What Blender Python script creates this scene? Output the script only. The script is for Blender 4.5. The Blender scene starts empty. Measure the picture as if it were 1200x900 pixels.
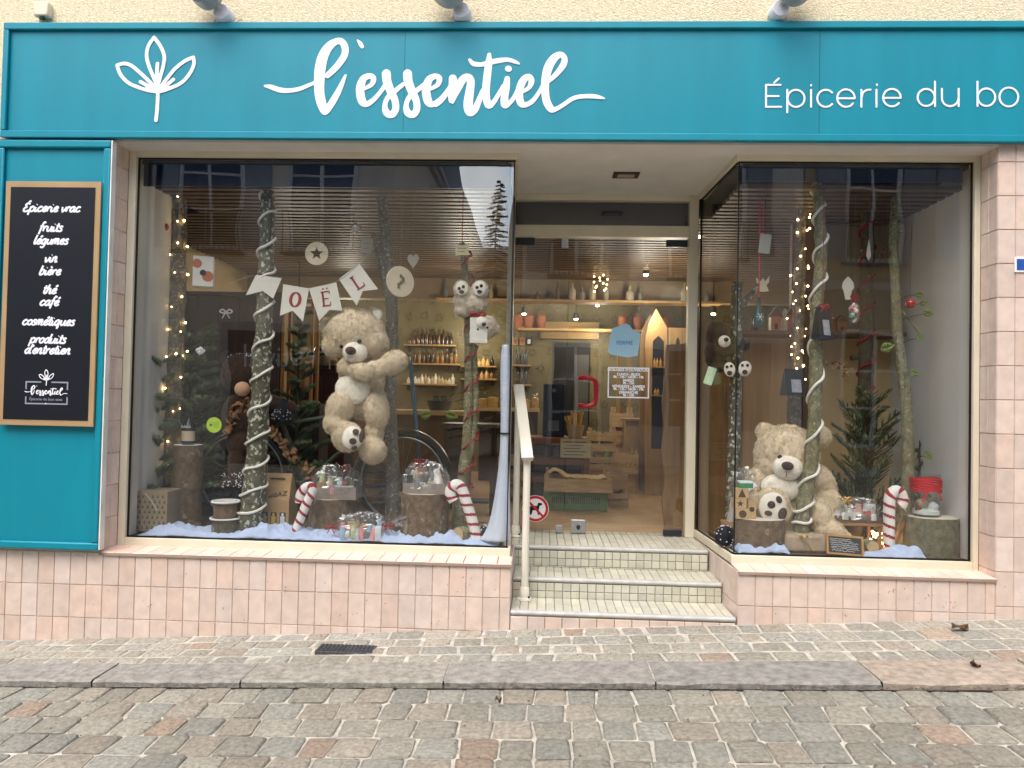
import bpy, math, random
from mathutils import Vector, Matrix, noise as mnoise
import numpy as np
random.seed(7)
rng = np.random.default_rng(11)
SC = bpy.context.scene
COL = SC.collection

# ------------------------------------------------------------------ camera
FPX = 866.0
PSI, TH, RHO = math.radians(2.5), math.radians(1.25), .0203
CAM = Vector((0, -4.3, 1.34))
FW = Vector((-math.sin(PSI)*math.cos(TH), math.cos(PSI)*math.cos(TH), math.sin(TH)))
_r = Vector((math.cos(PSI), math.sin(PSI), 0)); _u = _r.cross(FW)
RT = math.cos(RHO)*_r + math.sin(RHO)*_u
UP = math.cos(RHO)*_u - math.sin(RHO)*_r
cam = bpy.data.cameras.new('camera'); cam.sensor_width = 36; cam.lens = FPX/1200*36
cam.clip_start = .05; cam.clip_end = 400
camo = bpy.data.objects.new('camera', cam); COL.objects.link(camo)
camo.matrix_world = Matrix(((RT.x, UP.x, -FW.x, CAM.x), (RT.y, UP.y, -FW.y, CAM.y), (RT.z, UP.z, -FW.z, CAM.z), (0, 0, 0, 1)))
SC.camera = camo

# ------------------------------------------------------------------ light
w = bpy.data.worlds.new('World'); SC.world = w; w.use_nodes = True
nt = w.node_tree; bg = nt.nodes['Background']
sky = nt.nodes.new('ShaderNodeTexSky'); sky.sky_type = 'NISHITA'; sky.sun_disc = False
SUN_EL, SUN_AZ = math.radians(58), math.radians(200)      # azimuth from +Y, clockwise: from the street side
sky.sun_elevation = SUN_EL; sky.sun_rotation = SUN_AZ
sky.air_density = .6; sky.dust_density = 4.0; sky.ozone_density = .5
nt.links.new(sky.outputs[0], bg.inputs[0]); bg.inputs[1].default_value = .15
sl = bpy.data.lights.new('sun', 'SUN'); sl.energy = .75; sl.angle = math.radians(60); sl.color = (1, .98, .95)
so = bpy.data.objects.new('sun', sl); COL.objects.link(so)
sd = Vector((math.sin(SUN_AZ)*math.cos(SUN_EL), math.cos(SUN_AZ)*math.cos(SUN_EL), math.sin(SUN_EL)))
so.rotation_euler = sd.to_track_quat('Z', 'Y').to_euler(); so.location = sd*20
vs = SC.view_settings; vs.view_transform = 'Standard'; vs.look = 'None'; vs.exposure = 1.26; vs.gamma = 1; vs.use_curve_mapping = False
cy = SC.cycles; cy.use_denoising = True; cy.transparent_max_bounces = 24; cy.max_bounces = 8; cy.glossy_bounces = 4
cy.caustics_reflective = False; cy.caustics_refractive = False; cy.sample_clamp_indirect = 6

# ------------------------------------------------------------------ helpers
def at(px, py, Y):                     # photo pixel -> point on the plane y = Y
    d = FW + (px-600)/FPX*RT + (450-py)/FPX*UP
    return CAM + d*((Y-CAM.y)/d.y)
def on(px, py, Z):                     # photo pixel -> point on the level z = Z
    d = FW + (px-600)/FPX*RT + (450-py)/FPX*UP
    return CAM + d*((Z-CAM.z)/d.z)
def mpp(Y): return (Y+4.3)/FPX         # metres per photo pixel at depth Y
def lin(h):
    if isinstance(h, str):
        h = h.lstrip('#'); h = [int(h[i:i+2], 16) for i in (0, 2, 4)]
    o = []
    for c in h[:3]:
        c /= 255.0; o.append(c/12.92 if c <= .04045 else ((c+.055)/1.055)**2.4)
    return tuple(o)

MATS = {}
def mat(name, col, rough=.6, var=.12, scale=6, bump=0., bscale=40, metal=0., spec=.4, attr=False, emit=None, estr=1, sheen=0, stretch=None, det=4, alpha=None):
    if name in MATS: return MATS[name]
    m = bpy.data.materials.new(name); m.use_nodes = True
    n, l = m.node_tree.nodes, m.node_tree.links
    b = n['Principled BSDF']; c = lin(col)
    b.inputs['Roughness'].default_value = rough; b.inputs['Metallic'].default_value = metal
    b.inputs['Specular IOR Level'].default_value = spec
    if sheen: b.inputs['Sheen Weight'].default_value = sheen; b.inputs['Sheen Roughness'].default_value = .4
    tc = n.new('ShaderNodeTexCoord'); mp = n.new('ShaderNodeMapping'); l.new(tc.outputs['Object'], mp.inputs[0])
    if stretch: mp.inputs['Scale'].default_value = stretch
    tx = n.new('ShaderNodeTexNoise'); tx.inputs['Scale'].default_value = scale; tx.inputs['Detail'].default_value = det
    l.new(mp.outputs[0], tx.inputs['Vector'])
    rp = n.new('ShaderNodeValToRGB'); l.new(tx.outputs['Fac'], rp.inputs[0])
    rp.color_ramp.elements[0].position = .3; rp.color_ramp.elements[1].position = .7
    lo = [max(0, x*(1-var)) for x in c]; hi = [min(1, x*(1+var)) for x in c]
    rp.color_ramp.elements[0].color = (*lo, 1); rp.color_ramp.elements[1].color = (*hi, 1)
    out = rp.outputs[0]
    if attr:
        a = n.new('ShaderNodeAttribute'); a.attribute_name = 'Col'
        mx = n.new('ShaderNodeMix'); mx.data_type = 'RGBA'; mx.blend_type = 'MULTIPLY'; mx.inputs[0].default_value = 1
        l.new(out, mx.inputs[6]); l.new(a.outputs['Color'], mx.inputs[7]); out = mx.outputs[2]
    l.new(out, b.inputs['Base Color'])
    if bump:
        t2 = n.new('ShaderNodeTexNoise'); t2.inputs['Scale'].default_value = bscale; t2.inputs['Detail'].default_value = 6
        l.new(mp.outputs[0], t2.inputs['Vector'])
        bp = n.new('ShaderNodeBump'); bp.inputs['Strength'].default_value = bump; bp.inputs['Distance'].default_value = .01
        l.new(t2.outputs['Fac'], bp.inputs['Height']); l.new(bp.outputs[0], b.inputs['Normal'])
    if emit:
        b.inputs['Emission Color'].default_value = (*lin(emit), 1); b.inputs['Emission Strength'].default_value = estr
    m['out'] = 1; MATS[name] = m
    return m

def glass_mat(name, tint=(.97, .98, .97), f0=.05, rough=.0, pw=5):
    m = bpy.data.materials.new(name); m.use_nodes = True
    n, l = m.node_tree.nodes, m.node_tree.links
    n.remove(n['Principled BSDF']); o = n['Material Output']
    tr = n.new('ShaderNodeBsdfTransparent'); tr.inputs[0].default_value = (*tint, 1)
    gl = n.new('ShaderNodeBsdfGlossy'); gl.inputs['Roughness'].default_value = rough
    gt = n.new('ShaderNodeTexCoord'); gn = n.new('ShaderNodeTexNoise'); gn.inputs['Scale'].default_value = 2.2; gn.inputs['Detail'].default_value = 1; l.new(gt.outputs['Object'], gn.inputs['Vector'])
    gb = n.new('ShaderNodeBump'); gb.inputs['Strength'].default_value = .035; gb.inputs['Distance'].default_value = .05; l.new(gn.outputs['Fac'], gb.inputs['Height']); l.new(gb.outputs[0], gl.inputs['Normal'])
    lw = n.new('ShaderNodeLayerWeight'); lw.inputs[0].default_value = .5
    p = n.new('ShaderNodeMath'); p.operation = 'POWER'; p.inputs[1].default_value = pw; l.new(lw.outputs['Facing'], p.inputs[0])
    q = n.new('ShaderNodeMath'); q.operation = 'MULTIPLY_ADD'; q.inputs[1].default_value = 1-f0; q.inputs[2].default_value = f0
    l.new(p.outputs[0], q.inputs[0])
    mx = n.new('ShaderNodeMixShader'); l.new(q.outputs[0], mx.inputs[0]); l.new(tr.outputs[0], mx.inputs[1]); l.new(gl.outputs[0], mx.inputs[2])
    l.new(mx.outputs[0], o.inputs[0]); MATS[name] = m
    return m

ORG = {}
def tag(o, label=None, cat=None, group=None, kind=None):
    if label: o['label'] = label
    if cat: o['category'] = cat
    if group: o['group'] = group
    if kind: o['kind'] = kind
    return o
def thing(name, label, cat, loc, group=None):
    o = bpy.data.objects.new(name, None); COL.objects.link(o); o.empty_display_size = .05
    loc = Vector(loc); o.location = loc; ORG[o.name] = loc
    return tag(o, label, cat, group)
def copy_tree(o, parent=None, delta=Vector((0, 0, 0)), rz=0):
    c = o.copy(); COL.objects.link(c)
    if parent: c.parent = parent
    else:
        c.location = o.location + delta; c.rotation_euler.z += rz
        ORG[c.name] = c.location.copy()
    for ch in list(o.children):
        copy_tree(ch, c)
    return c
SMOOTH_DEFAULT = .6

class M:
    """collects world-space geometry for one mesh object"""
    def __init__(s): s.v = []; s.f = []; s.c = []; s.cur = None
    def _add(s, vs, fs):
        o = len(s.v); s.v.extend([tuple(p) for p in vs]); s.f.extend([tuple(i+o for i in f) for f in fs]); s.c.extend([s.cur]*len(fs)); return s
    def box(s, x0, x1, y0, y1, z0, z1, rot=None, piv=None):
        P = [Vector((x, y, z)) for z in (z0, z1) for y in (y0, y1) for x in (x0, x1)]
        if rot is not None:
            pv = Vector(piv) if piv is not None else Vector(((x0+x1)/2, (y0+y1)/2, (z0+z1)/2))
            P = [rot @ (p-pv) + pv for p in P]
        return s._add(P, [(0, 2, 3, 1), (4, 5, 7, 6), (0, 1, 5, 4), (2, 6, 7, 3), (0, 4, 6, 2), (1, 3, 7, 5)])
    def bar(s, a, b, wd, th, up=Vector((0, 0, 1))):
        a, b = Vector(a), Vector(b); d = (b-a).normalized()
        x = d.cross(up)
        if x.length < 1e-4: x = d.cross(Vector((0, 1, 0)))
        x.normalize(); y = x.cross(d)
        P = [p + x*sx*wd/2 + y*sy*th/2 for p in (a, b) for sx, sy in ((-1, -1), (1, -1), (1, 1), (-1, 1))]
        return s._add(P, [(3, 2, 1, 0), (4, 5, 6, 7), (0, 1, 5, 4), (1, 2, 6, 5), (2, 3, 7, 6), (3, 0, 4, 7)])
    def tube(s, pts, rad, n=10, flat=None, cap=True, fdir=None):
        pts = [Vector(p) for p in pts]
        if not hasattr(rad, '__len__'): rad = [rad]*len(pts)
        vs, fs = [], []; px = None
        for i, p in enumerate(pts):
            d = (pts[min(i+1, len(pts)-1)] - pts[max(i-1, 0)])
            if d.length < 1e-9: d = Vector((0, 0, 1))
            d.normalize()
            if flat is not None:
                y = Vector(fdir if fdir is not None else (0, -1, 0)); x = d.cross(y)
                if x.length < 1e-6: x = Vector((1, 0, 0))
                x.normalize()
            else:
                if px is None:
                    x = d.cross(Vector((0, 0, 1)))
                    if x.length < .05: x = d.cross(Vector((0, 1, 0)))
                    x.normalize()
                else:
                    x = px - d*px.dot(d)
                    x = x.normalized() if x.length > 1e-6 else d.orthogonal().normalized()
                px = x; y = d.cross(x)
            r = rad[i]
            for k in range(n):
                a = 2*math.pi*k/n
                vs.append(p + x*math.cos(a)*r + y*math.sin(a)*(flat if flat is not None else r))
        for i in range(len(pts)-1):
            for k in range(n):
                fs.append((i*n+k, i*n+(k+1) % n, (i+1)*n+(k+1) % n, (i+1)*n+k))
        if cap:
            fs.append(tuple(range(n-1, -1, -1))); fs.append(tuple(range((len(pts)-1)*n, len(pts)*n)))
        return s._add(vs, fs)
    def cyl(s, a, b, r0, r1=None, n=20): return s.tube([a, b], [r0, r0 if r1 is None else r1], n)
    def lathe(s, prof, c, n=20, axis=None):
        c = Vector(c); R = Vector((0, 0, 1)).rotation_difference(Vector(axis)).to_matrix() if axis is not None else Matrix.Identity(3)
        vs, fs = [], []
        for r, z in prof:
            for k in range(n):
                a = 2*math.pi*k/n; vs.append(c + R @ Vector((r*math.cos(a), r*math.sin(a), z)))
        for i in range(len(prof)-1):
            for k in range(n): fs.append((i*n+k, i*n+(k+1) % n, (i+1)*n+(k+1) % n, (i+1)*n+k))
        if prof[0][0] > 1e-5: fs.append(tuple(range(n-1, -1, -1)))
        if prof[-1][0] > 1e-5: fs.append(tuple(range((len(prof)-1)*n, len(prof)*n)))
        return s._add(vs, fs)
    def ball(s, c, r, nu=14, nv=9, rot=None):
        c = Vector(c); r = (r, r, r) if not hasattr(r, '__len__') else r
        vs, fs = [], []
        for j in range(nv+1):
            t = math.pi*j/nv
            for k in range(nu):
                a = 2*math.pi*k/nu
                q = Vector((r[0]*math.sin(t)*math.cos(a), r[1]*math.sin(t)*math.sin(a), r[2]*math.cos(t)))
                vs.append(c + (rot @ q if rot is not None else q))
        for j in range(nv):
            for k in range(nu): fs.append((j*nu+k, (j+1)*nu+k, (j+1)*nu+(k+1) % nu, j*nu+(k+1) % nu))
        return s._add(vs, fs)
    def prism(s, pts, depth):                      # closed outline of 3D points, extruded by the vector depth
        n = len(pts); P = [Vector(p) for p in pts]; dv = Vector(depth)
        return s._add(P + [p+dv for p in P], [tuple(range(n)), tuple(range(2*n-1, n-1, -1))] + [(i, i+n, (i+1) % n+n, (i+1) % n) for i in range(n)])
    def quad(s, *p): return s._add(p, [tuple(range(len(p)))])
    def build(s, name, m, parent=None, smooth=None, bevel=0, origin=None, fixn=False):
        me = bpy.data.meshes.new(name)
        org = ORG[parent.name] if parent is not None else (Vector(origin) if origin is not None else Vector((0, 0, 0)))
        if len(s.v):
            V = np.array(s.v, dtype=float) - np.array(org)
            me.from_pydata(V.tolist(), [], s.f)
        if any(c is not None for c in s.c):
            ca = me.attributes.new('Col', 'FLOAT_COLOR', 'FACE')
            arr = np.array([(1, 1, 1, 1) if c is None else (c[0], c[1], c[2], 1) for c in s.c], dtype=np.float32)
            ca.data.foreach_set('color', arr.ravel())
        if m is not None: me.materials.append(m if not isinstance(m, str) else MATS[m])
        if fixn:
            import bmesh
            bm = bmesh.new(); bm.from_mesh(me); bmesh.ops.recalc_face_normals(bm, faces=bm.faces); bm.to_mesh(me); bm.free()
        if smooth is not False:
            me.polygons.foreach_set('use_smooth', [True]*len(me.polygons))
            me.set_sharp_from_angle(angle=smooth or SMOOTH_DEFAULT)
        o = bpy.data.objects.new(name, me); COL.objects.link(o)
        if parent is not None:
            o.parent = parent; ORG[o.name] = org
        else:
            o.location = org; ORG[o.name] = org
        if bevel:
            b = o.modifiers.new('bevel', 'BEVEL'); b.width = bevel; b.segments = 2; b.limit_method = 'ANGLE'; b.angle_limit = .7
        return o

def spline(P, k=5, closed=False):
    """Catmull-Rom through tuples of any length"""
    P = [np.array(p, float) for p in P]; out = []; n = len(P)
    g = (lambda i: P[i % n]) if closed else (lambda i: P[min(max(i, 0), n-1)])
    for i in range(n if closed else n-1):
        a, b, c, d = g(i-1), g(i), g(i+1), g(i+2)
        for j in range(k):
            t = j/k; out.append(.5*((2*b)+(c-a)*t+(2*a-5*b+4*c-d)*t*t+(3*b-a-3*c+d)*t**3))
    out.append(P[0] if closed else P[-1])
    return [tuple(float(x) for x in q) for q in out]

_fc = {}
def text_mesh(txt, size, name, m, parent, origin, xdir=(1, 0, 0), updir=(0, 0, 1), align='CENTER', ext=.0008, bold=0, sx=1, shear=0):
    """text as a real mesh part, centred on origin (world)"""
    cu = bpy.data.curves.new('t', 'FONT'); cu.body = txt; cu.size = size; cu.align_x = align; cu.align_y = 'CENTER'
    cu.extrude = ext; cu.offset = bold; cu.resolution_u = 3; cu.shear = shear
    o = bpy.data.objects.new('t', cu); COL.objects.link(o)
    me = bpy.data.meshes.new_from_object(o); bpy.data.objects.remove(o)
    X = Vector(xdir).normalized(); U = Vector(updir).normalized(); N = X.cross(U)
    org = ORG[parent.name]; b = Vector(origin)-org
    for v in me.vertices:
        c = v.co.copy(); v.co = b + X*c.x*sx + U*c.y + N*c.z
    me.name = name; me.materials.clear(); me.materials.append(m)
    r = bpy.data.objects.new(name, me); COL.objects.link(r); r.parent = parent; ORG[r.name] = org
    return r

# stroke glyphs of a brush-like handwriting (x-height 1)
BOWL = [(.78, .85), (.5, 1), (.15, .7), (.1, .25), (.35, 0), (.65, .3), (.78, 1)]
GL = {
 'a': ([BOWL, [(.78, 1), (.72, .3), (.9, 0), (1.1, .25)]], 1.0), 'c': ([[(.75, .8), (.5, 1), (.15, .65), (.15, .2), (.45, 0), (.85, .25)]], .85),
 'e': ([[(.1, .45), (.5, .55), (.7, .8), (.5, 1), (.2, .75), (.12, .3), (.4, 0), (.85, .25)]], .82),
 'd': ([BOWL, [(.95, 1.8), (.8, .5), (.9, 0), (1.1, .2)]], 1.0), 'i': ([[(.1, .9), (.1, .2), (.3, 0), (.55, .25)], [(.16, 1.35), (.2, 1.42)]], .5),
 'r': ([[(.1, 1), (.1, 0)], [(.1, .5), (.35, .95), (.6, .9)]], .65), 'v': ([[(.05, .95), (.25, .1), (.35, 0), (.7, .6), (.75, 1)]], .8),
 'p': ([[(.15, 1), (.05, -.7)], [(.12, .6), (.45, 1), (.8, .7), (.75, .2), (.45, 0), (.12, .25)]], .9),
 'f': ([[(.75, 1.6), (.5, 1.8), (.3, 1.2), (.15, -.6)], [(0, .95), (.6, .95)]], .6),
 'u': ([[(.1, 1), (.1, .3), (.3, 0), (.6, .25), (.75, 1)], [(.75, 1), (.72, .25), (.9, 0), (1.1, .25)]], 1.0),
 't': ([[(.3, 1.6), (.2, .3), (.4, 0), (.6, .2)], [(0, 1.1), (.55, 1.1)]], .55), 's': ([[(.6, .85), (.35, 1), (.15, .75), (.5, .4), (.5, .1), (.2, 0), (0, .15)]], .68),
 'l': ([[(.25, 1.8), (.12, .4), (.25, 0), (.5, .2)]], .45), 'g': ([BOWL, [(.8, 1), (.7, -.4), (.4, -.7), (.1, -.5)]], .95),
 'm': ([[(.1, 1), (.05, 0)], [(.08, .5), (.3, 1), (.5, .9), (.45, 0)], [(.47, .5), (.7, 1), (.9, .9), (.88, .2), (1, 0), (1.15, .2)]], 1.2),
 'n': ([[(.1, 1), (.05, 0)], [(.08, .5), (.35, 1), (.6, .9), (.55, .2), (.7, 0), (.9, .2)]], .9), 'b': ([[(.2, 1.8), (.08, .2), (.35, 0), (.7, .3), (.65, .85), (.4, 1), (.12, .6)]], .85),
 'h': ([[(.25, 1.8), (.05, 0)], [(.1, .5), (.4, 1), (.65, .85), (.6, .2), (.75, 0), (.95, .2)]], .95), 'o': ([[(.45, 1), (.12, .7), (.12, .25), (.42, 0), (.75, .3), (.72, .8), (.45, 1)]], .88),
 'q': ([BOWL, [(.8, 1), (.7, -.7)], [(.5, -.25), (.95, -.3)]], 1.0), "'": ([[(.2, 1.7), (.08, 1.3)]], .3), ' ': ([], .55),
 'É': ([[(.85, 1.45), (.5, 1.65), (.15, 1.3), (.5, .9)], [(.5, .9), (.1, .6), (.1, .1), (.5, -.02), (.95, .25)], [(.5, 1.9), (.85, 2.15)]], 1.0),
}
GL['é'] = (GL['e'][0]+[[(.45, 1.35), (.75, 1.65)]], GL['e'][1]); GL['è'] = (GL['e'][0]+[[(.25, 1.65), (.55, 1.35)]], GL['e'][1])
def script_text(mb, txt, xc, z, Y, xh, sw, slant=.25, flat=.0012):
    wd = sum(GL[c][1] for c in txt)*xh; x = xc-wd/2
    for c in txt:
        st, ad = GL[c]
        for s_ in st:
            pts = spline(s_, 4) if len(s_) > 2 else s_
            mb.tube([(x+(p[0]+slant*p[1])*xh, Y-random.random()*.0004, z+p[1]*xh*.84) for p in pts], sw, 6, flat=flat)
        x += ad*xh
# ------------------------------------------------------------------ materials
def gz(x): return .03 + .0545*x            # the street climbs to the right
TILE = mat('pink_tile', '#d3c3b7', .33, .09, 14, .06, 30, attr=True)
GROUT = mat('grout', '#bdada1', .9, .2, 30)
CREAM = mat('cream_paint', '#d9d1bb', .45, .05, 5, .03, 90)
TEAL = mat('teal_paint', '#028599', .44, .06, 1.8, .06, 5, stretch=(4, 4, .5), det=8)
WHITE = mat('white_vinyl', '#eceef6', .5, .02)
STUCCO = mat('roughcast', '#e2d5b4', .95, .16, 45, 1.0, 95)
STEPT = mat('step_tile', '#c3c2b5', .35, .08, 14, attr=True)
STEPG = mat('step_grout', '#7d7a6c', .9)
SOFFIT = mat('soffit_paint', '#dcdad6', .7, .05)
BLACKM = mat('black_gasket', '#0c0d10', .5)
NAVY = mat('navy_paint', '#05173a', .45, .1)
ALU = mat('brushed_metal', '#b9bcc0', .35, .08, 30, metal=.85)
STONE = mat('cobble_stone', '#928f84', .88, .26, 52, 1.0, 75, attr=True, spec=.3)
MORTAR = mat('mortar', '#b9b5aa', .95, .3, 18, .9, 60)
KERB = mat('kerb_stone', '#95928b', .92, .28, 24, 1.0, 55, attr=True, spec=.3)
GLASS = glass_mat('window_glass', f0=.078); SIDEG = glass_mat('side_glass', f0=.03, pw=9)
WOOD_FLOOR = mat('shop_wood_floor', '#ad8a60', .5, .25, 3, .1, 30, stretch=(1, 8, 1))

# ------------------------------------------------------------------ ground
def kb(x): return -.56-.042*x              # back edge of the kerb
def kf(x): return -.835-.055*x             # front edge of the kerb
g = M(); N = 24
for i in range(-N, N):
    x0, x1 = i*2.0, i*2.0+2.0
    g.quad((x0, -60, gz(x0)-.029), (x1, -60, gz(x1)-.029), (x1, 30, gz(x1)-.029), (x0, 30, gz(x0)-.029))
tag(g.build('ground', MORTAR), kind='structure')

def stone(mb, P, h, col, bev=.013):
    """one worn setts block from four ground corners"""
    c = sum((Vector(p) for p in P), Vector())/4
    q = []
    P = [Vector(p) for p in P]
    for i in range(4):                            # break the corners
        for o_ in (P[i-1], P[(i+1) % 4]): q.append(P[i]+(o_-P[i])*random.uniform(.03, .11)+(c-P[i])*random.uniform(-.03, .04))
    lo = [p+Vector((0, 0, -.03)) for p in q]
    m1 = [p+(c-p).normalized()*bev*.25*random.random()+Vector((0, 0, h-bev*.42)) for p in q]
    m2 = [p+(c-p).normalized()*bev*(1.1+random.random()*.8)+Vector((0, 0, h-random.random()*.003)) for p in q]
    top = c+Vector((0, 0, h+.0015+random.random()*.003))
    mb.cur = col
    vs = lo+m1+m2+[top]; fs = []
    for i in range(8):
        j = (i+1) % 8
        fs += [(i, j, 8+j, 8+i), (8+i, 8+j, 16+j, 16+i), (16+i, 16+j, 24)]
    mb._add(vs, fs)
SB = 1.0
def scol(warm=.2):
    r = random.random(); b = random.uniform(.84, 1.14)*SB
    if r < .025: t = (1.08, .90, .82)
    elif r < .02+warm: t = (1.04, .99, .95)
    elif r < .72: t = (1.0, 1.0, .98)
    else: t = (.95, .99, 1.01)
    return tuple(b*x for x in t)
def jit(a): return random.uniform(-a, a)
def lay(mb, x0, x1, ya, yb, gzoff, row, wmin, wmax, h, j=.008, gap=.008):
    """courses between the edges ya(x) (far) and yb(x) (near)"""
    nrow = max(1, round(abs(ya(0)-yb(0))/row))
    for r in range(nrow):
        t0, t1 = r/nrow, (r+1)/nrow
        yy = lambda x, t: ya(x)+(yb(x)-ya(x))*t
        x = x0+random.random()*.1; jl0 = jit(j); jl1 = jit(j)
        while x < x1:
            wd = random.uniform(wmin, wmax); xa, xb = x+gap/2, x+wd-gap/2
            e = [jit(j*.45) for _ in range(8)]; jr0 = jit(j); jr1 = jit(j)
            P = [(xa+jl1+e[0], yy(xa, t1)+gap/2+e[1]), (xb+jr1, yy(xb, t1)+gap/2+e[3]), (xb+jr0, yy(xb, t0)-gap/2+e[5]), (xa+jl0+e[6], yy(xa, t0)-gap/2+e[7])]
            dz = jit(.003)
            stone(mb, [(p[0], p[1], gz(p[0])+gzoff+dz) for p in P], h, scol())
            jl0, jl1 = jr0, jr1; x += wd
SB = 1.16; pv = M(); lay(pv, -8, 8, lambda x: -.004, kb, -.012, .125, .11, .205, .010, gap=.011)
tag(pv.build('pavement', STONE, smooth=1.3), kind='structure')
pm = M()
for i in range(-9, 9):
    x0, x1 = i*1., i+1.
    pm._add([(x0, .0, gz(x0)-.008), (x1, .0, gz(x1)-.008), (x1, kb(x1), gz(x1)-.008), (x0, kb(x0), gz(x0)-.008)], [(3, 2, 1, 0)])
for i in range(-17, 17):
    x0, x1 = i*.5, i*.5+.5
    pm._add([(x0, kb(x0), gz(x0)+.001), (x1, kb(x1), gz(x1)+.001), (x1, kf(x1)+.02, gz(x1)+.001), (x0, kf(x0)+.02, gz(x0)+.001)], [(3, 2, 1, 0)])
tag(pm.build('pavement_mortar', MORTAR), kind='structure')
SB = .98; rd = M(); lay(rd, -8, 8, lambda x: kf(x)-.016, lambda x: kf(x)-2.2, -.031, .165, .125, .19, .013, .009, .008)
tag(rd.build('road', STONE, smooth=1.3), kind='structure')
r2 = M(); lay(r2, -9, 9, lambda x: kf(x)-2.2, lambda x: -6.3-.055*x, -.031, .3, .25, .36, .01, .012, .018)
tag(r2.build('road_far_lane', STONE, smooth=.5), kind='structure')
gd = M()  # dark strip painting the shade of the gap in front of the kerb
for i in range(-12, 12):
    x0, x1 = i*.5, i*.5+.5; gd.quad((x0, kf(x0)-.024, gz(x0)-.026), (x1, kf(x1)-.024, gz(x1)-.026), (x1, kf(x1)+.01, gz(x1)-.026), (x0, kf(x0)+.01, gz(x0)-.026))
tag(gd.build('gutter_gap_shade', mat('gap_shade', '#1d1915', 1, .4, 30, .8, 60)), kind='structure')
kbm = M()
xs = [-8.4, -6.2, -4.3, on(108, 800, gz(-2.3)).x, on(283, 800, gz(-1.6)).x, on(520, 800, 0).x, on(762, 800, 0).x, on(1013, 795, .07).x, on(1195, 790, .1).x, 3.6, 4.9, 6.2, 8.4]
kc = [(1, 1, .98), (1, 1, .98), (1, 1, 1), (.97, .97, .96), (1.02, 1.02, .97), (.95, .95, .95), (.86, .87, .88), (.84, .85, .87), (1.3, 1.14, 1.0), (1.25, 1.12, 1.0), (1, 1, 1), (1, 1, 1)]
for i in range(len(xs)-1):
    if i == 7: kc[7] = kc[8] = (1.22, 1.08, .97)
    if i == 6: kc[6] = (.88, .89, .9)
    a, b = xs[i]+.004, xs[i+1]-.004; k = 22
    for s_ in range(k):
        u0, u1 = a+(b-a)*s_/k, a+(b-a)*(s_+1)/k; kbm.cur = kc[i]
        h = .004+.002*(i % 3); n0, n1 = [(.012*mnoise.noise(Vector((u*7, i, 0)))+.007*mnoise.noise(Vector((u*31, i, 3)))) for u in (u0, u1)]; h0, h1 = [h+.004*mnoise.noise(Vector((u*5, i, 9))) for u in (u0, u1)]
        kbm._add([(u0, kf(u0), gz(u0)-.06), (u1, kf(u1), gz(u1)-.06), (u1, kf(u1)-.004+n1, gz(u1)+h1-.007+n1*.3), (u0, kf(u0)-.004+n0, gz(u0)+h0-.007+n0*.3),
                  (u1, kf(u1)+.007+n1*1.2, gz(u1)+h1), (u0, kf(u0)+.007+n0*1.2, gz(u0)+h0), (u1, kb(u1)-.012, gz(u1)+h), (u0, kb(u0)-.012, gz(u0)+h),
                  (u1, kb(u1)-.004, gz(u1)-.02), (u0, kb(u0)-.004, gz(u0)-.02)],
                 [(0, 1, 2, 3), (3, 2, 4, 5), (5, 4, 6, 7), (7, 6, 8, 9)])
tag(kbm.build('kerb', KERB, smooth=.5), kind='structure')
# cast-iron drain cover let into the pavement
p = [on(x, y, gz(-1)) for x, y in ((372, 770), (428, 768), (440, 752), (382, 753))]
cx = sum((q for q in p), Vector())/4; z = gz(cx.x)+.006
dc = thing('drain_cover', 'dark cast iron drain cover let into the pavement setts', 'drain cover', (cx.x, cx.y, z))
IRON = mat('cast_iron', '#4a4c50', .6, .35, 60, .6, 120, metal=.2)
mb = M(); mb.box(cx.x-.155, cx.x+.155, cx.y-.06, cx.y+.06, z-.03, z)
mb.build('cover_frame', IRON, dc, bevel=.003)
mb = M()
for i in range(14):
    for k in range(5):
        mb.box(cx.x-.145+i*.0212, cx.x-.145+i*.0212+.012, cx.y-.052+k*.022, cx.y-.052+k*.022+.012, z-.002, z+.006)
mb.build('stud_grid', IRON, dc)
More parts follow.
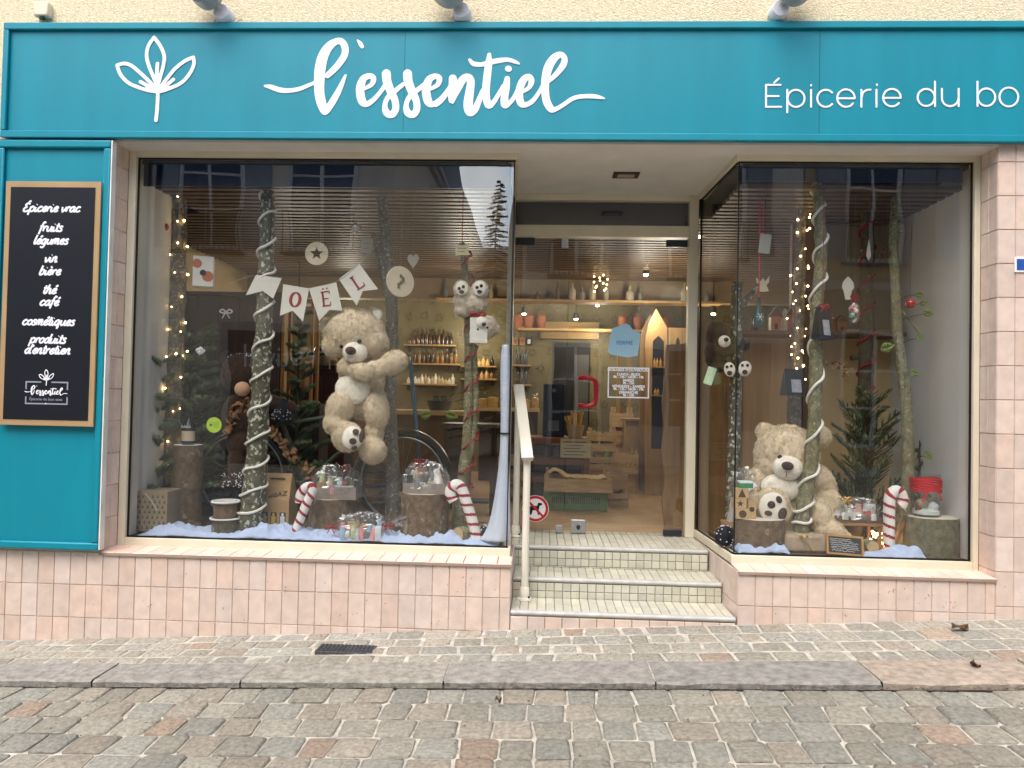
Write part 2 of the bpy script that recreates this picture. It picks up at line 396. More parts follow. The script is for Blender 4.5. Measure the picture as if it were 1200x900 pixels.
# fallen leaves
LEAFM = mat('dry_leaf', '#5e4630', .7, .3, 20)
gr = M()
for i in range(420):
    x = random.uniform(-3.2, 3.2); y = random.choice([random.uniform(-.5, -.01), kf(x)-abs(random.gauss(0, .03))-.005, random.uniform(-1.8, -.9)]); s_ = random.uniform(.0015, .005)
    z = gz(x)+(.003 if y > -.55 else -.016); b = random.uniform(.5, 1.6); gr.cur = (b, b*random.uniform(.85, 1), b*random.uniform(.7, .95))
    gr._add([(x-s_, y-s_*.7, z), (x+s_, y-s_*.5, z), (x+s_*.6, y+s_, z), (x-s_*.7, y+s_*.8, z), (x, y, z+s_)], [(0, 1, 4), (1, 2, 4), (2, 3, 4), (3, 0, 4)])
tag(gr.build('grit', mat('grit', '#5e564b', .9, .2, attr=True), smooth=False), 'loose grit and leaf crumbs lying on the street', kind='stuff')
def dry_leaf(px, py, sz, ang, label):
    c = on(px, py, gz((px-600)/230)); c.z = gz(c.x)+.012
    m_ = M(); n = 9; R = Matrix.Rotation(ang, 3, 'Z'); top, bot = [], []
    for i in range(n):
        t = i/(n-1); wv = math.sin(t*math.pi)**.8*.32*sz
        for sgn, L in ((1, top), (-1, bot)):
            q = R @ Vector(((t-.5)*sz, sgn*wv, .01*math.sin(t*7)+(.012 if sgn > 0 else 0)))
            L.append(c+q)
    mid = [(a+b)/2-Vector((0, 0, .006)) for a, b in zip(top, bot)]
    for i in range(n-1):
        m_.quad(top[i], top[i+1], mid[i+1], mid[i]); m_.quad(mid[i], mid[i+1], bot[i+1], bot[i])
    o = m_.build('fallen_leaf', LEAFM, origin=c); md = o.modifiers.new('thick', 'SOLIDIFY'); md.thickness = .0012
    tag(o, label, 'leaf', 'fallen leaves on the street')
dry_leaf(1125, 738, .11, .3, 'brown fallen leaf on the setts below the right window')
dry_leaf(1143, 778, .07, 1.2, 'curled brown leaf on the reddish kerb stone')
dry_leaf(584, 823, .03, .4, 'tiny brown leaf near the kerb at the middle of the road')
# ------------------------------------------------------------------ the shop building
B = thing('shop_building', 'town building with roughcast wall, pink tiled ground floor and two cream framed shop windows', 'building', (0, 0, 0))
XL, XR = -3.75, 3.9
def tilecol():
    b = random.uniform(.92, 1.06); r = random.random()
    return (b*1.02, b*(.955 if r < .2 else (1.0 if r < .85 else 1.03)), b*(.925 if r < .2 else (.99 if r < .85 else 1.05)))
def tiles(mb, o, u, v, n, W, H, tw, th, gap=.0027, u0=0., v0=0., dep=.005, colf=tilecol, stag=0, clip=None):
    o, u, v, n = Vector(o), Vector(u).normalized(), Vector(v).normalized(), Vector(n).normalized()
    flip = u.cross(v).dot(n) < 0
    j = math.floor(v0/th) if v0 else 0
    y = -v0
    while y < H-1e-4:
        ya, yb = max(y, 0), min(y+th, H)
        x = -u0
        while x < W-1e-4:
            xa, xb = max(x, 0), min(x+tw, W)
            if xb-xa > gap*2 and yb-ya > gap*2 and (clip is None or clip((xa+xb)/2, yb)):
                mb.cur = colf(); g_ = gap/2; d = dep+random.random()*.0012; e = .0025
                lo = [o+u*(a)+v*(b) for a, b in ((xa+g_, ya+g_), (xb-g_, ya+g_), (xb-g_, yb-g_), (xa+g_, yb-g_))]
                hi = [o+u*(a)+v*(b)+n*d for a, b in ((xa+g_+e, ya+g_+e), (xb-g_-e, ya+g_+e), (xb-g_-e, yb-g_-e), (xa+g_+e, yb-g_-e))]
                fs = [(4, 5, 6, 7)]+[(i, (i+1) % 4, (i+1) % 4+4, i+4) for i in range(4)]
                if flip: fs = [tuple(reversed(f)) for f in fs]
                mb._add(lo+hi, fs)
            x += tw
        y += th
Zv, Xv, Yv = Vector((0, 0, 1)), Vector((1, 0, 0)), Vector((0, 1, 0))
# upper wall, carried on over the sign
mb = M(); mb.box(XL, XR, .0, .3, 2.86, 6.6); mb.build('upper_wall', STUCCO, B)
# masonry behind the tiles
mb = M()
mb.box(XL, -.178, .008, .165, -.45, .383); mb.box(XL, -2.63, .165, .30, -.45, 2.86)
mb.box(1.133, 2.57, .008, .165, -.2, .383); mb.box(2.568, XR, .008, .30, -.2, 2.86)
mb.box(-2.64, -2.618, .01, .165, .383, 2.86); mb.box(XL, -2.64, .008, .165, .383, 2.86)
mb.box(-.45, -.178, .165, 1.1, -.1, .383)
mb._add([Vector(p) for p in ((1.133, .165, -.1), (1.092, 1.1, -.1), (1.4, 1.1, -.1), (1.4, .165, -.1), (1.133, .165, .383), (1.092, 1.1, .383), (1.4, 1.1, .383), (1.4, .165, .383))],
        [(0, 3, 2, 1), (4, 5, 6, 7), (0, 1, 5, 4), (1, 2, 6, 5), (2, 3, 7, 6), (3, 0, 4, 7)])
mb.build('masonry', GROUT, B)
TW, TH = .0985, .194
mb = M()
tiles(mb, (XL, .008, .386), Xv, -Zv, -Yv, -.172-XL, .82, TW, TH, u0=.03)
tiles(mb, (-.178, .008, .386), Yv, -Zv, Xv, 1.05, .5, TW, TH)
tiles(mb, (XL, .008, .39), Xv, Zv, -Yv, -2.62-XL, 2.46, TW, TH)
tiles(mb, (-2.618, .008, .39), Yv, Zv, Xv, .16, 2.46, .08, TH)
mb.build('tiled_base', TILE, B)
mb = M()
tiles(mb, (1.128, .008, .386), Xv, -Zv, -Yv, 1.432, .6, TW, TH)
sd_ = Vector((-.041, .935, 0))
tiles(mb, (1.133, .008, .386), sd_, -Zv, (-1, -.044, 0), 1.05, .5, .16, TH)
tiles(mb, (2.562, .008, 2.86), Xv, -Zv, -Yv, XR-2.562, 2.9, TW, TH, v0=.09)
tiles(mb, (2.568, .008, 2.86), Yv, -Zv, -Xv, .16, 2.47, .08, TH, v0=.09)
mb.build('tiled_pillar', TILE, B)
sc_ = M(); rr = random.Random(12)
for cx_, cz_, n_, sp_ in ((2.05, .27, 16, .09), (2.3, .25, 8, .05), (-1.45, .22, 10, .25), (-.45, .25, 10, .15), (-2.4, .05, 12, .3), (1.5, .12, 10, .2), (-.9, .05, 14, .35), (2.75, .4, 6, .15)):
    for i in range(n_):
        x, z = cx_+rr.gauss(0, sp_), cz_+rr.gauss(0, .05); l_, w_, a_ = rr.uniform(.002, .012), rr.uniform(.0008, .002), rr.uniform(0, 3.1); u_ = Vector((math.cos(a_), 0, math.sin(a_))); v_ = Vector((-u_.z, 0, u_.x)); p = Vector((x, -.0003, z))
        if x > 2.56 or (1.14 < x and z < .37) or (x < -.2 and z < .37): sc_.quad(p-u_*l_, p+v_*w_, p+u_*l_, p-v_*w_)
o = sc_.build('scuff_marks', mat('scuff', '#4c403a', .9, .2), B, smooth=False); tag(o, kind='stuff')
SILLT = mat('sill_tile', '#e8cfc0', .35, .07, 9, .05, 60, attr=True)
mb = M()
tiles(mb, (-2.618, -.008, .3865), Xv, (0, .178, .006), Zv, 2.45, .178, TW, .2)
mb.build('sill', SILLT, B); mb = M()
tiles(mb, (1.128, -.008, .3865), Xv, (0, .178, .006), Zv, 1.436, .178, TW, .2)
mb.build('sill', SILLT, B)
mb = M(); mb.box(-2.618, -.168, -.0095, .0, .372, .3845); mb.build('sill_edge', mat('sill_edge', '#a08c80', .6), B); mb = M(); mb.box(1.127, 2.564, -.0095, .0, .372, .3845); mb.build('sill_edge', mat('sill_edge', '#a08c80', .6), B)
# soffit over windows and entrance
mb = M(); mb.box(-2.62, 2.565, .004, 1.25, 2.845, 2.86); mb.build('soffit', SOFFIT, B)
mb = M(); c = at(733, 215, .6); mb.box(c.x-.085, c.x+.085, .52, .64, 2.838, 2.8455); o1 = mb.build('recessed_light', mat('dark_bronze', '#3a2f26', .5), B)
mb = M(); mb.box(c.x-.055, c.x+.055, .55, .61, 2.834, 2.8375); mb.build('lamp_glass', mat('lamp_glass', '#b9a58c', .3), o1)

# windows
PZ0, PZ1 = .445, 2.81
def window(name, bars, panes, gask, pel):
    mb = M()
    for b in bars: mb.box(*b) if len(b) == 6 else mb.prism(b[0], b[1])
    f_ = mb.build('window_frame', CREAM, B, bevel=.004, fixn=True)
    for (a, b, z0, z1) in panes:
        a, b = Vector((*a, 0)), Vector((*b, 0)); d = (b-a).normalized(); nn = Vector((-d.y, d.x, 0))*.003
        mb = M(); mb.prism([a-nn+Zv*z0, b-nn+Zv*z0, b+nn+Zv*z0, a+nn+Zv*z0], (0, 0, z1-z0)); mb.build('pane', GLASS if abs(d.x) > .5 else SIDEG, f_, fixn=True, smooth=False)
    mb = M()
    for q in gask: mb.bar(*q)
    mb.build('gasket', BLACKM, f_, fixn=True)
    mb = M(); mb.box(*pel); mb.build('pelmet', NAVY, f_, fixn=True)
    return f_
zs0, zs1 = .393, 2.853
Lb = [(-2.612, -2.565, .165, .235, zs0, zs1), (-2.565, -.186, .165, .235, zs0, PZ0), (-2.565, -.186, .165, .235, PZ1, zs1),
      ([(-.186, .235, zs0), (-.228, .235, zs0), (-.27, 1.04, zs0), (-.222, 1.04, zs0)], (0, 0, PZ0-zs0)),
      ([(-.186, .235, PZ1), (-.228, .235, PZ1), (-.27, 1.04, PZ1), (-.222, 1.04, PZ1)], (0, 0, zs1-PZ1))]
window('left', Lb, [((-2.565, .2), (-.212, .2), PZ0, PZ1), ((-.21, .2035), (-.243, 1.04), PZ0, PZ1)],
       [((-2.562, .192, PZ0+.004), (-.2, .192, PZ0+.004), .008, .012), ((-2.562, .192, PZ1-.004), (-.2, .192, PZ1-.004), .008, .012),
        ((-2.560, .192, PZ0), (-2.560, .192, PZ1), .011, .008), ((-.208, .195, PZ0), (-.208, .195, PZ1), .007, .01), ((-.243, 1.03, PZ0), (-.243, 1.03, PZ1), .012, .02)],
       (-2.56, -.23, .245, .262, at(300, 219, .25).z, 2.806))
Rb = [(2.527, 2.562, .165, .235, zs0, zs1), (1.128, 2.527, .165, .235, zs0, PZ0), (1.128, 2.527, .165, .235, PZ1, zs1),
      ([(1.128, .235, zs0), (1.18, .235, zs0), (1.13, 1.04, zs0), (1.082, 1.04, zs0)], (0, 0, PZ0-zs0)),
      ([(1.128, .235, PZ1), (1.18, .235, PZ1), (1.13, 1.04, PZ1), (1.082, 1.04, PZ1)], (0, 0, zs1-PZ1))]
window('right', Rb, [((1.155, .2), (2.527, .2), PZ0, PZ1), ((1.152, .2035), (1.106, 1.04), PZ0, PZ1)],
       [((1.15, .192, PZ0+.004), (2.524, .192, PZ0+.004), .008, .012), ((1.15, .192, PZ1-.004), (2.524, .192, PZ1-.004), .008, .012),
        ((2.522, .192, PZ0), (2.522, .192, PZ1), .011, .008), ((1.152, .195, PZ0), (1.152, .195, PZ1), .007, .01),
        ((1.149, .21, PZ0+.004), (1.105, 1.03, PZ0+.004), .012, .008), ((1.149, .21, PZ1-.004), (1.105, 1.03, PZ1-.004), .012, .008), ((1.104, 1.03, PZ0), (1.104, 1.03, PZ1), .012, .02)],
       (1.19, 2.5, .245, .262, at(1000, 213, .25).z, 2.806))
# door wall
YD = 1.08
mb = M()
mb.box(-.285, -.236, YD-.04, YD+.04, .385, 2.845); mb.box(1.022, 1.09, YD-.04, YD+.04, .385, 2.845)
mb.box(-.236, 1.022, YD-.04, YD+.04, 2.535, 2.618); mb.box(-.236, 1.022, YD-.04, YD+.04, 2.80, 2.845)
DF = mb.build('door_frame', CREAM, B, bevel=.004)
mb = M(); mb.box(-.236, 1.022, YD-.003, YD+.003, 2.618, 2.80); mb.build('transom_pane', GLASS, DF, smooth=False)
mb = M(); mb.box(-.236, 1.022, YD+.03, YD+.036, 2.618, 2.80); mb.build('transom_panel', NAVY, DF)
xm = at(664, 450, YD).x
DZ0, DZ1 = .388, 2.528
FIT = mat('patch_fitting', '#3c4148', .4, .05, metal=.6)
def leaf_(x0, x1):
    mb = M(); mb.box(x0, x1, YD-.005, YD+.005, DZ0, DZ1); return mb.build('door_leaf', GLASS, B, smooth=False)
def fitting(x0, x1, z0, z1, par, m_=FIT, nm='patch_fitting'):
    mb = M(); mb.box(x0, x1, YD-.018, YD-.0055, z0, z1); mb.box(x0, x1, YD+.0055, YD+.018, z0, z1)
    r = .008
    for x in (x0+.03, x1-.03): mb.cyl((x, YD-.021, (z0+z1)/2), (x, YD-.018, (z0+z1)/2), r, n=10)
    return mb.build(nm, m_, par, bevel=.004)
dl = leaf_(-.234, xm-.003); dr = leaf_(xm+.003, 1.018)
fitting(-.228, -.09, 2.475, 2.527, dl); fitting(xm-.055, xm-.007, 2.46, 2.527, dl, ALU); fitting(-.228, -.16, .39, .43, dl)
fitting(xm-.06, xm-.012, .392, .44, dl, ALU)
fitting(.865, 1.015, 2.47, 2.522, dr); fitting(.875, 1.005, .39, .43, dr)
c0, c1 = at(669, 626, YD), at(686, 610, YD)
mb = M(); mb.box(c0.x, c1.x, YD-.02, YD-.0055, .392, c1.z+.005); mb.box(c0.x, c1.x, YD+.0055, YD+.02, .392, c1.z+.005); lk = mb.build('lock', ALU, dr, bevel=.003)
mb = M(); cc = (c0+c1)/2; mb.ball((cc.x, YD-.022, cc.z+.005), (.014, .008, .02)); mb.build('keyhole', mat('key_cylinder', '#4b4d50', .3, metal=.8), lk)
RED = mat('red_lacquer', '#9c1220', .3, .05)
mb = M(); a, b = at(680, 443, YD-.03), at(680, 475, YD-.03); k = mpp(YD)
pts = [(a.x, YD-.006, a.z), (a.x, YD-.035, a.z), (a.x+8*k, YD-.06, a.z+.004), (a.x+16*k, YD-.062, a.z-.012), (a.x+18*k, YD-.062, a.z-.05), (a.x+18*k, YD-.062, b.z+.05), (a.x+16*k, YD-.062, b.z+.012), (a.x+8*k, YD-.06, b.z-.004), (b.x, YD-.035, b.z), (b.x, YD-.006, b.z)]
mb.tube(spline(pts, 5), .016, 12); mb.build('handle', RED, dr)

# entrance steps
ST = thing('entrance_steps', 'three cream mosaic tiled entrance steps with metal nosings below the glass door', 'steps', (.47, .4, .1))
def stepcol():
    b = random.uniform(.86, 1.06); return (b, b, b*random.uniform(.93, 1))
def one_step(y0, y1, z0, z1, xa, xb, pink=False):
    mb = M(); mb.box(xa, xb, y0+.004, y1, z0-.12, z1-.004); body = mb.build('step', STEPG, ST)
    mb = M(); tiles(mb, (xa, y0+.03, z1-.004), Xv, Yv, Zv, xb-xa, y1-y0-.03, .0515, .13, dep=.004, colf=stepcol, gap=.003); 
    if not pink: tiles(mb, (xa, y0+.004, z1-.03), Xv, -Zv, -Yv, xb-xa, z1-z0-.03, .0515, .0495, dep=.004, colf=stepcol, gap=.003)
    mb.build('mosaic_tile', STEPT, body)
    mb = M()
    if pink:
        tiles(mb, (xa, y0+.004, z1-.03), Xv, -Zv, -Yv, xb-xa, .25, .1, .1, colf=tilecol); mb.build('pink_riser', TILE, body)
        mb = M()
    mb.tube([(xa+.002, y0+.008, z1-.012), (xb-.002, y0+.008, z1-.012)], .0135, 12); mb.box(xa+.002, xb-.002, y0+.008, y0+.03, z1-.02, z1+.0015)
    mb.build('nosing', mat('nosing_metal', '#b9bab6', .6, .12, 20, metal=.1), body)
one_step(.0, .34, .0, .122, -.171, 1.118, True)
one_step(.3, .64, .122, .245, -.1715, 1.109)
one_step(.6, 1.2, .245, .384, -.2, 1.088)

# handrail
HR = thing('handrail', 'cream metal handrail with two fluted posts beside the entrance steps', 'handrail', (-.08, .1, .122))
RAILM = mat('rail_cream', '#dedacb', .4, .04, 8)
pf = on(614.5, 703, .122); pr_ = Vector((on(604, 629, .384).x, on(604, 629, .384).y, .384))
ztf = at(617, 535, pf.y).z; ztr = at(609, 455, pr_.y).z
def post(p, zt, nm='post'):
    mb = M(); r = .022
    prof = []
    n = 24
    pts = []
    for i in range(n):
        a = 2*math.pi*i/n; rr = r*(1-.06*(i % 2)); pts.append((p.x+rr*math.cos(a), p.y+rr*math.sin(a), p.z))
    mb.prism(pts, (0, 0, zt-p.z)); o = mb.build(nm, RAILM, HR, fixn=True)
    mb = M(); mb.lathe([(.045, 0), (.048, .004), (.045, .014), (.03, .018), (.03, .075), (.027, .08), (.022, .081)], p, 20); mb.build('post_foot', RAILM, o)
    mb = M(); mb.ball((p.x+.028, p.y-.022, p.z+.022), .007); mb.build('bolt', mat('bolt_black', '#1a1a1a', .4), o)
post(pf, ztf); post(pr_, ztr)
mb = M(); a = Vector((pf.x+.004, pf.y-.05, ztf-.01)); b = Vector((pr_.x, pr_.y+.02, ztr+.02))
mb.bar(a, b, .074, .028); mb.build('rail', RAILM, HR, bevel=.011)
d_ = (a-b).normalized()
mb = M(); mb.bar(a+d_*.0005, a+d_*.004, .068, .024); mb.build('end_cap', mat('rail_cap', '#cfc6b4', .5), HR, bevel=.003)

# shop room
mb = M(); mb.box(-3.4, 3.3, 1.2, 5.6, .33, .384); mb.build('shop_floor', WOOD_FLOOR, B)
DISPF = mat('display_board', '#6d5a45', .7, .2, 4)
ZF = .44
mb = M(); mb.box(-2.6, -.25, .236, 1.15, .40, ZF); mb.build('display_floor', DISPF, B); mb = M(); mb.box(1.19, 2.56, .236, 1.05, .40, ZF); mb.build('display_floor', DISPF, B)
WALLW = mat('display_wall', '#d6d8d8', .7, .05, 2)
mb = M(); mb.box(-2.66, -2.59, .236, .85, .38, 2.85); mb.build('display_wall', WALLW, B); mb = M(); mb.box(2.55, 2.62, .236, 2.4, .38, 2.85); mb.build('display_wall', WALLW, B)
# papered back wall with dark flower bursts
WP = mat('flower_wallpaper', '#716748', .7, .12, 5)
mb = M(); mb.box(-3.4, 3.3, 5.5, 5.6, .38, 2.9); bw = mb.build('back_wall', WP, B)
mb = M()
for r_ in range(10):
    for q in range(32):
        cx_, cz_ = -3.3+q*.21+(r_ % 2)*.105+jit(.02), .6+r_*.23+jit(.02); n = random.randint(9, 13)
        for i in range(n):
            a = i*2*math.pi/n+jit(.2); l0, l1 = .02, random.uniform(.045, .085); dx, dz = math.cos(a), math.sin(a)
            tx, tz = -dz*.0045, dx*.0045
            mb.quad((cx_+dx*l0, 5.498, cz_+dz*l0), (cx_+dx*l1*.6-tx, 5.498, cz_+dz*l1*.6-tz), (cx_+dx*l1, 5.498, cz_+dz*l1), (cx_+dx*l1*.6+tx, 5.498, cz_+dz*l1*.6+tz))
mb.build('wallpaper_print', mat('print_brown', '#2c2417', .8), bw, smooth=False)
# ceiling slats and the beam
mb = M(); mb.box(-3.4, -.25, .27, 1.13, 2.80, 2.84); mb.box(1.14, 3.3, .27, 1.13, 2.80, 2.84); mb.box(-3.4, 3.3, 1.131, 5.5, 2.80, 2.84); mb.build('shop_ceiling', mat('dark_ceiling', '#16120e', .9), B)
SLAT = mat('ceiling_slat', '#63503d', .45, .25, 3, .15, 40, stretch=(.5, 4, 1))
mb = M(); y = .34
while y < 3.9:
    if y > 1.1: mb.box(-3.3, 3.2, y, y+.048, 2.69, 2.715)
    else: mb.box(-2.59, -.3, y, y+.055, 2.69, 2.715); mb.box(1.19, 2.55, y, y+.055, 2.69, 2.715)
    y += .098
mb.build('ceiling_slats', SLAT, B)
mb = M(); mb.box(-3.4, 3.3, 3.95, 4.12, 2.46, 2.72); mb.build('beam', mat('beam_paint', '#85735a', .7, .1), B)
mb = M(); mb.box(-3.45, -3.4, 1.15, 5.5, .38, 2.85); mb.build('side_wall', mat('shop_wall', '#9b8660', .8, .1), B); mb = M(); mb.box(3.3, 3.35, 1.05, 5.5, .38, 2.85); mb.build('side_wall', mat('shop_wall', '#9b8660', .8, .1), B)
mb = M(); mb.box(-3.45, 3.4, 5.6, 5.8, -.4, 6.6); mb.box(-3.75, -3.45, .3, 5.8, -.4, 6.6); mb.box(3.4, 3.9, .3, 5.8, -.3, 6.6); mb.box(-3.6, 3.9, .3, 5.8, 6.4, 6.6)
mb.build('outer_shell', STUCCO, B)
# dark doorway at the back
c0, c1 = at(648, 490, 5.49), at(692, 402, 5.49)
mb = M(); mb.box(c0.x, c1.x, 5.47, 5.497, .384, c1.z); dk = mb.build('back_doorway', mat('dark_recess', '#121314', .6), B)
mb = M(); m_ = (c0.x+c1.x)/2+.03; mb.box(m_, c1.x-.02, 5.455, 5.4695, .6, c1.z-.16); mb.build('door_panel', mat('grey_door', '#4d4b47', .5), dk)
mb = M(); mb.box(c0.x-.18, c1.x+.1, 5.36, 5.49, c1.z+.04, c1.z+.26); mb.build('door_lintel', mat('lintel', '#93794d', .7), B)
# ------------------------------------------------------------------ fascia sign
SG = thing('fascia_sign', 'long teal fascia sign with white brush lettering and a three leaf emblem', 'sign', (0, -.05, 2.85))
mb = M(); mb.box(-3.284, 3.7, -.03, -.002, 2.87, 3.53); mb.build('panel', TEAL, SG)
mb = M()
def mould(x0, x1, z0, z1):
    mb.box(x0, x1, -.052, -.0305, z0, z1)
mould(-3.284, 3.7, 3.503, 3.545); mould(-3.284, 3.7, 2.85, 2.893); mould(-3.284, -3.25, 2.894, 3.502)
mb.box(-3.28, 3.7, -.03, -.0025, 3.5301, 3.541); mb.box(-3.28, 3.7, -.03, -.0025, 2.854, 2.8699)
fm = mb.build('moulding', TEAL, SG, bevel=.009)
for px in (474/2.727+300, 575/2.609+740):
    mb = M()
    x = at(px, 90, -.03).x; mb.box(x-.0012, x+.0012, -.0312, -.0302, 2.894, 3.502); mb.build('panel_joint', mat('joint_line', '#06485c', .6), SG)
YS = -.032
def sstroke(mb, pts, u0, v0, sc, rs=1., flat=.0009, k=6, n=8, Y=None, org=None):
    Y = YS if Y is None else Y
    out, rad = [], []
    for q in spline(pts, k):
        p = at(u0+q[0]/sc, v0+q[1]/sc, Y); p.y = Y-random.random()*.0006-.001
        out.append(p); rad.append(max(.0008, q[2]*rs/sc*mpp(Y)))
    mb.tube(out, rad, n, flat=flat)
    for p, r in ((out[0], rad[0]), (out[-1], rad[-1])): mb.ball(p, (r, flat, r), 12, 6)
L1 = [[(60, 405, 8), (100, 412, 16), (160, 432, 18), (220, 436, 16), (290, 425, 15), (350, 402, 13), (400, 380, 12)],
      [(480, 335, 20), (540, 275, 23), (590, 205, 24), (597, 150, 24), (575, 110, 23), (540, 106, 23), (490, 140, 30), (450, 205, 36), (430, 290, 38), (424, 380, 36), (426, 460, 34), (442, 530, 32), (458, 580, 20), (478, 562, 24), (510, 515, 24), (548, 450, 21), (576, 390, 16), (600, 335, 9)],
      [(680, 98, 5), (698, 120, 14), (711, 142, 13)]]
ee = [(722, 425, 12), (775, 395, 16), (786, 355, 20), (762, 338, 19), (722, 355, 24), (702, 400, 29), (698, 450, 29), (712, 508, 28), (742, 525, 21), (785, 500, 17), (830, 450, 15), (865, 400, 15)]
ss = [(873, 323, 31), (878, 375, 30), (902, 440, 28), (930, 500, 24), (935, 560, 24), (908, 597, 24), (872, 580, 24), (864, 530, 17), (885, 480, 17), (930, 440, 17), (985, 395, 15)]
L1 += [ee, ss, [(a+142, b, c) for a, b, c in ss], [(a+442, b+2, c) for a, b, c in ee]]
L2 = [[(60, 452, 16), (100, 420, 15), (140, 360, 14), (160, 310, 14)], [(167, 284, 26), (171, 340, 31), (164, 400, 28), (160, 433, 17), (168, 415, 18), (196, 350, 26), (230, 292, 26), (262, 276, 24), (282, 300, 25), (275, 370, 28), (266, 440, 31), (272, 490, 30), (286, 505, 21), (312, 478, 22), (340, 410, 18), (360, 360, 15)],
      [(400, 132, 13), (396, 190, 23), (388, 260, 25), (380, 340, 25), (380, 400, 25), (396, 455, 23), (426, 438, 17), (460, 385, 14), (490, 330, 12)],
      [(275, 165, 10), (300, 190, 16), (350, 195, 15), (400, 182, 17), (460, 170, 17), (520, 165, 14), (565, 178, 12), (590, 190, 7)],
      [(515, 285, 18), (508, 340, 24), (498, 400, 25), (500, 450, 25), (522, 448, 16), (555, 410, 14), (580, 360, 12)], [(521, 222, 20), (525, 224, 20)],
      [(605, 372, 11), (652, 345, 14), (670, 302, 19), (654, 272, 18), (622, 290, 23), (598, 340, 25), (592, 400, 25), (606, 445, 23), (640, 450, 17), (680, 425, 15), (720, 370, 13), (745, 320, 11)],
      [(770, 310, 13), (830, 255, 17), (874, 195, 21), (880, 152, 18), (852, 132, 20), (812, 157, 27), (777, 215, 29), (760, 290, 27), (757, 360, 25), (767, 430, 25), (795, 478, 23), (825, 480, 15), (870, 455, 14), (940, 410, 14), (1010, 398, 14), (1080, 400, 14), (1135, 412, 6)]]
mb = M()
for s_ in L1: sstroke(mb, s_, 300, 30, 5.714)
for s_ in L2: sstroke(mb, s_, 500, 40, 5.4545)
mb.build('brush_lettering', WHITE, SG)
LF = [[(455, 105), (405, 180), (390, 260), (405, 340), (440, 430), (485, 530)], [(455, 105), (510, 180), (545, 270), (535, 360), (512, 440), (485, 540)],
      [(130, 350), (190, 335), (250, 350), (320, 405), (390, 470), (460, 540)], [(130, 350), (160, 430), (230, 505), (320, 545), (400, 570), (480, 582)],
      [(800, 280), (730, 310), (650, 370), (590, 440), (520, 530)], [(800, 280), (805, 340), (770, 420), (700, 500), (600, 550), (500, 582)],
      [(485, 335), (480, 420), (482, 520)], [(335, 495), (400, 530), (470, 565)], [(625, 475), (570, 520), (500, 565)], [(488, 575), (485, 700), (472, 835)]]
LFF = [[(482, 440), (484, 500), (486, 560)], [(430, 545), (485, 560), (545, 545)], [(400, 548), (440, 560), (480, 570)], [(570, 545), (530, 560), (490, 572)]]
mb = M()
for s_ in LF: sstroke(mb, [(a, b, 16.5) for a, b in s_], 120, 30, 7.5)
for s_ in LFF: sstroke(mb, [(a, b, 24) for a, b in s_], 120, 30, 7.5, k=3)
mb.build('leaf_emblem', WHITE, SG)
def arc(cx, cy, r, a0, a1, n=14): return [(cx+r*math.cos(math.radians(a0+(a1-a0)*i/n)), cy-r*math.sin(math.radians(a0+(a1-a0)*i/n))) for i in range(n+1)]
def e_(cx, cy=134, r=39): return [[(cx-r, cy+1), (cx+r, cy+1)], arc(cx, cy, r, 0, 322, 18)]
def n_(x): return [[(x, 92), (x, 168)], [(x, 130), *arc(x+33, 124, 33, 180, 0), (x+66, 168)]]
def s_g(x): return [[(x+44, 103), (x+24, 92), (x+4, 106), (x+24, 128), (x+46, 148), (x+24, 168), (x, 156)]]
EP = [[(48, 75), (48, 173)], [(48, 75), (113, 75)], [(48, 125), (105, 125)], [(48, 173), (116, 173)], [(85, 65), (105, 46)],
      [(143, 97), (143, 198)], arc(182, 135, 38, 0, 360, 22), [(249, 97), (249, 173)], [(249, 75), (249, 78)], arc(315, 135, 38, 42, 318, 18), *e_(405),
      [(474, 97), (474, 173)], [(474, 135), (480, 112), (495, 99), (515, 96)], [(541, 96), (541, 173)], [(543, 73), (543, 76)], *e_(610, 132),
      arc(763, 131, 38, 0, 360, 22), [(802, 60), (802, 170)], [(833, 92), (833, 133), *arc(870, 133, 37, 185, 355), (908, 130)], [(908, 92), (908, 170)],
      [(992, 60), (992, 170)], arc(1032, 130, 39, 0, 360, 22), arc(1132, 129, 42, 0, 360, 22), *n_(1216), *s_g(1390), *e_(1500, 130), *n_(1575), *s_g(1680)]
for lo_, hi_ in ((0, 720), (720, 950), (950, 1320), (1320, 2000)):
    mb = M()
    for s_ in EP:
        if lo_ <= min(q[0] for q in s_) < hi_: sstroke(mb, [(a, b, 4.3) for a, b in s_], 885, 80, 3.81, k=2 if len(s_) > 8 else (4 if len(s_) > 2 else 1), n=6)
    mb.build('thin_lettering', WHITE, SG)

# ------------------------------------------------------------------ teal side panel and the menu board
SP = thing('shutter_panel', 'plain teal framed panel at the left end of the shopfront', 'panel', (-2.94, -.02, .4))
mb = M(); mb.box(-3.3, -2.6, -.026, -.0025, .41, 2.835); mb.build('panel', TEAL, SP)
mb = M()
mb.box(-3.3, -2.6, -.05, -.0265, 2.79, 2.838); mb.box(-3.3, -2.6, -.05, -.0265, .405, .45); mb.box(-2.645, -2.6, -.05, -.0265, .4505, 2.7895); mb.box(-3.3, -3.255, -.05, -.0265, .4505, 2.7895)
mb.build('moulding', TEAL, SP, bevel=.009)
mb = M(); mb.box(-2.5995, -2.592, -.045, -.0015, .41, 2.836); mb.build('edge_strip', mat('pale_edge', '#dfe0d8', .5), SP)
BD = thing('menu_board', 'tall dark wall board with tan border listing goods in white handwriting', 'board', (-2.94, -.055, 1.13))
Yb = -.066
x0, x1 = -3.222, -2.643; z0, z1 = 1.133, 2.582
mb = M(); mb.box(x0, x1, -.064, -.0505, z0, z1); mb.build('border', mat('tan_border', '#a98d66', .6, .08), BD, bevel=.002)
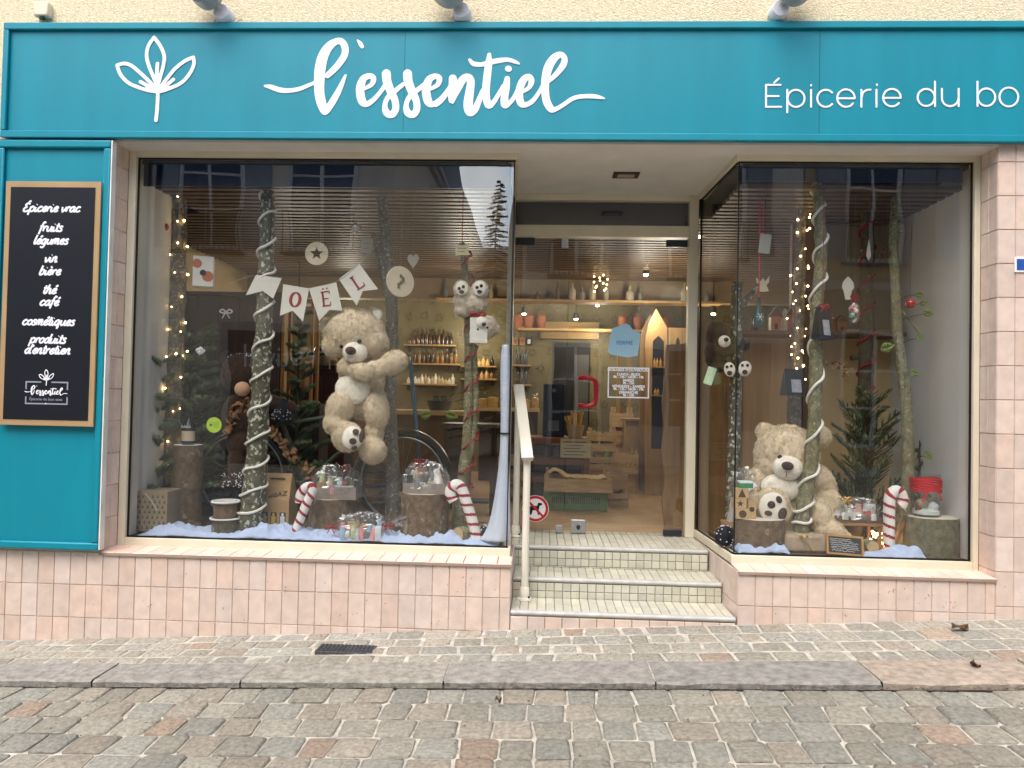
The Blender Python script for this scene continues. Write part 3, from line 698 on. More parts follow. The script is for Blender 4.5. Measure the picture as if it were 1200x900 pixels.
mb = M(); mb.box(x0+.032, x1-.032, -.0665, -.0642, z0+.035, z1-.035); mb.build('board_face', mat('board_navy', '#11161f', .4, .15, 3), BD)
Yt = -.0675
rows = [('Épicerie vrac', 61, 248, .0365), ('fruits', 60, 271, .037), ('légumes', 60, 286, .037), ('vin', 60, 307, .037), ('bière', 59, 322, .037), ('thé', 58.5, 344, .037), ('café', 58, 358, .037), ('cosmétiques', 57, 381, .037), ('produits', 56.5, 402, .037), ("d'entretien", 56, 414.5, .037)]
for t, px, py, xh in rows:
    p = at(px, py, Yt); mb = M(); 
    wd = sum(GL[c][1] for c in t)
    script_text(mb, t, p.x-.005, p.z, Yt, xh*.96, .0056, slant=.28)
    mb.build('handwriting', WHITE, BD)
mb = M()
def mini(s_, u0, v0, sc, cx, cy, X, Z, f, rs=1.15):
    out, rad = [], []
    for q in spline(s_, 3):
        out.append((X+(u0+q[0]/sc-cx)*f, Yt-random.random()*.0004, Z-(v0+q[1]/sc-cy)*f)); rad.append(max(.0012, q[2]*rs/sc*f))
    mb.tube(out, rad, 6, flat=.001)
pc = at(54, 459, Yt); fsc = .265/405
for s_ in L1: mini(s_, 300, 30, 5.714, 510, 100, pc.x, pc.z, fsc)
for s_ in L2: mini(s_, 500, 40, 5.4545, 510, 100, pc.x, pc.z, fsc)
mb.build('small_lettering', WHITE, BD); mb = M()
pl_ = at(54.5, 443, Yt)
for s_ in LF: mini([(a, b, 17) for a, b in s_], 120, 30, 7.5, 184, 95, pl_.x, pl_.z, .00098)
mb.build('small_emblem', WHITE, BD)
mb = M()
fx0, fx1 = at(30, 447, Yt).x, at(80, 447, Yt).x; fz1, fz0 = at(54, 447, Yt).z, at(54, 474, Yt).z; w_ = .008
mb.box(fx0, pl_.x-.03, Yt, Yt+.0008, fz1-w_, fz1); mb.box(pl_.x+.03, fx1, Yt, Yt+.0008, fz1-w_, fz1); mb.box(fx0, fx1, Yt, Yt+.0008, fz0, fz0+w_)
for x in (fx0, fx1-w_):
    mb.box(x, x+w_, Yt, Yt+.0008, fz0+w_+.0002, pc.z-.03); mb.box(x, x+w_, Yt, Yt+.0008, pc.z+.012, fz1-w_-.0002)
mb.build('emblem_frame', mat('grey_line', '#8f96a4', .6), BD)
text_mesh('Épicerie du bon sens', .024, 'emblem_caption', MATS['grey_line'], BD, (pc.x+.0, Yt-.0002, pc.z-.045))
mb = M(); mb.ball((pc.x, Yt, pc.z-.07), (.004, .001, .004)); mb.build('emblem_dot', WHITE, BD)

# ------------------------------------------------------------------ floodlights, junction box, plate
LGREY = mat('lamp_grey', '#a2a7ac', .4, .06, metal=.1); LWHT = mat('lamp_white', '#d9dce4', .4, .03)
LENS = mat('lamp_lens', '#8f9494', .15, .1)
CABLE = mat('pale_cable', '#d6cdb6', .6)
def flood(bx, by, side, label):
    """bx,by: photo pixel of the round wall base"""
    c = at(bx, by, -.06); k = mpp(-.06)
    t = thing('floodlight', label, 'floodlight', (c.x, -.0, c.z), 'floodlights above the sign')
    mb = M(); mb.lathe([(.0, -.03), (.044, -.028), (.052, -.01), (.054, .05)], (c.x, -.05, c.z), 20, axis=(0, 1, 0)); mb.build('base', LWHT, t)
    mb = M(); e = c+Vector((side*.075, -.11, .062)); mb.tube([c+Vector((0, -.03, .01)), c+Vector((side*.015, -.07, .04)), e], .012, 8); mb.build('arm', LGREY, t)
    ax = Vector((side*.35, -.62, -.55)).normalized()
    mb = M(); mb.lathe([(.0, -.12), (.07, -.10), (.115, -.05), (.125, .0), (.10, .014), (.072, .05), (.068, .058)], e+Vector((0, 0, .03)), 24, axis=ax); hd = mb.build('shade', LGREY, t)
    mb = M(); mb.lathe([(.067, .056), (.06, .068), (.04, .08), (0, .086)], e+Vector((0, 0, .03)), 24, axis=ax); mb.build('lens', LENS, hd)
    mb = M(); z = 3.549
    mb.tube(spline([(c.x-.07, -.012, z), (c.x-.05, -.02, z+.05), (c.x-.02, -.02, z+.06), (c.x+.0, -.02, z+.015)], 4), .004, 6)
    mb.tube(spline([(c.x+.02, -.02, z+.02), (c.x+.06, -.012, z+.012), (c.x+.1, -.014, z+.03), (c.x+.12, -.012, z+.004)], 4), .004, 6)
    mb.build('cable', CABLE, t)
flood(260, 15, -1, 'grey floodlight over the leaf emblem end of the sign')
flood(541, 13, -1, 'grey floodlight over the middle of the brush lettering')
flood(914, 11, 1, 'grey floodlight over the thin lettering, lamp turned right')
c = at(50, 13, -.03); mb = M(); mb.box(c.x-.045, c.x+.045, -.05, -.001, c.z-.035, c.z+.05); jb = thing('junction_box', 'small cream junction box on the roughcast above the sign', 'junction box', (c.x, 0, c.z))
mb.build('box', CREAM, jb, bevel=.008); mb = M(); mb.box(c.x-.012, c.x+.012, -.04, -.02, c.z-.05, c.z-.0355); mb.build('cable_gland', BLACKM, jb)
a, b = at(1189, 301, -.004), at(1189, 319, -.004)
sp = thing('street_number_plate', 'blue enamel plate with white border on the pink tiled pillar', 'plate', (a.x+.1, 0, b.z))
mb = M(); mb.box(a.x, a.x+.2, -.006, .0012, b.z, a.z); mb.build('plate_border', mat('enamel_white', '#eef0f2', .25), sp, bevel=.002)
mb = M(); mb.box(a.x+.011, a.x+.189, -.0075, -.0062, b.z+.012, a.z-.012); mb.build('plate_face', mat('enamel_blue', '#2f5aa8', .25), sp)

# ------------------------------------------------------------------ things stuck on the glass door
Yg = YD-.0065
c = at(627.5, 596, Yg); k = mpp(Yg)
nd = thing('no_dogs_sign', 'round red and white no dogs sticker low on the glass door', 'sign', (c.x, Yg, c.z))
mb = M(); mb.lathe([(0, 0), (.062*1.55, 0), (.062*1.55, .0012), (0, .0012)], (c.x, Yg, c.z), 32, axis=(0, -1, 0)); mb.build('disc', mat('sticker_white', '#e9e6e6', .5), nd)
mb = M(); R_ = .083
mb.tube([(c.x+R_*math.cos(t*math.pi/18), Yg-.0022, c.z+R_*math.sin(t*math.pi/18)) for t in range(37)], .0095, 6, flat=.0006); mb.bar((c.x-.06, Yg-.0022, c.z+.06), (c.x+.06, Yg-.0022, c.z-.06), .016, .0012, up=Vector((0, -1, 0))); mb.build('red_ring', mat('sticker_red', '#b3202c', .5), nd)
mb = M(); d = lambda x, z: (c.x+x, Yg-.0016, c.z+z)
mb.prism([d(-.045, -.02), d(-.045, .015), d(-.02, .02), d(.01, .02), d(.02, .045), d(.045, .04), d(.05, .03), d(.03, .02), d(.025, -.005), d(.028, -.045), d(.018, -.045), d(.01, -.012), d(-.02, -.012), d(-.028, -.045), d(-.038, -.045)], (0, -.0004, 0)); mb.build('dog', BLACKM, nd, smooth=False, fixn=True)
hs = thing('opening_hours', 'white lettered opening hours with white frame on the glass door', 'notice', (*at(736, 449, Yg)[:2], at(736, 467, Yg).z))
a, b = at(712.5, 430, Yg), at(760.5, 467, Yg); yf = Yg-.0004
mb = M(); t = .009
for q in ((a.x, b.x, a.z-t, a.z), (a.x, b.x, b.z, b.z+t), (a.x, a.x+t, b.z+t+.0002, a.z-t-.0002), (b.x-t, b.x, b.z+t+.0002, a.z-t-.0002)): mb.box(q[0], q[1], yf-.001, yf, q[2], q[3])
mb.build('frame_line', WHITE, hs)
for t, py, s_ in (("HORAIRES D'OUVERTURE", 433.8, .0262), ('LUNDI - JEUDI', 438.7, .026), ('9h - 12h / 14h30 - 19h', 441.9, .024), ('MARDI', 445.8, .026), ('9h - 12h', 449, .024), ('VENDREDI - SAMEDI', 452.9, .026), ('9h - 12h / 14h30 - 19h', 456.1, .024), ('DIMANCHE', 460, .026), ('9h - 12h', 463.2, .024)):
    p = at(736.5, py, yf); text_mesh(t, s_, 'lettering', WHITE, hs, (p.x, yf-.0006, p.z), bold=.0012)
cp = [at(x, y, Yg) for x, y in ((717, 385), (733, 379), (738, 381), (741, 386), (751, 391), (747, 417), (735, 419), (715, 415), (712, 412))]
fp = thing('closed_notice', 'cut out pale blue paper notice with blue lettering on the door', 'notice', (cp[0].x+.05, Yg, cp[-1].z))
mb = M(); mb.prism([(p.x, Yg-.0005, p.z) for p in cp], (0, -.0015, 0)); mb.build('paper', mat('pale_blue_paper', '#a9d2e6', .8, .04), fp, smooth=False, fixn=True)
p = at(732, 402, Yg); text_mesh('FERMÉ', .042, 'lettering', mat('blue_ink', '#4c86c4', .7), fp, (p.x, Yg-.0028, p.z))
# ------------------------------------------------------------------ builders for the display pieces
def bark_mat(name, base, spot, amt=.55, scale=26, dark='#2b2a22'):
    m = bpy.data.materials.new(name); m.use_nodes = True
    n, l = m.node_tree.nodes, m.node_tree.links; b = n['Principled BSDF']; b.inputs['Roughness'].default_value = .85
    tc = n.new('ShaderNodeTexCoord')
    def noise_(sc, det, st=(1, 1, 1)):
        mp = n.new('ShaderNodeMapping'); mp.inputs['Scale'].default_value = st; l.new(tc.outputs['Object'], mp.inputs[0])
        t = n.new('ShaderNodeTexNoise'); t.inputs['Scale'].default_value = sc; t.inputs['Detail'].default_value = det; l.new(mp.outputs[0], t.inputs['Vector']); return t
    def ramp(src, p0, p1, c0, c1):
        r = n.new('ShaderNodeValToRGB'); r.color_ramp.elements[0].position = p0; r.color_ramp.elements[1].position = p1
        r.color_ramp.elements[0].color = (*c0, 1); r.color_ramp.elements[1].color = (*c1, 1); l.new(src, r.inputs[0]); return r
    def mix(f, a, c):
        x = n.new('ShaderNodeMix'); x.data_type = 'RGBA'; l.new(f, x.inputs[0]); l.new(a, x.inputs[6]); l.new(c, x.inputs[7]); return x.outputs[2]
    c = lin(base); t1 = noise_(24, 7, (1.4, 1.4, 1)); r1 = ramp(t1.outputs['Fac'], .3, .7, [x*.55 for x in c], [x*1.25 for x in c])
    t2 = noise_(scale, 2, (1, 1, .8)); f2 = ramp(t2.outputs['Fac'], amt, amt+.05, (0, 0, 0), (1, 1, 1)); sp = n.new('ShaderNodeRGB'); sp.outputs[0].default_value = (*lin(spot), 1)
    t3 = noise_(30, 3, (1, 1, 3.5)); f3 = ramp(t3.outputs['Fac'], .66, .70, (0, 0, 0), (1, 1, 1)); dk = n.new('ShaderNodeRGB'); dk.outputs[0].default_value = (*lin(dark), 1)
    o = mix(f2.outputs[0], r1.outputs[0], sp.outputs[0]); o = mix(f3.outputs[0], o, dk.outputs[0]); l.new(o, b.inputs['Base Color'])
    bp = n.new('ShaderNodeBump'); bp.inputs['Strength'].default_value = .9; bp.inputs['Distance'].default_value = .012; l.new(t1.outputs['Fac'], bp.inputs['Height']); l.new(bp.outputs[0], b.inputs['Normal'])
    MATS[name] = m; return m
BARK_L = bark_mat('lichen_bark', '#625f4e', '#bfc3b3', .57, 44)
BARK_G = bark_mat('grey_bark', '#6f6a5f', '#aaa699', .60, 70)
BARK_O = bark_mat('olive_bark', '#7f7b5f', '#a5a790', .61, 75)
BARK_D = bark_mat('dark_bark', '#57503f', '#8d8672', .66)
LOGB = bark_mat('log_bark', '#6d5b48', '#97876e', .63, 14)
CUT = mat('cut_wood', '#c9ad82', .7, .12, 40)
CUTG = mat('weathered_cut', '#cfc8bd', .8, .1, 30)
RIBR = mat('red_ribbon', '#8e1222', .5, .1)
CORDW = mat('white_cord', '#e8e6df', .6, .03)
WIRE = mat('dark_wire', '#16221a', .5)
BULB = mat('fairy_bulb', '#ffe2b0', .4, 0, emit='#ffcf8a', estr=14)
THREAD = mat('thread', '#8a8578', .7)
FUR = mat('tan_fur', '#d9c9ae', .95, .08, 30, .5, 220, sheen=.35, attr=True)
FURW = mat('white_fur', '#efe9de', .9, .05, 25, .5, 170, sheen=.3, attr=True)
FURD = mat('dark_brown_fur', '#3d2a20', .95, .2, 22, .8, 160, sheen=.2, attr=True)
FURG = mat('grey_beige_fur', '#d6c9b8', .95, .12, 22, .8, 160, sheen=.3, attr=True)
PADB = mat('brown_felt', '#43302b', .9, .1, 30)
EYEB = mat('bear_eye', '#120d0b', .15)
SNOW = mat('snow_spray', '#e9edf2', .9, .05)
CLOTH = mat('pale_blue_cloth', '#b6c7ea', .9, .07, 9, .5, 60)
KRAFT = mat('kraft_card', '#a98a62', .85, .08, 10)
LEAFG = mat('green_leaf', '#6d7d42', .5, .3, 14)
GOLD = mat('gold_foil', '#c9a24a', .3, .1, metal=.8)
CELLO = glass_mat('cellophane', (.97, .98, .99), .13, .10)
_n, _l = CELLO.node_tree.nodes, CELLO.node_tree.links
_o = _n['Material Output']; _src = _o.inputs[0].links[0].from_socket; _df = _n.new('ShaderNodeBsdfDiffuse'); _df.inputs[0].default_value = (.8, .82, .85, 1)
_mx = _n.new('ShaderNodeMixShader'); _mx.inputs[0].default_value = .05; _l.new(_src, _mx.inputs[1]); _l.new(_df.outputs[0], _mx.inputs[2]); _l.new(_mx.outputs[0], _o.inputs[0])
JARG = glass_mat('jar_glass', (.95, .97, .96), .06)
def tangle(x): return Vector(x)
def to_floor(pts, z=ZF): 
    q = list(pts); b = Vector(q[-1]); q[-1] = Vector((b.x, b.y, z)); return q
def path_px(P, Y, k=5):
    """[(px,py,rpx)] -> points, radii"""
    S = spline(P, k); return [at(a, b, Y) for a, b, c in S], [c*mpp(Y) for a, b, c in S]
def trunk(P, Y, m_, label, branches=(), nm='bare_trunk', grp='bare tree trunks standing in the windows', floor=True):
    pts, rad = path_px(P, Y, 14)
    if floor:
        pts[-1] = Vector((pts[-1].x, Y, ZF+.001))
    t = thing(nm, label, 'tree trunk', pts[-1], grp)
    def rough(pts, rad, n=14):
        mb = M(); mb.tube(pts, rad, n)
        for i, v in enumerate(mb.v):
            c = pts[min(i//n, len(pts)-1)]; v = Vector(v); d = v-c; f = 1+.16*mnoise.noise(v*14)+.12*mnoise.noise(Vector((v.x*50, v.y*50, v.z*22)))+.08*mnoise.noise(v*110); mb.v[i] = tuple(c+d*f)
        return mb
    rough(pts, rad).build('trunk', m_, t, smooth=1.2)
    for Bp in branches:
        p2, r2 = path_px(Bp, Y); rough(p2, r2, 9).build('branch', m_, t, smooth=1.2)
    return t, pts, rad
def helix(pts, rad, turns, off, ph=math.pi, lo=0., hi=1., n=None):
    """rising wrap: front passes from left (low) to right (high)"""
    P = list(reversed(pts)); R = list(reversed(rad)); out = []; n = n or int(turns*22)
    for i in range(n+1):
        t = (lo+(hi-lo)*i/n)*(len(P)-1); a = int(min(t, len(P)-2)); f = t-a
        c = P[a].lerp(P[a+1], f); r = R[a]+(R[a+1]-R[a])*f+off; an = ph+2*math.pi*turns*i/n
        out.append(c+Vector((math.cos(an)*r, math.sin(an)*r, 0)))
    return out
def fairy(pts, rad, n, turns, label, lo=.05, hi=1, seed=3, spread=.02):
    rr = random.Random(seed); h = helix(pts, rad, turns, .008, lo=lo, hi=hi)
    t = thing('fairy_lights', label, 'string lights', h[0])
    mb = M(); mb.tube(h, .0016, 5); mb.build('wire', WIRE, t)
    me = None
    for i in range(n):
        q = h[int((i+.5)/n*(len(h)-1))]+Vector((rr.uniform(-1, 1), -abs(rr.uniform(0, 1)), rr.uniform(-1, 1)))*spread
        if me is None:
            mb = M(); mb.ball(ORG[t.name], .0062, 8, 6); o = mb.build('bulb', BULB, t); me = o.data
        else:
            o = bpy.data.objects.new('bulb', me); COL.objects.link(o); o.parent = t
        o.location = q-ORG[t.name]; s_ = rr.uniform(.6, 1.25); o.scale = (s_, s_, s_)
    return t
def cord(pts, rad, turns, label, r=.0088, lo=0, hi=1, m_=None, nm='rope_garland', cat='cord', flat=None):
    h = helix(pts, rad, turns, r*.8, lo=lo, hi=hi); mb = M()
    for i, q in enumerate(h): h[i] = q+Vector((0, 0, .006*math.sin(i*.7)))
    mb.tube(h, r, 8) if flat is None else mb.tube(h, r, 8)
    o = mb.build(nm, m_ or CORDW, origin=h[0]); return tag(o, label, cat)

def ell(px, py, dy, rx, rz, ry, ang=0):
    return (px, py, dy, rx, rz, ry, ang)
def blobs(mb, L, Y):
    for (px, py, dy, rx, rz, ry, ang) in L:
        k = mpp(Y+dy); c = at(px, py, Y+dy); mb.ball(c, (rx*k, ry*k, rz*k), 20, 14, rot=Matrix.Rotation(math.radians(ang), 3, 'Y'))
def plush(L, Y, m_, parent, nm, voxel=.010, nbl=16000, ln=.011, amp=.005, pre=None, sm=4):
    mb = M(); blobs(mb, L, Y); src = mb.build('tmp', m_, parent)
    md = src.modifiers.new('r', 'REMESH'); md.mode = 'VOXEL'; md.voxel_size = voxel
    m2 = src.modifiers.new('s', 'SMOOTH'); m2.iterations = sm; m2.factor = .5
    dg = bpy.context.evaluated_depsgraph_get(); ev = src.evaluated_get(dg); me = bpy.data.meshes.new_from_object(ev)
    bpy.data.objects.remove(src)
    nv = len(me.vertices); V = np.empty(nv*3); me.vertices.foreach_get('co', V); V = V.reshape(-1, 3)
    Nn = np.array([v.normal[:] for v in me.vertices])
    dsp = np.array([mnoise.noise(Vector(p)*42)*.45+mnoise.noise(Vector(p)*85)*.6+mnoise.noise(Vector(p)*9)*.25 for p in V])*amp
    V = V+Nn*dsp[:, None]
    F = [tuple(p.vertices) for p in me.polygons]; br = [1+.9*dsp[f[0]]/amp*.3 for f in F]
    tri = np.array([f[:3] for f in F]); tri2 = np.array([f[-1] for f in F])
    ar = np.linalg.norm(np.cross(V[tri[:, 1]]-V[tri[:, 0]], V[tri[:, 2]]-V[tri[:, 0]]), axis=1); pr = ar/ar.sum()
    idx = rng.choice(len(F), nbl, p=pr); u = rng.random((nbl, 1)); w2 = rng.random((nbl, 1))
    quad = np.array([[f[0], f[1], f[2], f[-1]] for f in F])[idx]
    P = (V[quad[:, 0]]*(1-u)+V[quad[:, 1]]*u)*(1-w2)+(V[quad[:, 3]]*(1-u)+V[quad[:, 2]]*u)*w2
    N0 = Nn[quad[:, 0]]; rd = rng.normal(size=(nbl, 3)); cl = np.array([[mnoise.noise(Vector(p)*30), mnoise.noise(Vector(p)*30+Vector((9, 2, 4))), mnoise.noise(Vector(p)*30+Vector((3, 8, 1)))] for p in P])
    D = N0*.6+cl*1.0+rd*.45+np.array([0, 0, -.35]); D /= np.linalg.norm(D, axis=1)[:, None]
    S = np.cross(D, N0+rd*.3); S /= (np.linalg.norm(S, axis=1)[:, None]+1e-9)
    l_ = ln*(.6+.8*rng.random((nbl, 1))); wd = .0014+.0014*rng.random((nbl, 1))
    P = P-N0*.002
    A, Bq, Cq = P-S*wd, P+S*wd, P+D*l_
    allV = np.vstack([V, A, Bq, Cq]); nf = [(nv+i, nv+nbl+i, nv+2*nbl+i) for i in range(nbl)]
    bb = (1.02+rng.normal(size=nbl)*.16+cl[:, 0]*.26)
    out = bpy.data.meshes.new(nm); out.from_pydata(allV.tolist(), [], F+nf); out.materials.append(m_)
    ca = out.attributes.new('Col', 'FLOAT_COLOR', 'FACE'); b_ = np.clip(np.concatenate([np.array(br), bb]), .5, 1.35)
    ca.data.foreach_set('color', np.stack([b_, b_*.985, b_*.96, np.ones_like(b_)], 1).astype(np.float32).ravel())
    out.polygons.foreach_set('use_smooth', [True]*len(out.polygons))
    o = bpy.data.objects.new(nm, out); COL.objects.link(o); o.parent = parent; ORG[o.name] = ORG[parent.name]; bpy.data.meshes.remove(me)
    return o
def smoothpart(L, Y, m_, parent, nm):
    mb = M(); mb.cur = (1, 1, 1); blobs(mb, L, Y); return mb.build(nm, m_, parent, smooth=3)
def parts(L, Y, m_, parent, nm):
    for q in L: smoothpart([q], Y, m_, parent, nm)

def stump(x0, x1, yt, Y, label, m_=None, cut=None, zb=None, nm='log_stump', snow=False, grp='cut log stumps used as plinths', depthk=1.):
    m_ = m_ or LOGB; zb = ZF if zb is None else zb
    k = mpp(Y); c = at((x0+x1)/2, yt, Y); r = (x1-x0)/2*k; zt = at((x0+x1)/2, yt+2, Y-r*.6).z; zt = max(zt, zb+.03)
    t = thing(nm, label, 'log', (c.x, Y, zb), grp)
    n, mz = 40, 9; mb = M(); vs, fs = [], []
    for j in range(mz):
        z = zb+(zt-zb)*j/(mz-1)
        for i in range(n):
            a = 2*math.pi*i/n; p = Vector((math.cos(a), math.sin(a), 0)); rr_ = r*(1+.05*mnoise.noise(p*2.2+Vector((c.x*5, 0, z)))+.045*mnoise.noise(Vector((p.x*9, p.y*9, z*5+c.x)))-(.03 if j in (0, mz-1) else 0)+(.07 if j == 0 else 0)*.5)
            vs.append((c.x+p.x*rr_, Y+p.y*rr_*depthk, z))
    for j in range(mz-1):
        for i in range(n): fs.append((j*n+i, j*n+(i+1) % n, (j+1)*n+(i+1) % n, (j+1)*n+i))
    mb._add(vs, fs); mb.build('bark', m_, t, smooth=1.5)
    mb = M(); top = vs[-n:]
    for ring in (1, .66, .33):
        pass
    mb._add([((v[0]-c.x)*.985+c.x, (v[1]-Y)*.985+Y, zt+.0008) for v in top], [tuple(range(n))]); mb._add([(v[0], v[1], zb+.0005) for v in vs[:n]], [tuple(range(n-1, -1, -1))])
    mb.build('cut_face', SNOW if snow else (cut or CUTG), t, smooth=False)
    return t, Vector((c.x, Y, zt)), r
def bottle(p, h, r, col, label, grp=None, lab=None, nm='bottle', cap=None, rough=.12):
    m_ = mat('glass_'+col.strip('#'), col, rough, .05, spec=.6)
    p = Vector(p); mb = M()
    mb.lathe([(0, 0), (r*.96, 0), (r, h*.03), (r, h*.52), (r*.85, h*.62), (r*.36, h*.76), (r*.3, h*.96), (r*.34, h*.965), (r*.34, h), (0, h)], p, 16)
    if lab is None and cap is None:
        o = mb.build(nm, m_, origin=p); return tag(o, label, 'bottle', grp)
    t = thing(nm, label, 'bottle', p, grp); mb.build('glass_body', m_, t)
    if lab:
        mb = M(); mb.lathe([(r*1.015, h*.12), (r*1.015, h*.42)], p, 16); mb.build('label', mat('paper_'+lab.strip('#'), lab, .8, .05), t)
    if cap:
        mb = M(); mb.lathe([(r*.38, h*.84), (r*.38, h*1.003), (0, h*1.006)], p, 12); mb.build('cap', mat('cap_'+cap.strip('#'), cap, .4, .05), t)
    return t
def cello_dome(parent, x0, x1, y0, y1, z0, z1, seed, nm='cellophane'):
    """crinkled clear wrap around a heap"""
    rr = Vector((seed*3.1, seed*1.7, 0)); mb = M(); vs, fs = [], []; nu, nv = 44, 17
    cx_, cy_ = (x0+x1)/2, (y0+y1)/2
    for j in range(nv+1):
        t = j/nv*math.pi/2
        for i in range(nu):
            a = 2*math.pi*i/nu; p = Vector((math.cos(a)*math.cos(t)**.6, math.sin(a)*math.cos(t)**.6, math.sin(t)))
            f = 1+.16*mnoise.noise(p*3+rr)+.15*abs(mnoise.noise(p*7+rr))+.09*mnoise.noise(p*17+rr)
            vs.append((cx_+p.x*(x1-x0)/2*f, cy_+p.y*(y1-y0)/2*f, z0+p.z*(z1-z0)*f))
    for j in range(nv):
        for i in range(nu): fs.append((j*nu+i, j*nu+(i+1) % nu, (j+1)*nu+(i+1) % nu, (j+1)*nu+i))
    mb._add(vs, fs); return mb.build(nm, CELLO, parent, smooth=False)
PASTEL = ['#d9d2c4', '#b9c9a0', '#d58f96', '#8fb4d4', '#e4e0d6', '#9a3b3b', '#c9b078', '#5c6b4a', '#e8dcd0', '#6f6a66', '#c7d6dd', '#a8844f']
def goodies(parent, x0, x1, y0, y1, z0, z1, n, seed, pal=None):
    """small jars, packets and bottles of a hamper, each its own part"""
    rr = random.Random(seed); pal = pal or PASTEL
    for i in range(n):
        x = x0+(x1-x0)*(i+.5)/n+rr.uniform(-.01, .01); y = rr.uniform(y0, y1); h = (z1-z0)*rr.uniform(.45, 1); c = rr.choice(pal); m_ = mat('pack_'+c.strip('#'), c, .45, .1, 30)
        r = min(.036, (x1-x0)/n*.62); mb = M(); q = rr.random()
        if q < .45: mb.lathe([(0, 0), (r, 0), (r, h*.7), (r*.8, h*.8), (r*.8, h), (0, h)], (x, y, z0), 12); mb.build('jar', m_, parent)
        elif q < .75: mb.box(x-r, x+r, y-.015, y+.015, z0, z0+h, rot=Matrix.Rotation(rr.uniform(-.4, .4), 3, 'Y')); mb.build('packet', m_, parent, bevel=.003)
        else: mb.ball((x, y, z0+h*.5), (r, r, h*.5), 12, 8); mb.build('pouch', m_, parent)
def bow(parent, p, s_, m_=None, nm='bow', org=None):
    p = Vector(p); mb = M()
    for sx in (-1, 1):
        L = [p, p+Vector((sx*s_*.5, -.003, s_*.45)), p+Vector((sx*s_, -.004, s_*.15)), p+Vector((sx*s_*.55, .004, -s_*.1)), p]
        mb.tube(spline(L, 4), s_*.13, 6, flat=.002, fdir=(0, -1, .3))
        mb.tube([p, p+Vector((sx*s_*.35, -.004, -s_*.5)), p+Vector((sx*s_*.6, 0, -s_*.95))], s_*.09, 6, flat=.0015)
    mb.ball(p, s_*.17, 10, 6)
    return mb.build(nm, m_ or RIBR, parent) if parent is not None else mb.build(nm, m_ or RIBR, origin=org or p)
def hang(p, r=.0011, m_=None, top=2.69):
    mb = M(); p = Vector(p); mb.cyl(p, (p.x, p.y, top), r, n=5); return mb, (m_ or THREAD)
def candy_cane(P, Y, label, dy1=0):
    S = spline(P, 26); pts = [at(a, b, Y+dy1*i/len(S)) for i, (a, b, c) in enumerate(S)]; rad = [c*mpp(Y) for a, b, c in S]
    mb = M(); n = 28; mb.tube(pts, rad, n, cap=True); L = 0; ln = [0]
    for i in range(1, len(pts)): L += (pts[i]-pts[i-1]).length; ln.append(L)
    cols = []
    for i in range(len(pts)-1):
        for k in range(n):
            f = (ln[i]/.062+k/n) % 1; cols.append((.32, .012, .03) if f < .3 else (.82, .80, .79))
    cols += [(.82, .8, .79)]*(len(mb.f)-len(cols)); mb.c = cols
    o = mb.build('candy_cane', mat('candy_plush', '#ffffff', .65, .02, attr=True), origin=pts[0]); return tag(o, label, 'candy cane', 'striped candy canes')
def drape(x0, x1, y0, y1, seed, hmax, label, zb=None, edge=.02, nx=110, ny=22, prof=None):
    """rumpled cloth lying on the display floor: one sheet with real folds"""
    zb = ZF if zb is None else zb; s_ = Vector((seed*7.3, seed*2.9, seed)); mb = M(); vs, fs = [], []
    for j in range(ny+1):
        for i in range(nx+1):
            u, v_ = i/nx, j/ny; x = x0+(x1-x0)*u; y = y0+(y1-y0)*v_+.012*mnoise.noise(Vector((x*9, v_*2, seed)))
            fo = .85*abs(mnoise.noise(Vector((x*5+v_*1.2, y*7, 0))+s_))+.6*abs(mnoise.noise(Vector((x*13, y*11, 4))+s_))+.42*abs(mnoise.noise(Vector((x*28+y*24, y*22, 7))+s_))
            env = min(1, v_*5+.15)*min(1, (1-v_)*4+.1)*min(1, u*14+.1)*min(1, (1-u)*14+.1)
            h = hmax*(prof(u) if prof else 1)*(.25+1.05*fo)*env+.003
            vs.append((x, y, zb+h))
    for j in range(ny):
        for i in range(nx): a = j*(nx+1)+i; fs.append((a, a+1, a+nx+2, a+nx+1))
    mb._add(vs, fs); o = mb.build('draped_cloth', CLOTH, origin=((x0+x1)/2, (y0+y1)/2, zb), smooth=3); md = o.modifiers.new('thick', 'SOLIDIFY'); md.thickness = .002; md.offset = 1
    return tag(o, label, 'cloth', 'pale blue cloths on the window floor')
NEEDLE = mat('fir_needles', '#66765a', .75, .35, 16, attr=True)
TWIG = mat('fir_twig', '#3f3427', .9, .25)
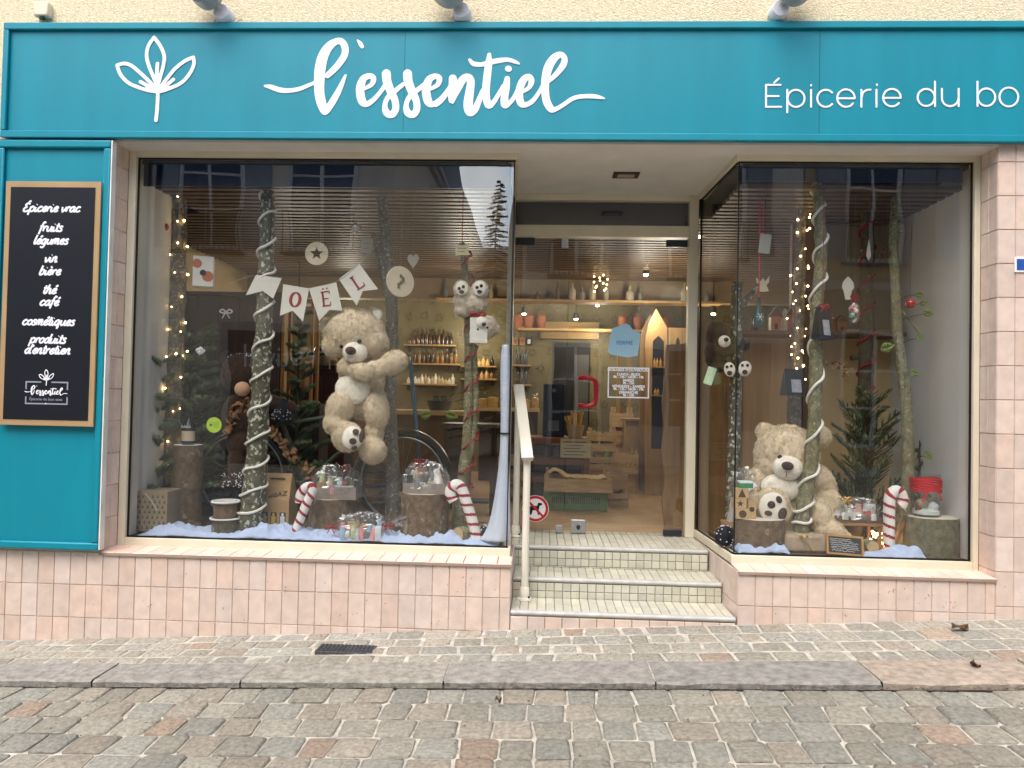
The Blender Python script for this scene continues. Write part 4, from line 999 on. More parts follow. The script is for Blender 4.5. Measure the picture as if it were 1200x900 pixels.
def fir(px, base, top, spread, Y, label, seed, nb=30, npn=60, droop=-.05, zb=None, needle=.026, wid=.0024, dens=1, up=.4, m_=None, nm='fir_tree', thin=0, taper=.75):
    rr = random.Random(seed); zb = ZF if zb is None else zb; c = at(px, base, Y); c.z = zb; ht = at(px, top, Y).z-zb; sp = spread*mpp(Y)
    t = thing(nm, label, 'fir', c); mb = M(); mb.cyl(c, c+Vector((0, 0, ht*.95)), .016, .004, 8); nd = M()
    for i in range(nb):
        f = (i+.5)/nb; L = sp*(1-taper*f)*rr.uniform(.65, 1.2); a = i*2.399+rr.uniform(-.3, .3); d = Vector((math.cos(a), math.sin(a)*.7, up*rr.uniform(.3, 1.4))).normalized()
        p0 = c+Vector((0, 0, ht*(.08+.85*f))); pts = [p0+d*L*s_/6+Vector((0, 0, droop*(s_/6)**2*L)) for s_ in range(7)]
        sub = [(pts, L)]
        for s_ in (1, 2, 3, 4, 5):
            for sg in (-1, 1):
                q = pts[s_]; dd = (d+d.cross(Zv).normalized()*sg*rr.uniform(.5, .9)+Vector((0, 0, rr.uniform(-.1, .25)))).normalized(); l2 = L*(.5-.06*s_); sub.append(([q+dd*l2*e/3 for e in range(4)], l2))
        for P, l_ in sub:
            mb.tube(P, [.0042*(1-.6*e/(len(P)-1)) for e in range(len(P))], 4, cap=False)
            k_ = int(npn*l_/sp*dens*4)
            for e in range(k_):
                if rr.random() < thin: continue
                tt = (e+rr.random())/k_*(len(P)-1); ia = min(int(tt), len(P)-2); q = P[ia].lerp(P[ia+1], tt-ia); ax = (P[ia+1]-P[ia]).normalized()
                an = rr.uniform(0, 6.28); o1 = ax.orthogonal().normalized(); o2 = ax.cross(o1); dr_ = (ax*.7+o1*math.cos(an)+o2*math.sin(an)).normalized(); sd2 = dr_.cross(ax).normalized()*wid
                b = rr.uniform(.6, 1.5); nd.cur = (b, b*rr.uniform(.9, 1.1), b*.9); e2 = q+dr_*needle*rr.uniform(.7, 1.2); nd._add([q-sd2, q+sd2, e2], [(0, 1, 2)])
    mb.build('branches', TWIG, t); nd.build('needles', m_ or NEEDLE, t, smooth=False); return t
def leaf_part(px, py, Y, s_, ang, parent, m_=None, nm='leaf'):
    c = at(px, py, Y); R = Matrix.Rotation(math.radians(ang), 3, 'Y') @ Matrix.Rotation(random.uniform(-.5, .5), 3, 'Z'); k = s_*mpp(Y); mb = M(); n = 7; up, dn, md = [], [], []
    for i in range(n):
        t = i/(n-1); wv = math.sin(math.pi*t**.8)*.36*k
        md.append(c+R @ Vector(((t-.5)*k, 0, 0))); up.append(c+R @ Vector(((t-.5)*k, -.1*wv, wv))); dn.append(c+R @ Vector(((t-.5)*k, -.1*wv, -wv)))
    for i in range(n-1): mb.quad(md[i], md[i+1], up[i+1], up[i]); mb.quad(dn[i], dn[i+1], md[i+1], md[i])
    o = mb.build(nm, m_ or LEAFG, parent, smooth=2); md_ = o.modifiers.new('thick', 'SOLIDIFY'); md_.thickness = .001; return o
# ------------------------------------------------------------------ left window display
SNOWY = 1
t1, p1, r1 = trunk([(209, 222, 9.5), (208, 320, 10), (204, 430, 11), (200, 540, 12), (199, 612, 13)], .72, BARK_G, 'thick grey trunk at the far left of the left window, wrapped in fairy lights')
fairy(p1, r1, 80, 12, 'warm fairy lights wound up the grey trunk at the far left of the left window', lo=.15, seed=4, spread=.03)
t2, p2, r2 = trunk([(314, 224, 8), (312, 300, 9), (309, 390, 10), (304, 480, 11), (299, 560, 13), (293, 612, 15)], .42, BARK_L, 'lichen spotted trunk wound with white cord in the left window')
cord(p2, r2, 11.2, 'thick white cord wound up the lichen spotted trunk of the left window', lo=.05, hi=.985)
t3, p3, r3 = trunk([(446, 222, 6), (451, 270, 6.5), (457, 330, 7), (460, 400, 7.2), (457, 470, 7.2), (460, 540, 8), (460, 602, 9)], .66, BARK_G, 'grey forked trunk that the large climbing teddy bear hugs',
    branches=[[(456, 345, 6), (446, 300, 5), (437, 275, 3.5)]])
t4, p4, r4 = trunk([(541, 285, 4), (546, 330, 4.3), (549, 400, 4.8), (549, 460, 5.2), (547, 520, 6), (541, 570, 7), (537, 606, 7.5)], .62, BARK_O, 'olive trunk with red ribbon holding two small bears in the left window',
    branches=[[(552, 385, 2.6), (557, 430, 3), (556, 500, 3.4), (545, 560, 3.6)]])
h = helix(p4, r4, 9, .016, lo=.12, hi=.98); mb = M(); h = [q+Vector((.02, 0, .012*math.sin(i*.9))) for i, q in enumerate(h)]; mb.tube(h, [.004+.004*abs(math.sin(i*.37)) for i in range(len(h))], 6); o = mb.build('red_garland', RIBR, origin=h[0]); tag(o, 'dark red ribbon garland twisted round the olive trunk of the left window', 'garland')

# the big bear climbing the trunk
YB = .50
b1 = thing('teddy_bear', 'large tan teddy bear climbing and hugging a trunk in the left window', 'teddy bear', at(438, 545, YB), 'plush bears in the windows')
plush([ell(416, 393, 0, 37, 33, 34, 8), ell(398, 405, -.02, 20, 18, 24), ell(434, 402, -.02, 22, 20, 24), ell(385, 384, .03, 11, 13, 8, -10), ell(438, 373, .03, 12, 13, 8, 25),
       ell(424, 446, .03, 27, 31, 25, 12), ell(424, 468, .03, 29, 24, 25), ell(408, 431, -.09, 13, 12, 13), ell(424, 436, -.17, 17, 11, 12, 10), ell(441, 433, -.19, 16, 11, 13, -12), ell(461, 425, -.17, 18, 14, 14, -28),
       ell(399, 478, -.10, 17, 22, 18, 18), ell(393, 496, -.12, 14, 14, 16), ell(407, 512, -.16, 19, 18, 13, 20), ell(441, 480, -.07, 15, 24, 17, -8), ell(439, 506, -.05, 11, 17, 13), ell(437, 528, -.08, 16, 16, 18)],
      YB, FUR, b1, 'body', nbl=70000)
plush([ell(413, 456, -.115, 21, 18, 8, 8)], YB, FURW, b1, 'chest_patch', voxel=.006, nbl=2500, ln=.008, amp=.003)
plush([ell(416, 413, -.155, 15, 12.5, 13, 6)], YB, FURW, b1, 'muzzle', voxel=.006, nbl=2500, ln=.005, amp=.0015)
smoothpart([ell(411, 411, -.225, 6.5, 5, 5, 8)], YB, PADB, b1, 'nose')
parts([ell(421, 400, -.185, 2.6, 2.8, 2.2), ell(400, 406, -.165, 2.2, 2.4, 2.2)], YB, EYEB, b1, 'eye')
smoothpart([ell(440, 371, -.012, 7, 9, 3, 25)], YB, FURW, b1, 'inner_ear')
sole = smoothpart([ell(413, 513, -.215, 13, 14, 6, 20)], YB, FURW, b1, 'foot_sole')
parts([ell(417, 506, -.252, 4, 3.6, 1.6), ell(413.5, 517, -.254, 4.5, 3.8, 1.6), ell(415, 525, -.245, 3.8, 2.2, 1.6, -15), ell(424, 511, -.24, 3.0, 8, 2.2, 8)], YB, PADB, b1, 'paw_pad')
# two small bears tied upside down on the olive trunk
YS2 = .52
b2 = thing('teddy_bear', 'small grey beige bear tied on the olive trunk with its paw soles turned out', 'teddy bear', at(551, 372, YS2), 'plush bears in the windows')
plush([ell(546, 352, 0, 15, 14, 13), ell(558, 356, -.01, 14, 13, 13), ell(541, 340, -.03, 10, 12, 9, -12), ell(562, 341, -.03, 11, 13, 9, 10), ell(543, 364, 0, 11, 8, 10)], YS2, FURG, b2, 'body', voxel=.007, nbl=7000, ln=.008, amp=.004)
parts([ell(541, 338, -.085, 7.5, 8.5, 2.5, -12), ell(562, 338, -.085, 8, 9, 2.5, 10)], YS2, FURW, b2, 'foot_sole')
parts([ell(538, 338, -.1, 2, 2, 1), ell(543, 336, -.1, 2, 2, 1), ell(541, 342, -.1, 3, 2.2, 1), ell(559, 337, -.1, 2, 2, 1), ell(564, 335, -.1, 2, 2, 1), ell(562, 342, -.1, 3, 2.2, 1)], YS2, PADB, b2, 'paw_pad')
b3 = thing('teddy_bear', 'small white faced bear hanging head first under the other small bear', 'teddy bear', at(566, 402, YS2), 'plush bears in the windows')
plush([ell(570, 384, 0, 13, 15, 12, 20), ell(560, 392, -.01, 10, 11, 10), ell(580, 385, 0, 6, 7, 5), ell(558, 373, 0, 6, 5, 5)], YS2, FURG, b3, 'body', voxel=.007, nbl=4500, ln=.008, amp=.004)
smoothpart([ell(564, 378, -.075, 7, 7, 5)], YS2, FURW, b3, 'muzzle'); smoothpart([ell(567, 380, -.105, 2.6, 2.2, 2)], YS2, PADB, b3, 'nose')
parts([ell(571, 384, -.08, 1.4, 1.4, 1.2), ell(560, 386, -.08, 1.4, 1.4, 1.2)], YS2, EYEB, b3, 'eye')
c = at(558, 392, .44); tg = thing('paper_label', 'blank white card label hanging from the small white faced bear', 'label', c); mb = M(); a, b = at(551, 372, .44), at(571, 402, .44); mb.box(a.x, b.x, .4385, .44, b.z, a.z); mb.build('card', mat('card_white', '#dcdad2', .8, .03), tg)
mb = M(); mb.cyl((c.x, .4395, a.z), (c.x+.01, .46, a.z+.05), .0012, n=5); mb.build('string', THREAD, tg)
bw_ = bow(None, at(560, 370, .45), .05, RIBR, 'ribbon_bow'); tag(bw_, 'dark red bow between the two small bears', 'bow')

# stumps with what stands on them
s1, top1, _ = stump(203, 238, 520, .62, 'tall log stump with a snowy top under the dark bottle', snow=True)
bt = bottle(top1+Vector((-.0, 0, .001)), .225, .042, '#141a22', 'dark bottle with cream label on the tall snowy stump', None, lab='#cbb9a0', cap='#20242e')
mb = M(); 
for s_ in range(4): mb.tube([(top1.x-.03+s_*.017, .62-.0445, top1.z+.115), (top1.x-.024+s_*.017, .62-.0455, top1.z+.135), (top1.x-.016+s_*.017, .62-.0445, top1.z+.117)], .0022, 5)
mb.build('white_script', WHITE, bt)
sA, topA, rA = stump(364, 418, 583, .56, 'brown log stump under the hamper below the climbing bear'); sB, topB, rB = stump(470, 526, 577, .42, 'wide log stump under the hamper beside the striped cane')
s2, top2, _ = stump(249, 280, 606, .36, 'short dark log at the bottom of a two log pile', m_=BARK_D); s3, top3, _ = stump(251, 278, 586, .36, 'small light log with snowy rim on top of a dark log', zb=top2.z+.001, m_=LOGB)
mb = M(); mb.tube([(top3.x+.083*math.cos(a*.2618), .36+.083*math.sin(a*.2618), top3.z-.004) for a in range(25)], .007, 6); mb.build('snow_rim', SNOW, s3)
mb = M(); mb.tube([(top2.x+.093*math.cos(a*.2618), .36+.093*math.sin(a*.2618), top2.z-.002) for a in range(25)], .005, 6); mb.build('snow_rim', SNOW, s2)
def hamper(x0, x1, yt, yb, Y, zb, label, seed, n, wrap_top, tray=True, pal=None, dep=.2, m_=None):
    a, b = at(x0, yt, Y-dep/2), at(x1, yb, Y-dep/2); k = mpp(Y); c = Vector(((a.x+b.x)/2, Y, zb)); t = thing('gift_hamper', label, 'hamper', c, 'cellophane wrapped hampers'); th = max(.03, a.z-zb) if tray else .004
    if tray:
        mb = M(); w_ = .008; X0, X1, Y0, Y1 = a.x, b.x, Y-dep/2, Y+dep/2
        mb.box(X0, X1, Y0, Y0+w_, zb, zb+th); mb.box(X0, X1, Y1-w_, Y1, zb, zb+th); mb.box(X0, X0+w_, Y0+w_+.0002, Y1-w_-.0002, zb, zb+th); mb.box(X1-w_, X1, Y0+w_+.0002, Y1-w_-.0002, zb, zb+th); mb.box(X0+w_, X1-w_, Y0+w_, Y1-w_, zb+.001, zb+.007)
        mb.build('tray', m_ or mat('grey_tray', '#8d8178', .8, .2, 20), t)
    zt = at((x0+x1)/2, wrap_top, Y).z
    goodies(t, a.x+.03, b.x-.03, Y-dep*.1, Y+dep*.2, zb+.01, zt-.02, n+1, seed, pal); goodies(t, a.x+.03, b.x-.03, Y-dep*.3, Y-dep*.15, zb+.01, zb+(zt-zb)*.85, n+2, seed+20, pal); goodies(t, a.x+.03, b.x-.03, Y-dep*.44, Y-dep*.34, zb+th*.4, zb+(zt-zb)*.66, n+2, seed+50, pal)
    cello_dome(t, a.x-.012, b.x+.012, Y-dep*.56, Y+dep*.5, zb+th*.5, zt, seed)
    return t, c, zt
h1, _, z_ = hamper(364, 417, 570, 583, .54, topA.z+.001, 'clear wrapped hamper in a grey tray under the climbing bear', 3, 5, 546)
bow(h1, at(404, 548, .45), .03)
h2, c2, _ = hamper(393, 450, 606, 630, .32, ZF+.012, 'cellophane hamper with red end bows lying on the pale cloth', 8, 6, 602, tray=False, dep=.16)
for px, py in ((388, 618), (455, 616)): bow(h2, at(px, py, .27), .038)
mb = M()
for i in range(26):
    a = at(456, 615, .3); e = at(random.uniform(464, 476), random.uniform(602, 618), .3+random.uniform(-.05, .05)); mb.quad(a, a+Vector((.004, .01, .01)), e+Vector((.006, 0, .012)), e)
mb.build('gathered_end', CELLO, h2, smooth=False)
h3, _, _ = hamper(472, 522, 566, 577, .42, topB.z+.001, 'clear wrapped hamper with red topping on the wide stump', 13, 5, 543, pal=['#e9e6e2', '#9a2b33', '#d5d2cf', '#3a3f44', '#c8b59a', '#b93a3f', '#6a7075'])
bow(h3, at(492, 541, .35), .035)

# canes, log, spotted bag
candy_cane([(346, 624, 5), (352, 608, 5.2), (360, 588, 5.4), (366, 576, 5.4), (364, 570, 5.4), (357, 572, 5.3), (352, 580, 5.3), (351, 589, 5.2)], .34, 'striped candy cane leaning beside the kraft bottle carrier')
candy_cane([(559, 633, 6.3), (554, 612, 6.3), (547, 590, 6.4), (541, 573, 6.5), (535, 568, 6.5), (529, 572, 6.4), (528, 580, 6.3), (532, 587, 6.2)], .30, 'striped candy cane leaning on the lying log at the right of the left window')
a, b = at(537, 631, .3), at(583, 616, .52); a.z = max(a.z, ZF+.055); b.z = ZF+.06
lg = thing('lying_log', 'short log with pale cut end lying behind the striped cane', 'log', (a.x, .3, ZF)); mb = M(); n = 16; pts = [a.lerp(b, i/5) for i in range(6)]; mb.tube(pts, .05, n)
for i, v in enumerate(mb.v): c = pts[min(i//n, 5)]; v = Vector(v); mb.v[i] = tuple(c+(v-c)*(1+.1*mnoise.noise(v*20)))
mb.build('bark', BARK_O, lg, smooth=1.3); d_ = (a-b).normalized(); mb = M(); mb.cyl(a, a+d_*.002, .047, n=20); mb.build('cut_face', CUT, lg)
SPOT = mat('spotted_navy', '#15161f', .8, .1)
def spotted(px, py, Y, rx, rz, label, seed, z=None):
    rr = random.Random(seed); k = mpp(Y); c = at(px, py, Y); c.z = max(c.z, (z or ZF)+rz*k); t = thing('spotted_bag', label, 'bag', (c.x, Y, c.z-rz*k)); mb = M(); mb.ball(c, (rx*k, rx*k*.7, rz*k), 20, 12)
    for i, v in enumerate(mb.v): v = Vector(v); mb.v[i] = tuple(c+(v-c)*(1+.25*mnoise.noise(v*25)))
    vs = [Vector(v) for v in mb.v]; mb.build('bag', SPOT, t, smooth=2); mb = M()
    for i in range(46):
        v = rr.choice(vs); mb.ball(v+(v-c).normalized()*.0005, .0045*rr.uniform(.6, 1.3), 6, 4)
    o = mb.build('white_print', WHITE, t); tag(o, kind='stuff'); return t
spotted(568, 624, .34, 8, 8, 'black bag with white spots beside the lying log', 2); spotted(527, 571, .40, 5, 6, 'little black spotted pouch at the edge of the wide stump', 5, topB.z)
# pale cloths
Lc = drape(-2.53, -.26, .232, .52, 3, .065, 'long pale blue cloth rumpled along the floor of the left window', prof=lambda u: .55+.5*abs(math.sin(u*9+1.2))+.35*max(0, math.sin(u*23)), nx=200)
pp, rr_ = path_px([(592.5, 404, 3), (592, 430, 4.5), (591.5, 508, 4), (590, 560, 6), (586, 610, 10), (580, 634, 15)], .26); mb = M(); n = 14; mb.tube(pp, rr_, n)
for i, v in enumerate(mb.v): c = pp[min(i//n, len(pp)-1)]; v = Vector(v); mb.v[i] = tuple(c+Vector(((v.x-c.x)*(1+.35*math.sin((i % n)*1.9)), (v.y-c.y)*.5*(1+.3*math.cos((i % n)*2.3)), 0))) if i < n*len(pp) else tuple(v)
o = mb.build('hanging_cloth', mat('pale_cloth', '#cfd9ec', .85, .04, 6, .2, 60), origin=pp[-1], smooth=2.5); tag(o, 'narrow pale blue cloth hanging down the right corner of the left window', 'cloth')
mb = M(); q = at(592, 508, .25); mb.tube([(q.x+.026*math.cos(i*.5236), .26+.018*math.sin(i*.5236), q.z) for i in range(13)], .006, 6); o = mb.build('cloth_tie', BLACKM, origin=q); tag(o, 'thin black tie round the narrow hanging cloth', 'tie')

# gift box with little trees, bottle carrier
a, b = at(153, 575, .34), at(195, 618, .34); gb = thing('gift_box', 'kraft gift box printed with small triangles at the left end of the left window', 'box', ((a.x+b.x)/2, .42, ZF))
mb = M(); mb.box(a.x, b.x, .34, .54, ZF+.012, a.z); mb.build('box', mat('box_grey_kraft', '#9b8c74', .8, .06), gb, bevel=.004); mb = M()
for r_ in range(7):
    for q in range(7):
        x = a.x+.02+q*(b.x-a.x-.03)/6.6+(r_ % 2)*.012; z = ZF+.03+r_*(a.z-ZF-.04)/7; mb.prism([(x-.008, .3395, z), (x+.008, .3395, z), (x, .3395, z+.022)], (0, -.0006, 0))
mb.build('triangle_print', mat('print_grey', '#5b5348', .8), gb, smooth=False, fixn=True)
mb = M(); p = at(174, 583, .33); mb.tube([at(170, 578, .334), at(178, 588, .334), at(184, 598, .334)], .006, 6, flat=.002); mb.build('ribbon', mat('pale_ribbon', '#bdb5a6', .6), gb)
Yk = .50; a, b = at(304, 574, Yk), at(338, 613, Yk); tz = at(322, 556, Yk).z; kz = at(322, 618, Yk).z; kz = ZF+.012
kc_ = thing('bottle_carrier', 'kraft cardboard bottle carrier with three bottle windows and a black stamp', 'carrier', ((a.x+b.x)/2, Yk, ZF))
xa_, xb_ = a.x, b.x; ym = Yk+.09
mb = M(); mb._add([(xa_, Yk, kz), (xb_, Yk, kz), (xb_, Yk+.18, kz), (xa_, Yk+.18, kz), (xa_, Yk, a.z-.06), (xb_, Yk, a.z-.06), (xb_, Yk+.18, a.z-.06), (xa_, Yk+.18, a.z-.06), (xa_+.012, ym-.006, tz), (xb_-.012, ym-.006, tz), (xb_-.012, ym+.006, tz), (xa_+.012, ym+.006, tz)],
   [(3, 2, 1, 0), (0, 1, 5, 4), (1, 2, 6, 5), (2, 3, 7, 6), (3, 0, 4, 7), (4, 5, 9, 8), (5, 6, 10, 9), (6, 7, 11, 10), (7, 4, 8, 11), (8, 9, 10, 11)]); mb.build('carton', KRAFT, kc_, smooth=False)
zsl = tz-.035; slope = (ym-.006-Yk)/(tz-a.z+.06); ysl = ym-.006-slope*.035
mb = M(); mb.bar((xa_+.05, ysl-.006, zsl), (xb_-.05, ysl-.006, zsl), .002, .026, up=Vector((0, -.9, .6))); mb.build('hand_slot', BLACKM, kc_)
zb_ = a.z-.03
text_mesh('#BAZ', .052, 'stamp', BLACKM, kc_, ((xa_+xb_)/2+.02, Yk+slope*.03-.004, zb_), xdir=(1, 0, .16), updir=(-.16, .75, 1))
mb = M(); w_ = (xb_-xa_)
for i in range(3): x = xa_+w_*(.2+.3*i); mb.box(x-.02, x+.02, Yk-.0015, Yk-.0005, kz+.035, kz+.12)
wn = mb.build('carton_window', mat('window_dark', '#3a3126', .6), kc_); cl_ = ['#9fae7e', '#c2a559', '#c9d2d6']
for i in range(3): x = xa_+w_*(.2+.3*i); mb = M(); mb.box(x-.014, x+.014, Yk-.006, Yk-.002, kz+.04, kz+.095); mb.ball((x, Yk-.004, kz+.105), (.009, .003, .012), 8, 6); mb.build('bottle_label', mat('lab'+cl_[i].strip('#'), cl_[i], .5, .2, 60), kc_)

# hanging things
def hung(nm, label, cat, c, grp='ornaments hanging in the windows'): return thing(nm, label, cat, c, grp)
PLY = mat('plywood', '#d8cbb2', .7, .08, 12)
Yh = .45; k = mpp(Yh)
c = at(371, 297, Yh); t = hung('star_disc', 'round plywood disc with a cut out star above the bunting', 'ornament', c); mb = M(); R = 14*k
star = [(c.x+(R*.62 if i % 2 == 0 else R*.26)*math.sin(i*math.pi/5), (R*.62 if i % 2 == 0 else R*.26)*math.cos(i*math.pi/5)+c.z) for i in range(10)]
ring = [(c.x+R*math.sin(i*math.pi/5), c.z+R*math.cos(i*math.pi/5)) for i in range(10)]
ring2 = [(c.x+R*math.sin((i+.5)*math.pi/5), c.z+R*math.cos((i+.5)*math.pi/5)) for i in range(10)]
for i in range(10):
    j = (i+1) % 10; mb.prism([(star[i][0], Yh, star[i][1]), (ring[i][0], Yh, ring[i][1]), (ring2[i][0], Yh, ring2[i][1]), (ring[j][0], Yh, ring[j][1]), (star[j][0], Yh, star[j][1])], (0, .006, 0))
mb.build('disc', PLY, t, smooth=False, fixn=True); mb, m_ = hang(c+Vector((0, .003, R))); mb.build('thread', m_, t)
c = at(469, 330, Yh-.05); t = hung('leaf_disc', 'tilted pale disc with a carved leaf hanging in front of the forked trunk', 'ornament', c); mb = M(); mb.lathe([(0, -.004), (.098, -.004), (.1, 0), (.098, .004), (0, .004)], c, 32, axis=(.62, -.78, 0)); mb.build('disc', PLY, t); mb = M(); ax = Vector((.62, -.78, 0)).normalized()
for i in range(6): mb.ball(c+ax*.006+Vector((.78*ax.z, 0, 0))+Vector((.78, .62, 0))*(.018*math.sin(i*1.05))+Vector((0, 0, .035-.014*i)), (.012, .004, .012), 8, 6)
mb.build('carving', mat('carved_brown', '#6b5a43', .8), t); mb, m_ = hang(c+Vector((0, 0, .1))); mb.build('thread', m_, t)
a, b = at(226, 302, .5), at(252, 337, .5); c = Vector(((a.x+b.x)/2, .5, b.z)); t = hung('paper_lantern', 'white square paper lantern with orange dots hanging by the left trunk', 'lantern', c); Rz = Matrix.Rotation(.35, 3, 'Z')
mb = M(); w_ = (b.x-a.x)*.40; mb.box(c.x-w_, c.x+w_, .5-w_, .5+w_, b.z, a.z, rot=Rz); mb.build('shade', mat('lantern_paper', '#dcd9d2', .8, .03), t)
f0_, f1_ = Rz @ Vector((0, -1, 0)), Rz @ Vector((-1, 0, 0))
for (u_, v_, r_, fc, m_) in ((-.5, .75, .03, 0, '#b5694c'), (.0, .2, .02, 0, '#2f2b2b'), (.4, -.0, .035, 0, '#b5694c'), (.0, .4, .02, 1, '#8f8a84'), (.5, .1, .03, 1, '#b5694c')):
    n_v = f0_ if fc == 0 else f1_; s_v = Vector((-n_v.y, n_v.x, 0)); p = Vector((c.x, .5, (a.z+b.z)/2))+n_v*(w_+.0006)+s_v*u_*w_*1.2+Zv*(v_-.3)*(a.z-b.z)*.55; mb = M(); mb.lathe([(0, 0), (r_, 0), (r_, .0006), (0, .0006)], p, 18, axis=n_v); mb.build('dot', mat('dot'+m_.strip('#'), m_, .8), t)
mb, m_ = hang((c.x, .5, a.z)); mb.build('thread', m_, t)
def bauble(px, py, Y, r, m_, label, thr=None):
    c = at(px, py, Y); k = mpp(Y); t = hung('bauble', label, 'bauble', c); mb = M(); mb.ball(c, r*k, 20, 14); mb.build('ball', m_, t, smooth=3); mb = M(); mb.cyl(c+Vector((0, 0, r*k*.96)), c+Vector((0, 0, r*k*1.25)), r*k*.25, n=10); mb.build('cap', GOLD, t); mb, m2 = hang(c+Vector((0, 0, r*k)), m_=thr); mb.build('thread', m2, t); return t
REDB = mat('red_bauble', '#a31522', .18, .05, spec=.8)
bauble(193, 266, .6, 5, REDB, 'small red bauble left of the trunk with fairy lights')
bauble(417, 267, .5, 6, mat('silver_bauble', '#b8b2aa', .15, .1, metal=.6), 'small silver bauble above the bunting pennants')
c = at(484, 305, .5); k = mpp(.5); t = hung('heart_ornament', 'pale grey heart hanging right of the forked trunk', 'ornament', c); mb = M()
hp = [(16*math.sin(a)**3*.42*k, (13*math.cos(a)-5*math.cos(2*a)-2*math.cos(3*a)-math.cos(4*a))*.62*k) for a in [i*math.pi/14 for i in range(28)]]
mb.prism([(c.x+x, .5, c.z+z) for x, z in hp], (0, .008, 0)); mb.build('heart', mat('heart_grey', '#a9a49b', .7, .08), t, smooth=False, fixn=True); mb, m_ = hang(c+Vector((0, .004, .03))); mb.build('thread', m_, t)
def card(px0, px1, py0, py1, Y, m_, label, nm='hanging_card', rib=False, lines=0):
    a, b = at(px0, py0, Y), at(px1, py1, Y); c = Vector(((a.x+b.x)/2, Y, a.z)); t = hung(nm, label, 'card', c); mb = M(); mb.box(a.x, b.x, Y, Y+.002, b.z, a.z, rot=Matrix.Rotation(jit(.12), 3, 'Y')); cd = mb.build('card', m_, t)
    if lines:
        mb = M()
        for i in range(lines): z = a.z-(a.z-b.z)*(i+1)/(lines+1); mb.box(a.x+.015, b.x-.015-.01*(i % 2), Y-.001, Y-.0004, z-.002, z+.002)
        mb.build('ink_line', mat('ink_grey', '#5f5a52', .8), cd)
    mb, m2 = hang((c.x, Y+.001, a.z-.004), r=.003 if rib else .0011, m_=RIBR if rib else None); mb.build('ribbon' if rib else 'thread', m2, t); return t
card(423, 436, 279, 297, .55, mat('card_grey', '#8f8b84', .8), 'grey card hanging behind the pennants', lines=2); card(534, 549, 287, 299, .47, mat('card_cream', '#d6c9a0', .8), 'cream card with red ribbon hanging on the olive trunk', rib=True, lines=2)
# bunting
Yb_ = .36; bn = thing('bunting', 'white swallowtail pennants with red letters strung across the left window', 'bunting', at(365, 345, Yb_)); FELT = mat('white_felt', '#d5d2c8', .85, .05); LRED = mat('letter_red', '#8c1c2a', .8)
PNS = [([(288, 346), (300, 322), (330, 326), (320, 350), (308, 341)], None), ([(332, 333), (362, 338), (355, 377), (343, 364), (328, 370)], 'O'), ([(362, 338), (394, 331), (401, 364), (386, 363), (374, 376)], 'Ë'), ([(397, 327), (421, 309), (443, 339), (425, 341), (418, 358)], 'L')]
for i, (pl, ch) in enumerate(PNS):
    mb = M(); y = Yb_+jit(.004); mb.prism([at(x, yy, y) for x, yy in pl], (0, .003, 0)); pn = mb.build('pennant', FELT, bn, smooth=False, fixn=True)
    if ch:
        cx_, cy_ = {'O': (346, 351), 'Ë': (382, 350), 'L': (419, 330)}[ch]; an = {'O': .12, 'Ë': -.16, 'L': -.62}[ch]; p = at(cx_, cy_, y-.002); X = Vector((math.cos(an), 0, -math.sin(an))); U = Vector((math.sin(an), 0, math.cos(an)))
        q = lambda x, z: p+X*x+U*z
        mb = M(); H = .045
        def st(x0, z0, x1, z1, w_): mb.bar(q(x0, z0), q(x1, z1), w_, .0016, up=Vector((0, -1, 0)))
        if ch == 'O': mb.tube([q(.03*math.cos(j*.2618), H*math.sin(j*.2618)) for j in range(25)], [.0045+.006*abs(math.cos(j*.2618)) for j in range(25)], 6, flat=.0012)
        else:
            x0 = -.018; st(x0, -H, x0, H, .013); st(x0-.012, -H, .026, -H, .008); st(.026, -H, .026, -H+.02, .006)
            if ch == 'Ë': st(x0-.012, H, .026, H, .008); st(x0, 0, .016, 0, .007); st(.026, H, .026, H-.018, .006); [mb.ball(q(dx, H+.02), (.006, .0012, .006), 8, 5) for dx in (-.012, .014)]
            else: st(x0-.012, H, x0+.014, H, .007)
        mb.build('letter', LRED, pn)
mb = M(); mb.tube([at(x, y, Yb_+.004) for x, y in spline([(270, 332), (300, 323), (331, 333), (362, 338), (396, 329), (421, 309), (445, 282)], 4)], .0025, 6); mb.build('string', THREAD, bn)
c = at(251, 498, .207); t = thing('round_sticker', 'lime green round sticker on the glass of the left window', 'sticker', c); mb = M(); mb.lathe([(0, 0), (.048, 0), (.048, .001), (0, .001)], (c.x, .2045, c.z), 28, axis=(0, 1, 0)); mb.build('disc', mat('lime', '#a9c83a', .6, .06), t)
mb = M(); mb.ball((c.x-.02, .2042, c.z), (.009, .0006, .009), 10, 5); [mb.box(c.x-.004, c.x+.03, .2036, .2043, c.z+.012-i*.013, c.z+.015-i*.013) for i in range(3)]; mb.build('print', mat('sticker_ink', '#5d5a24', .7), t)

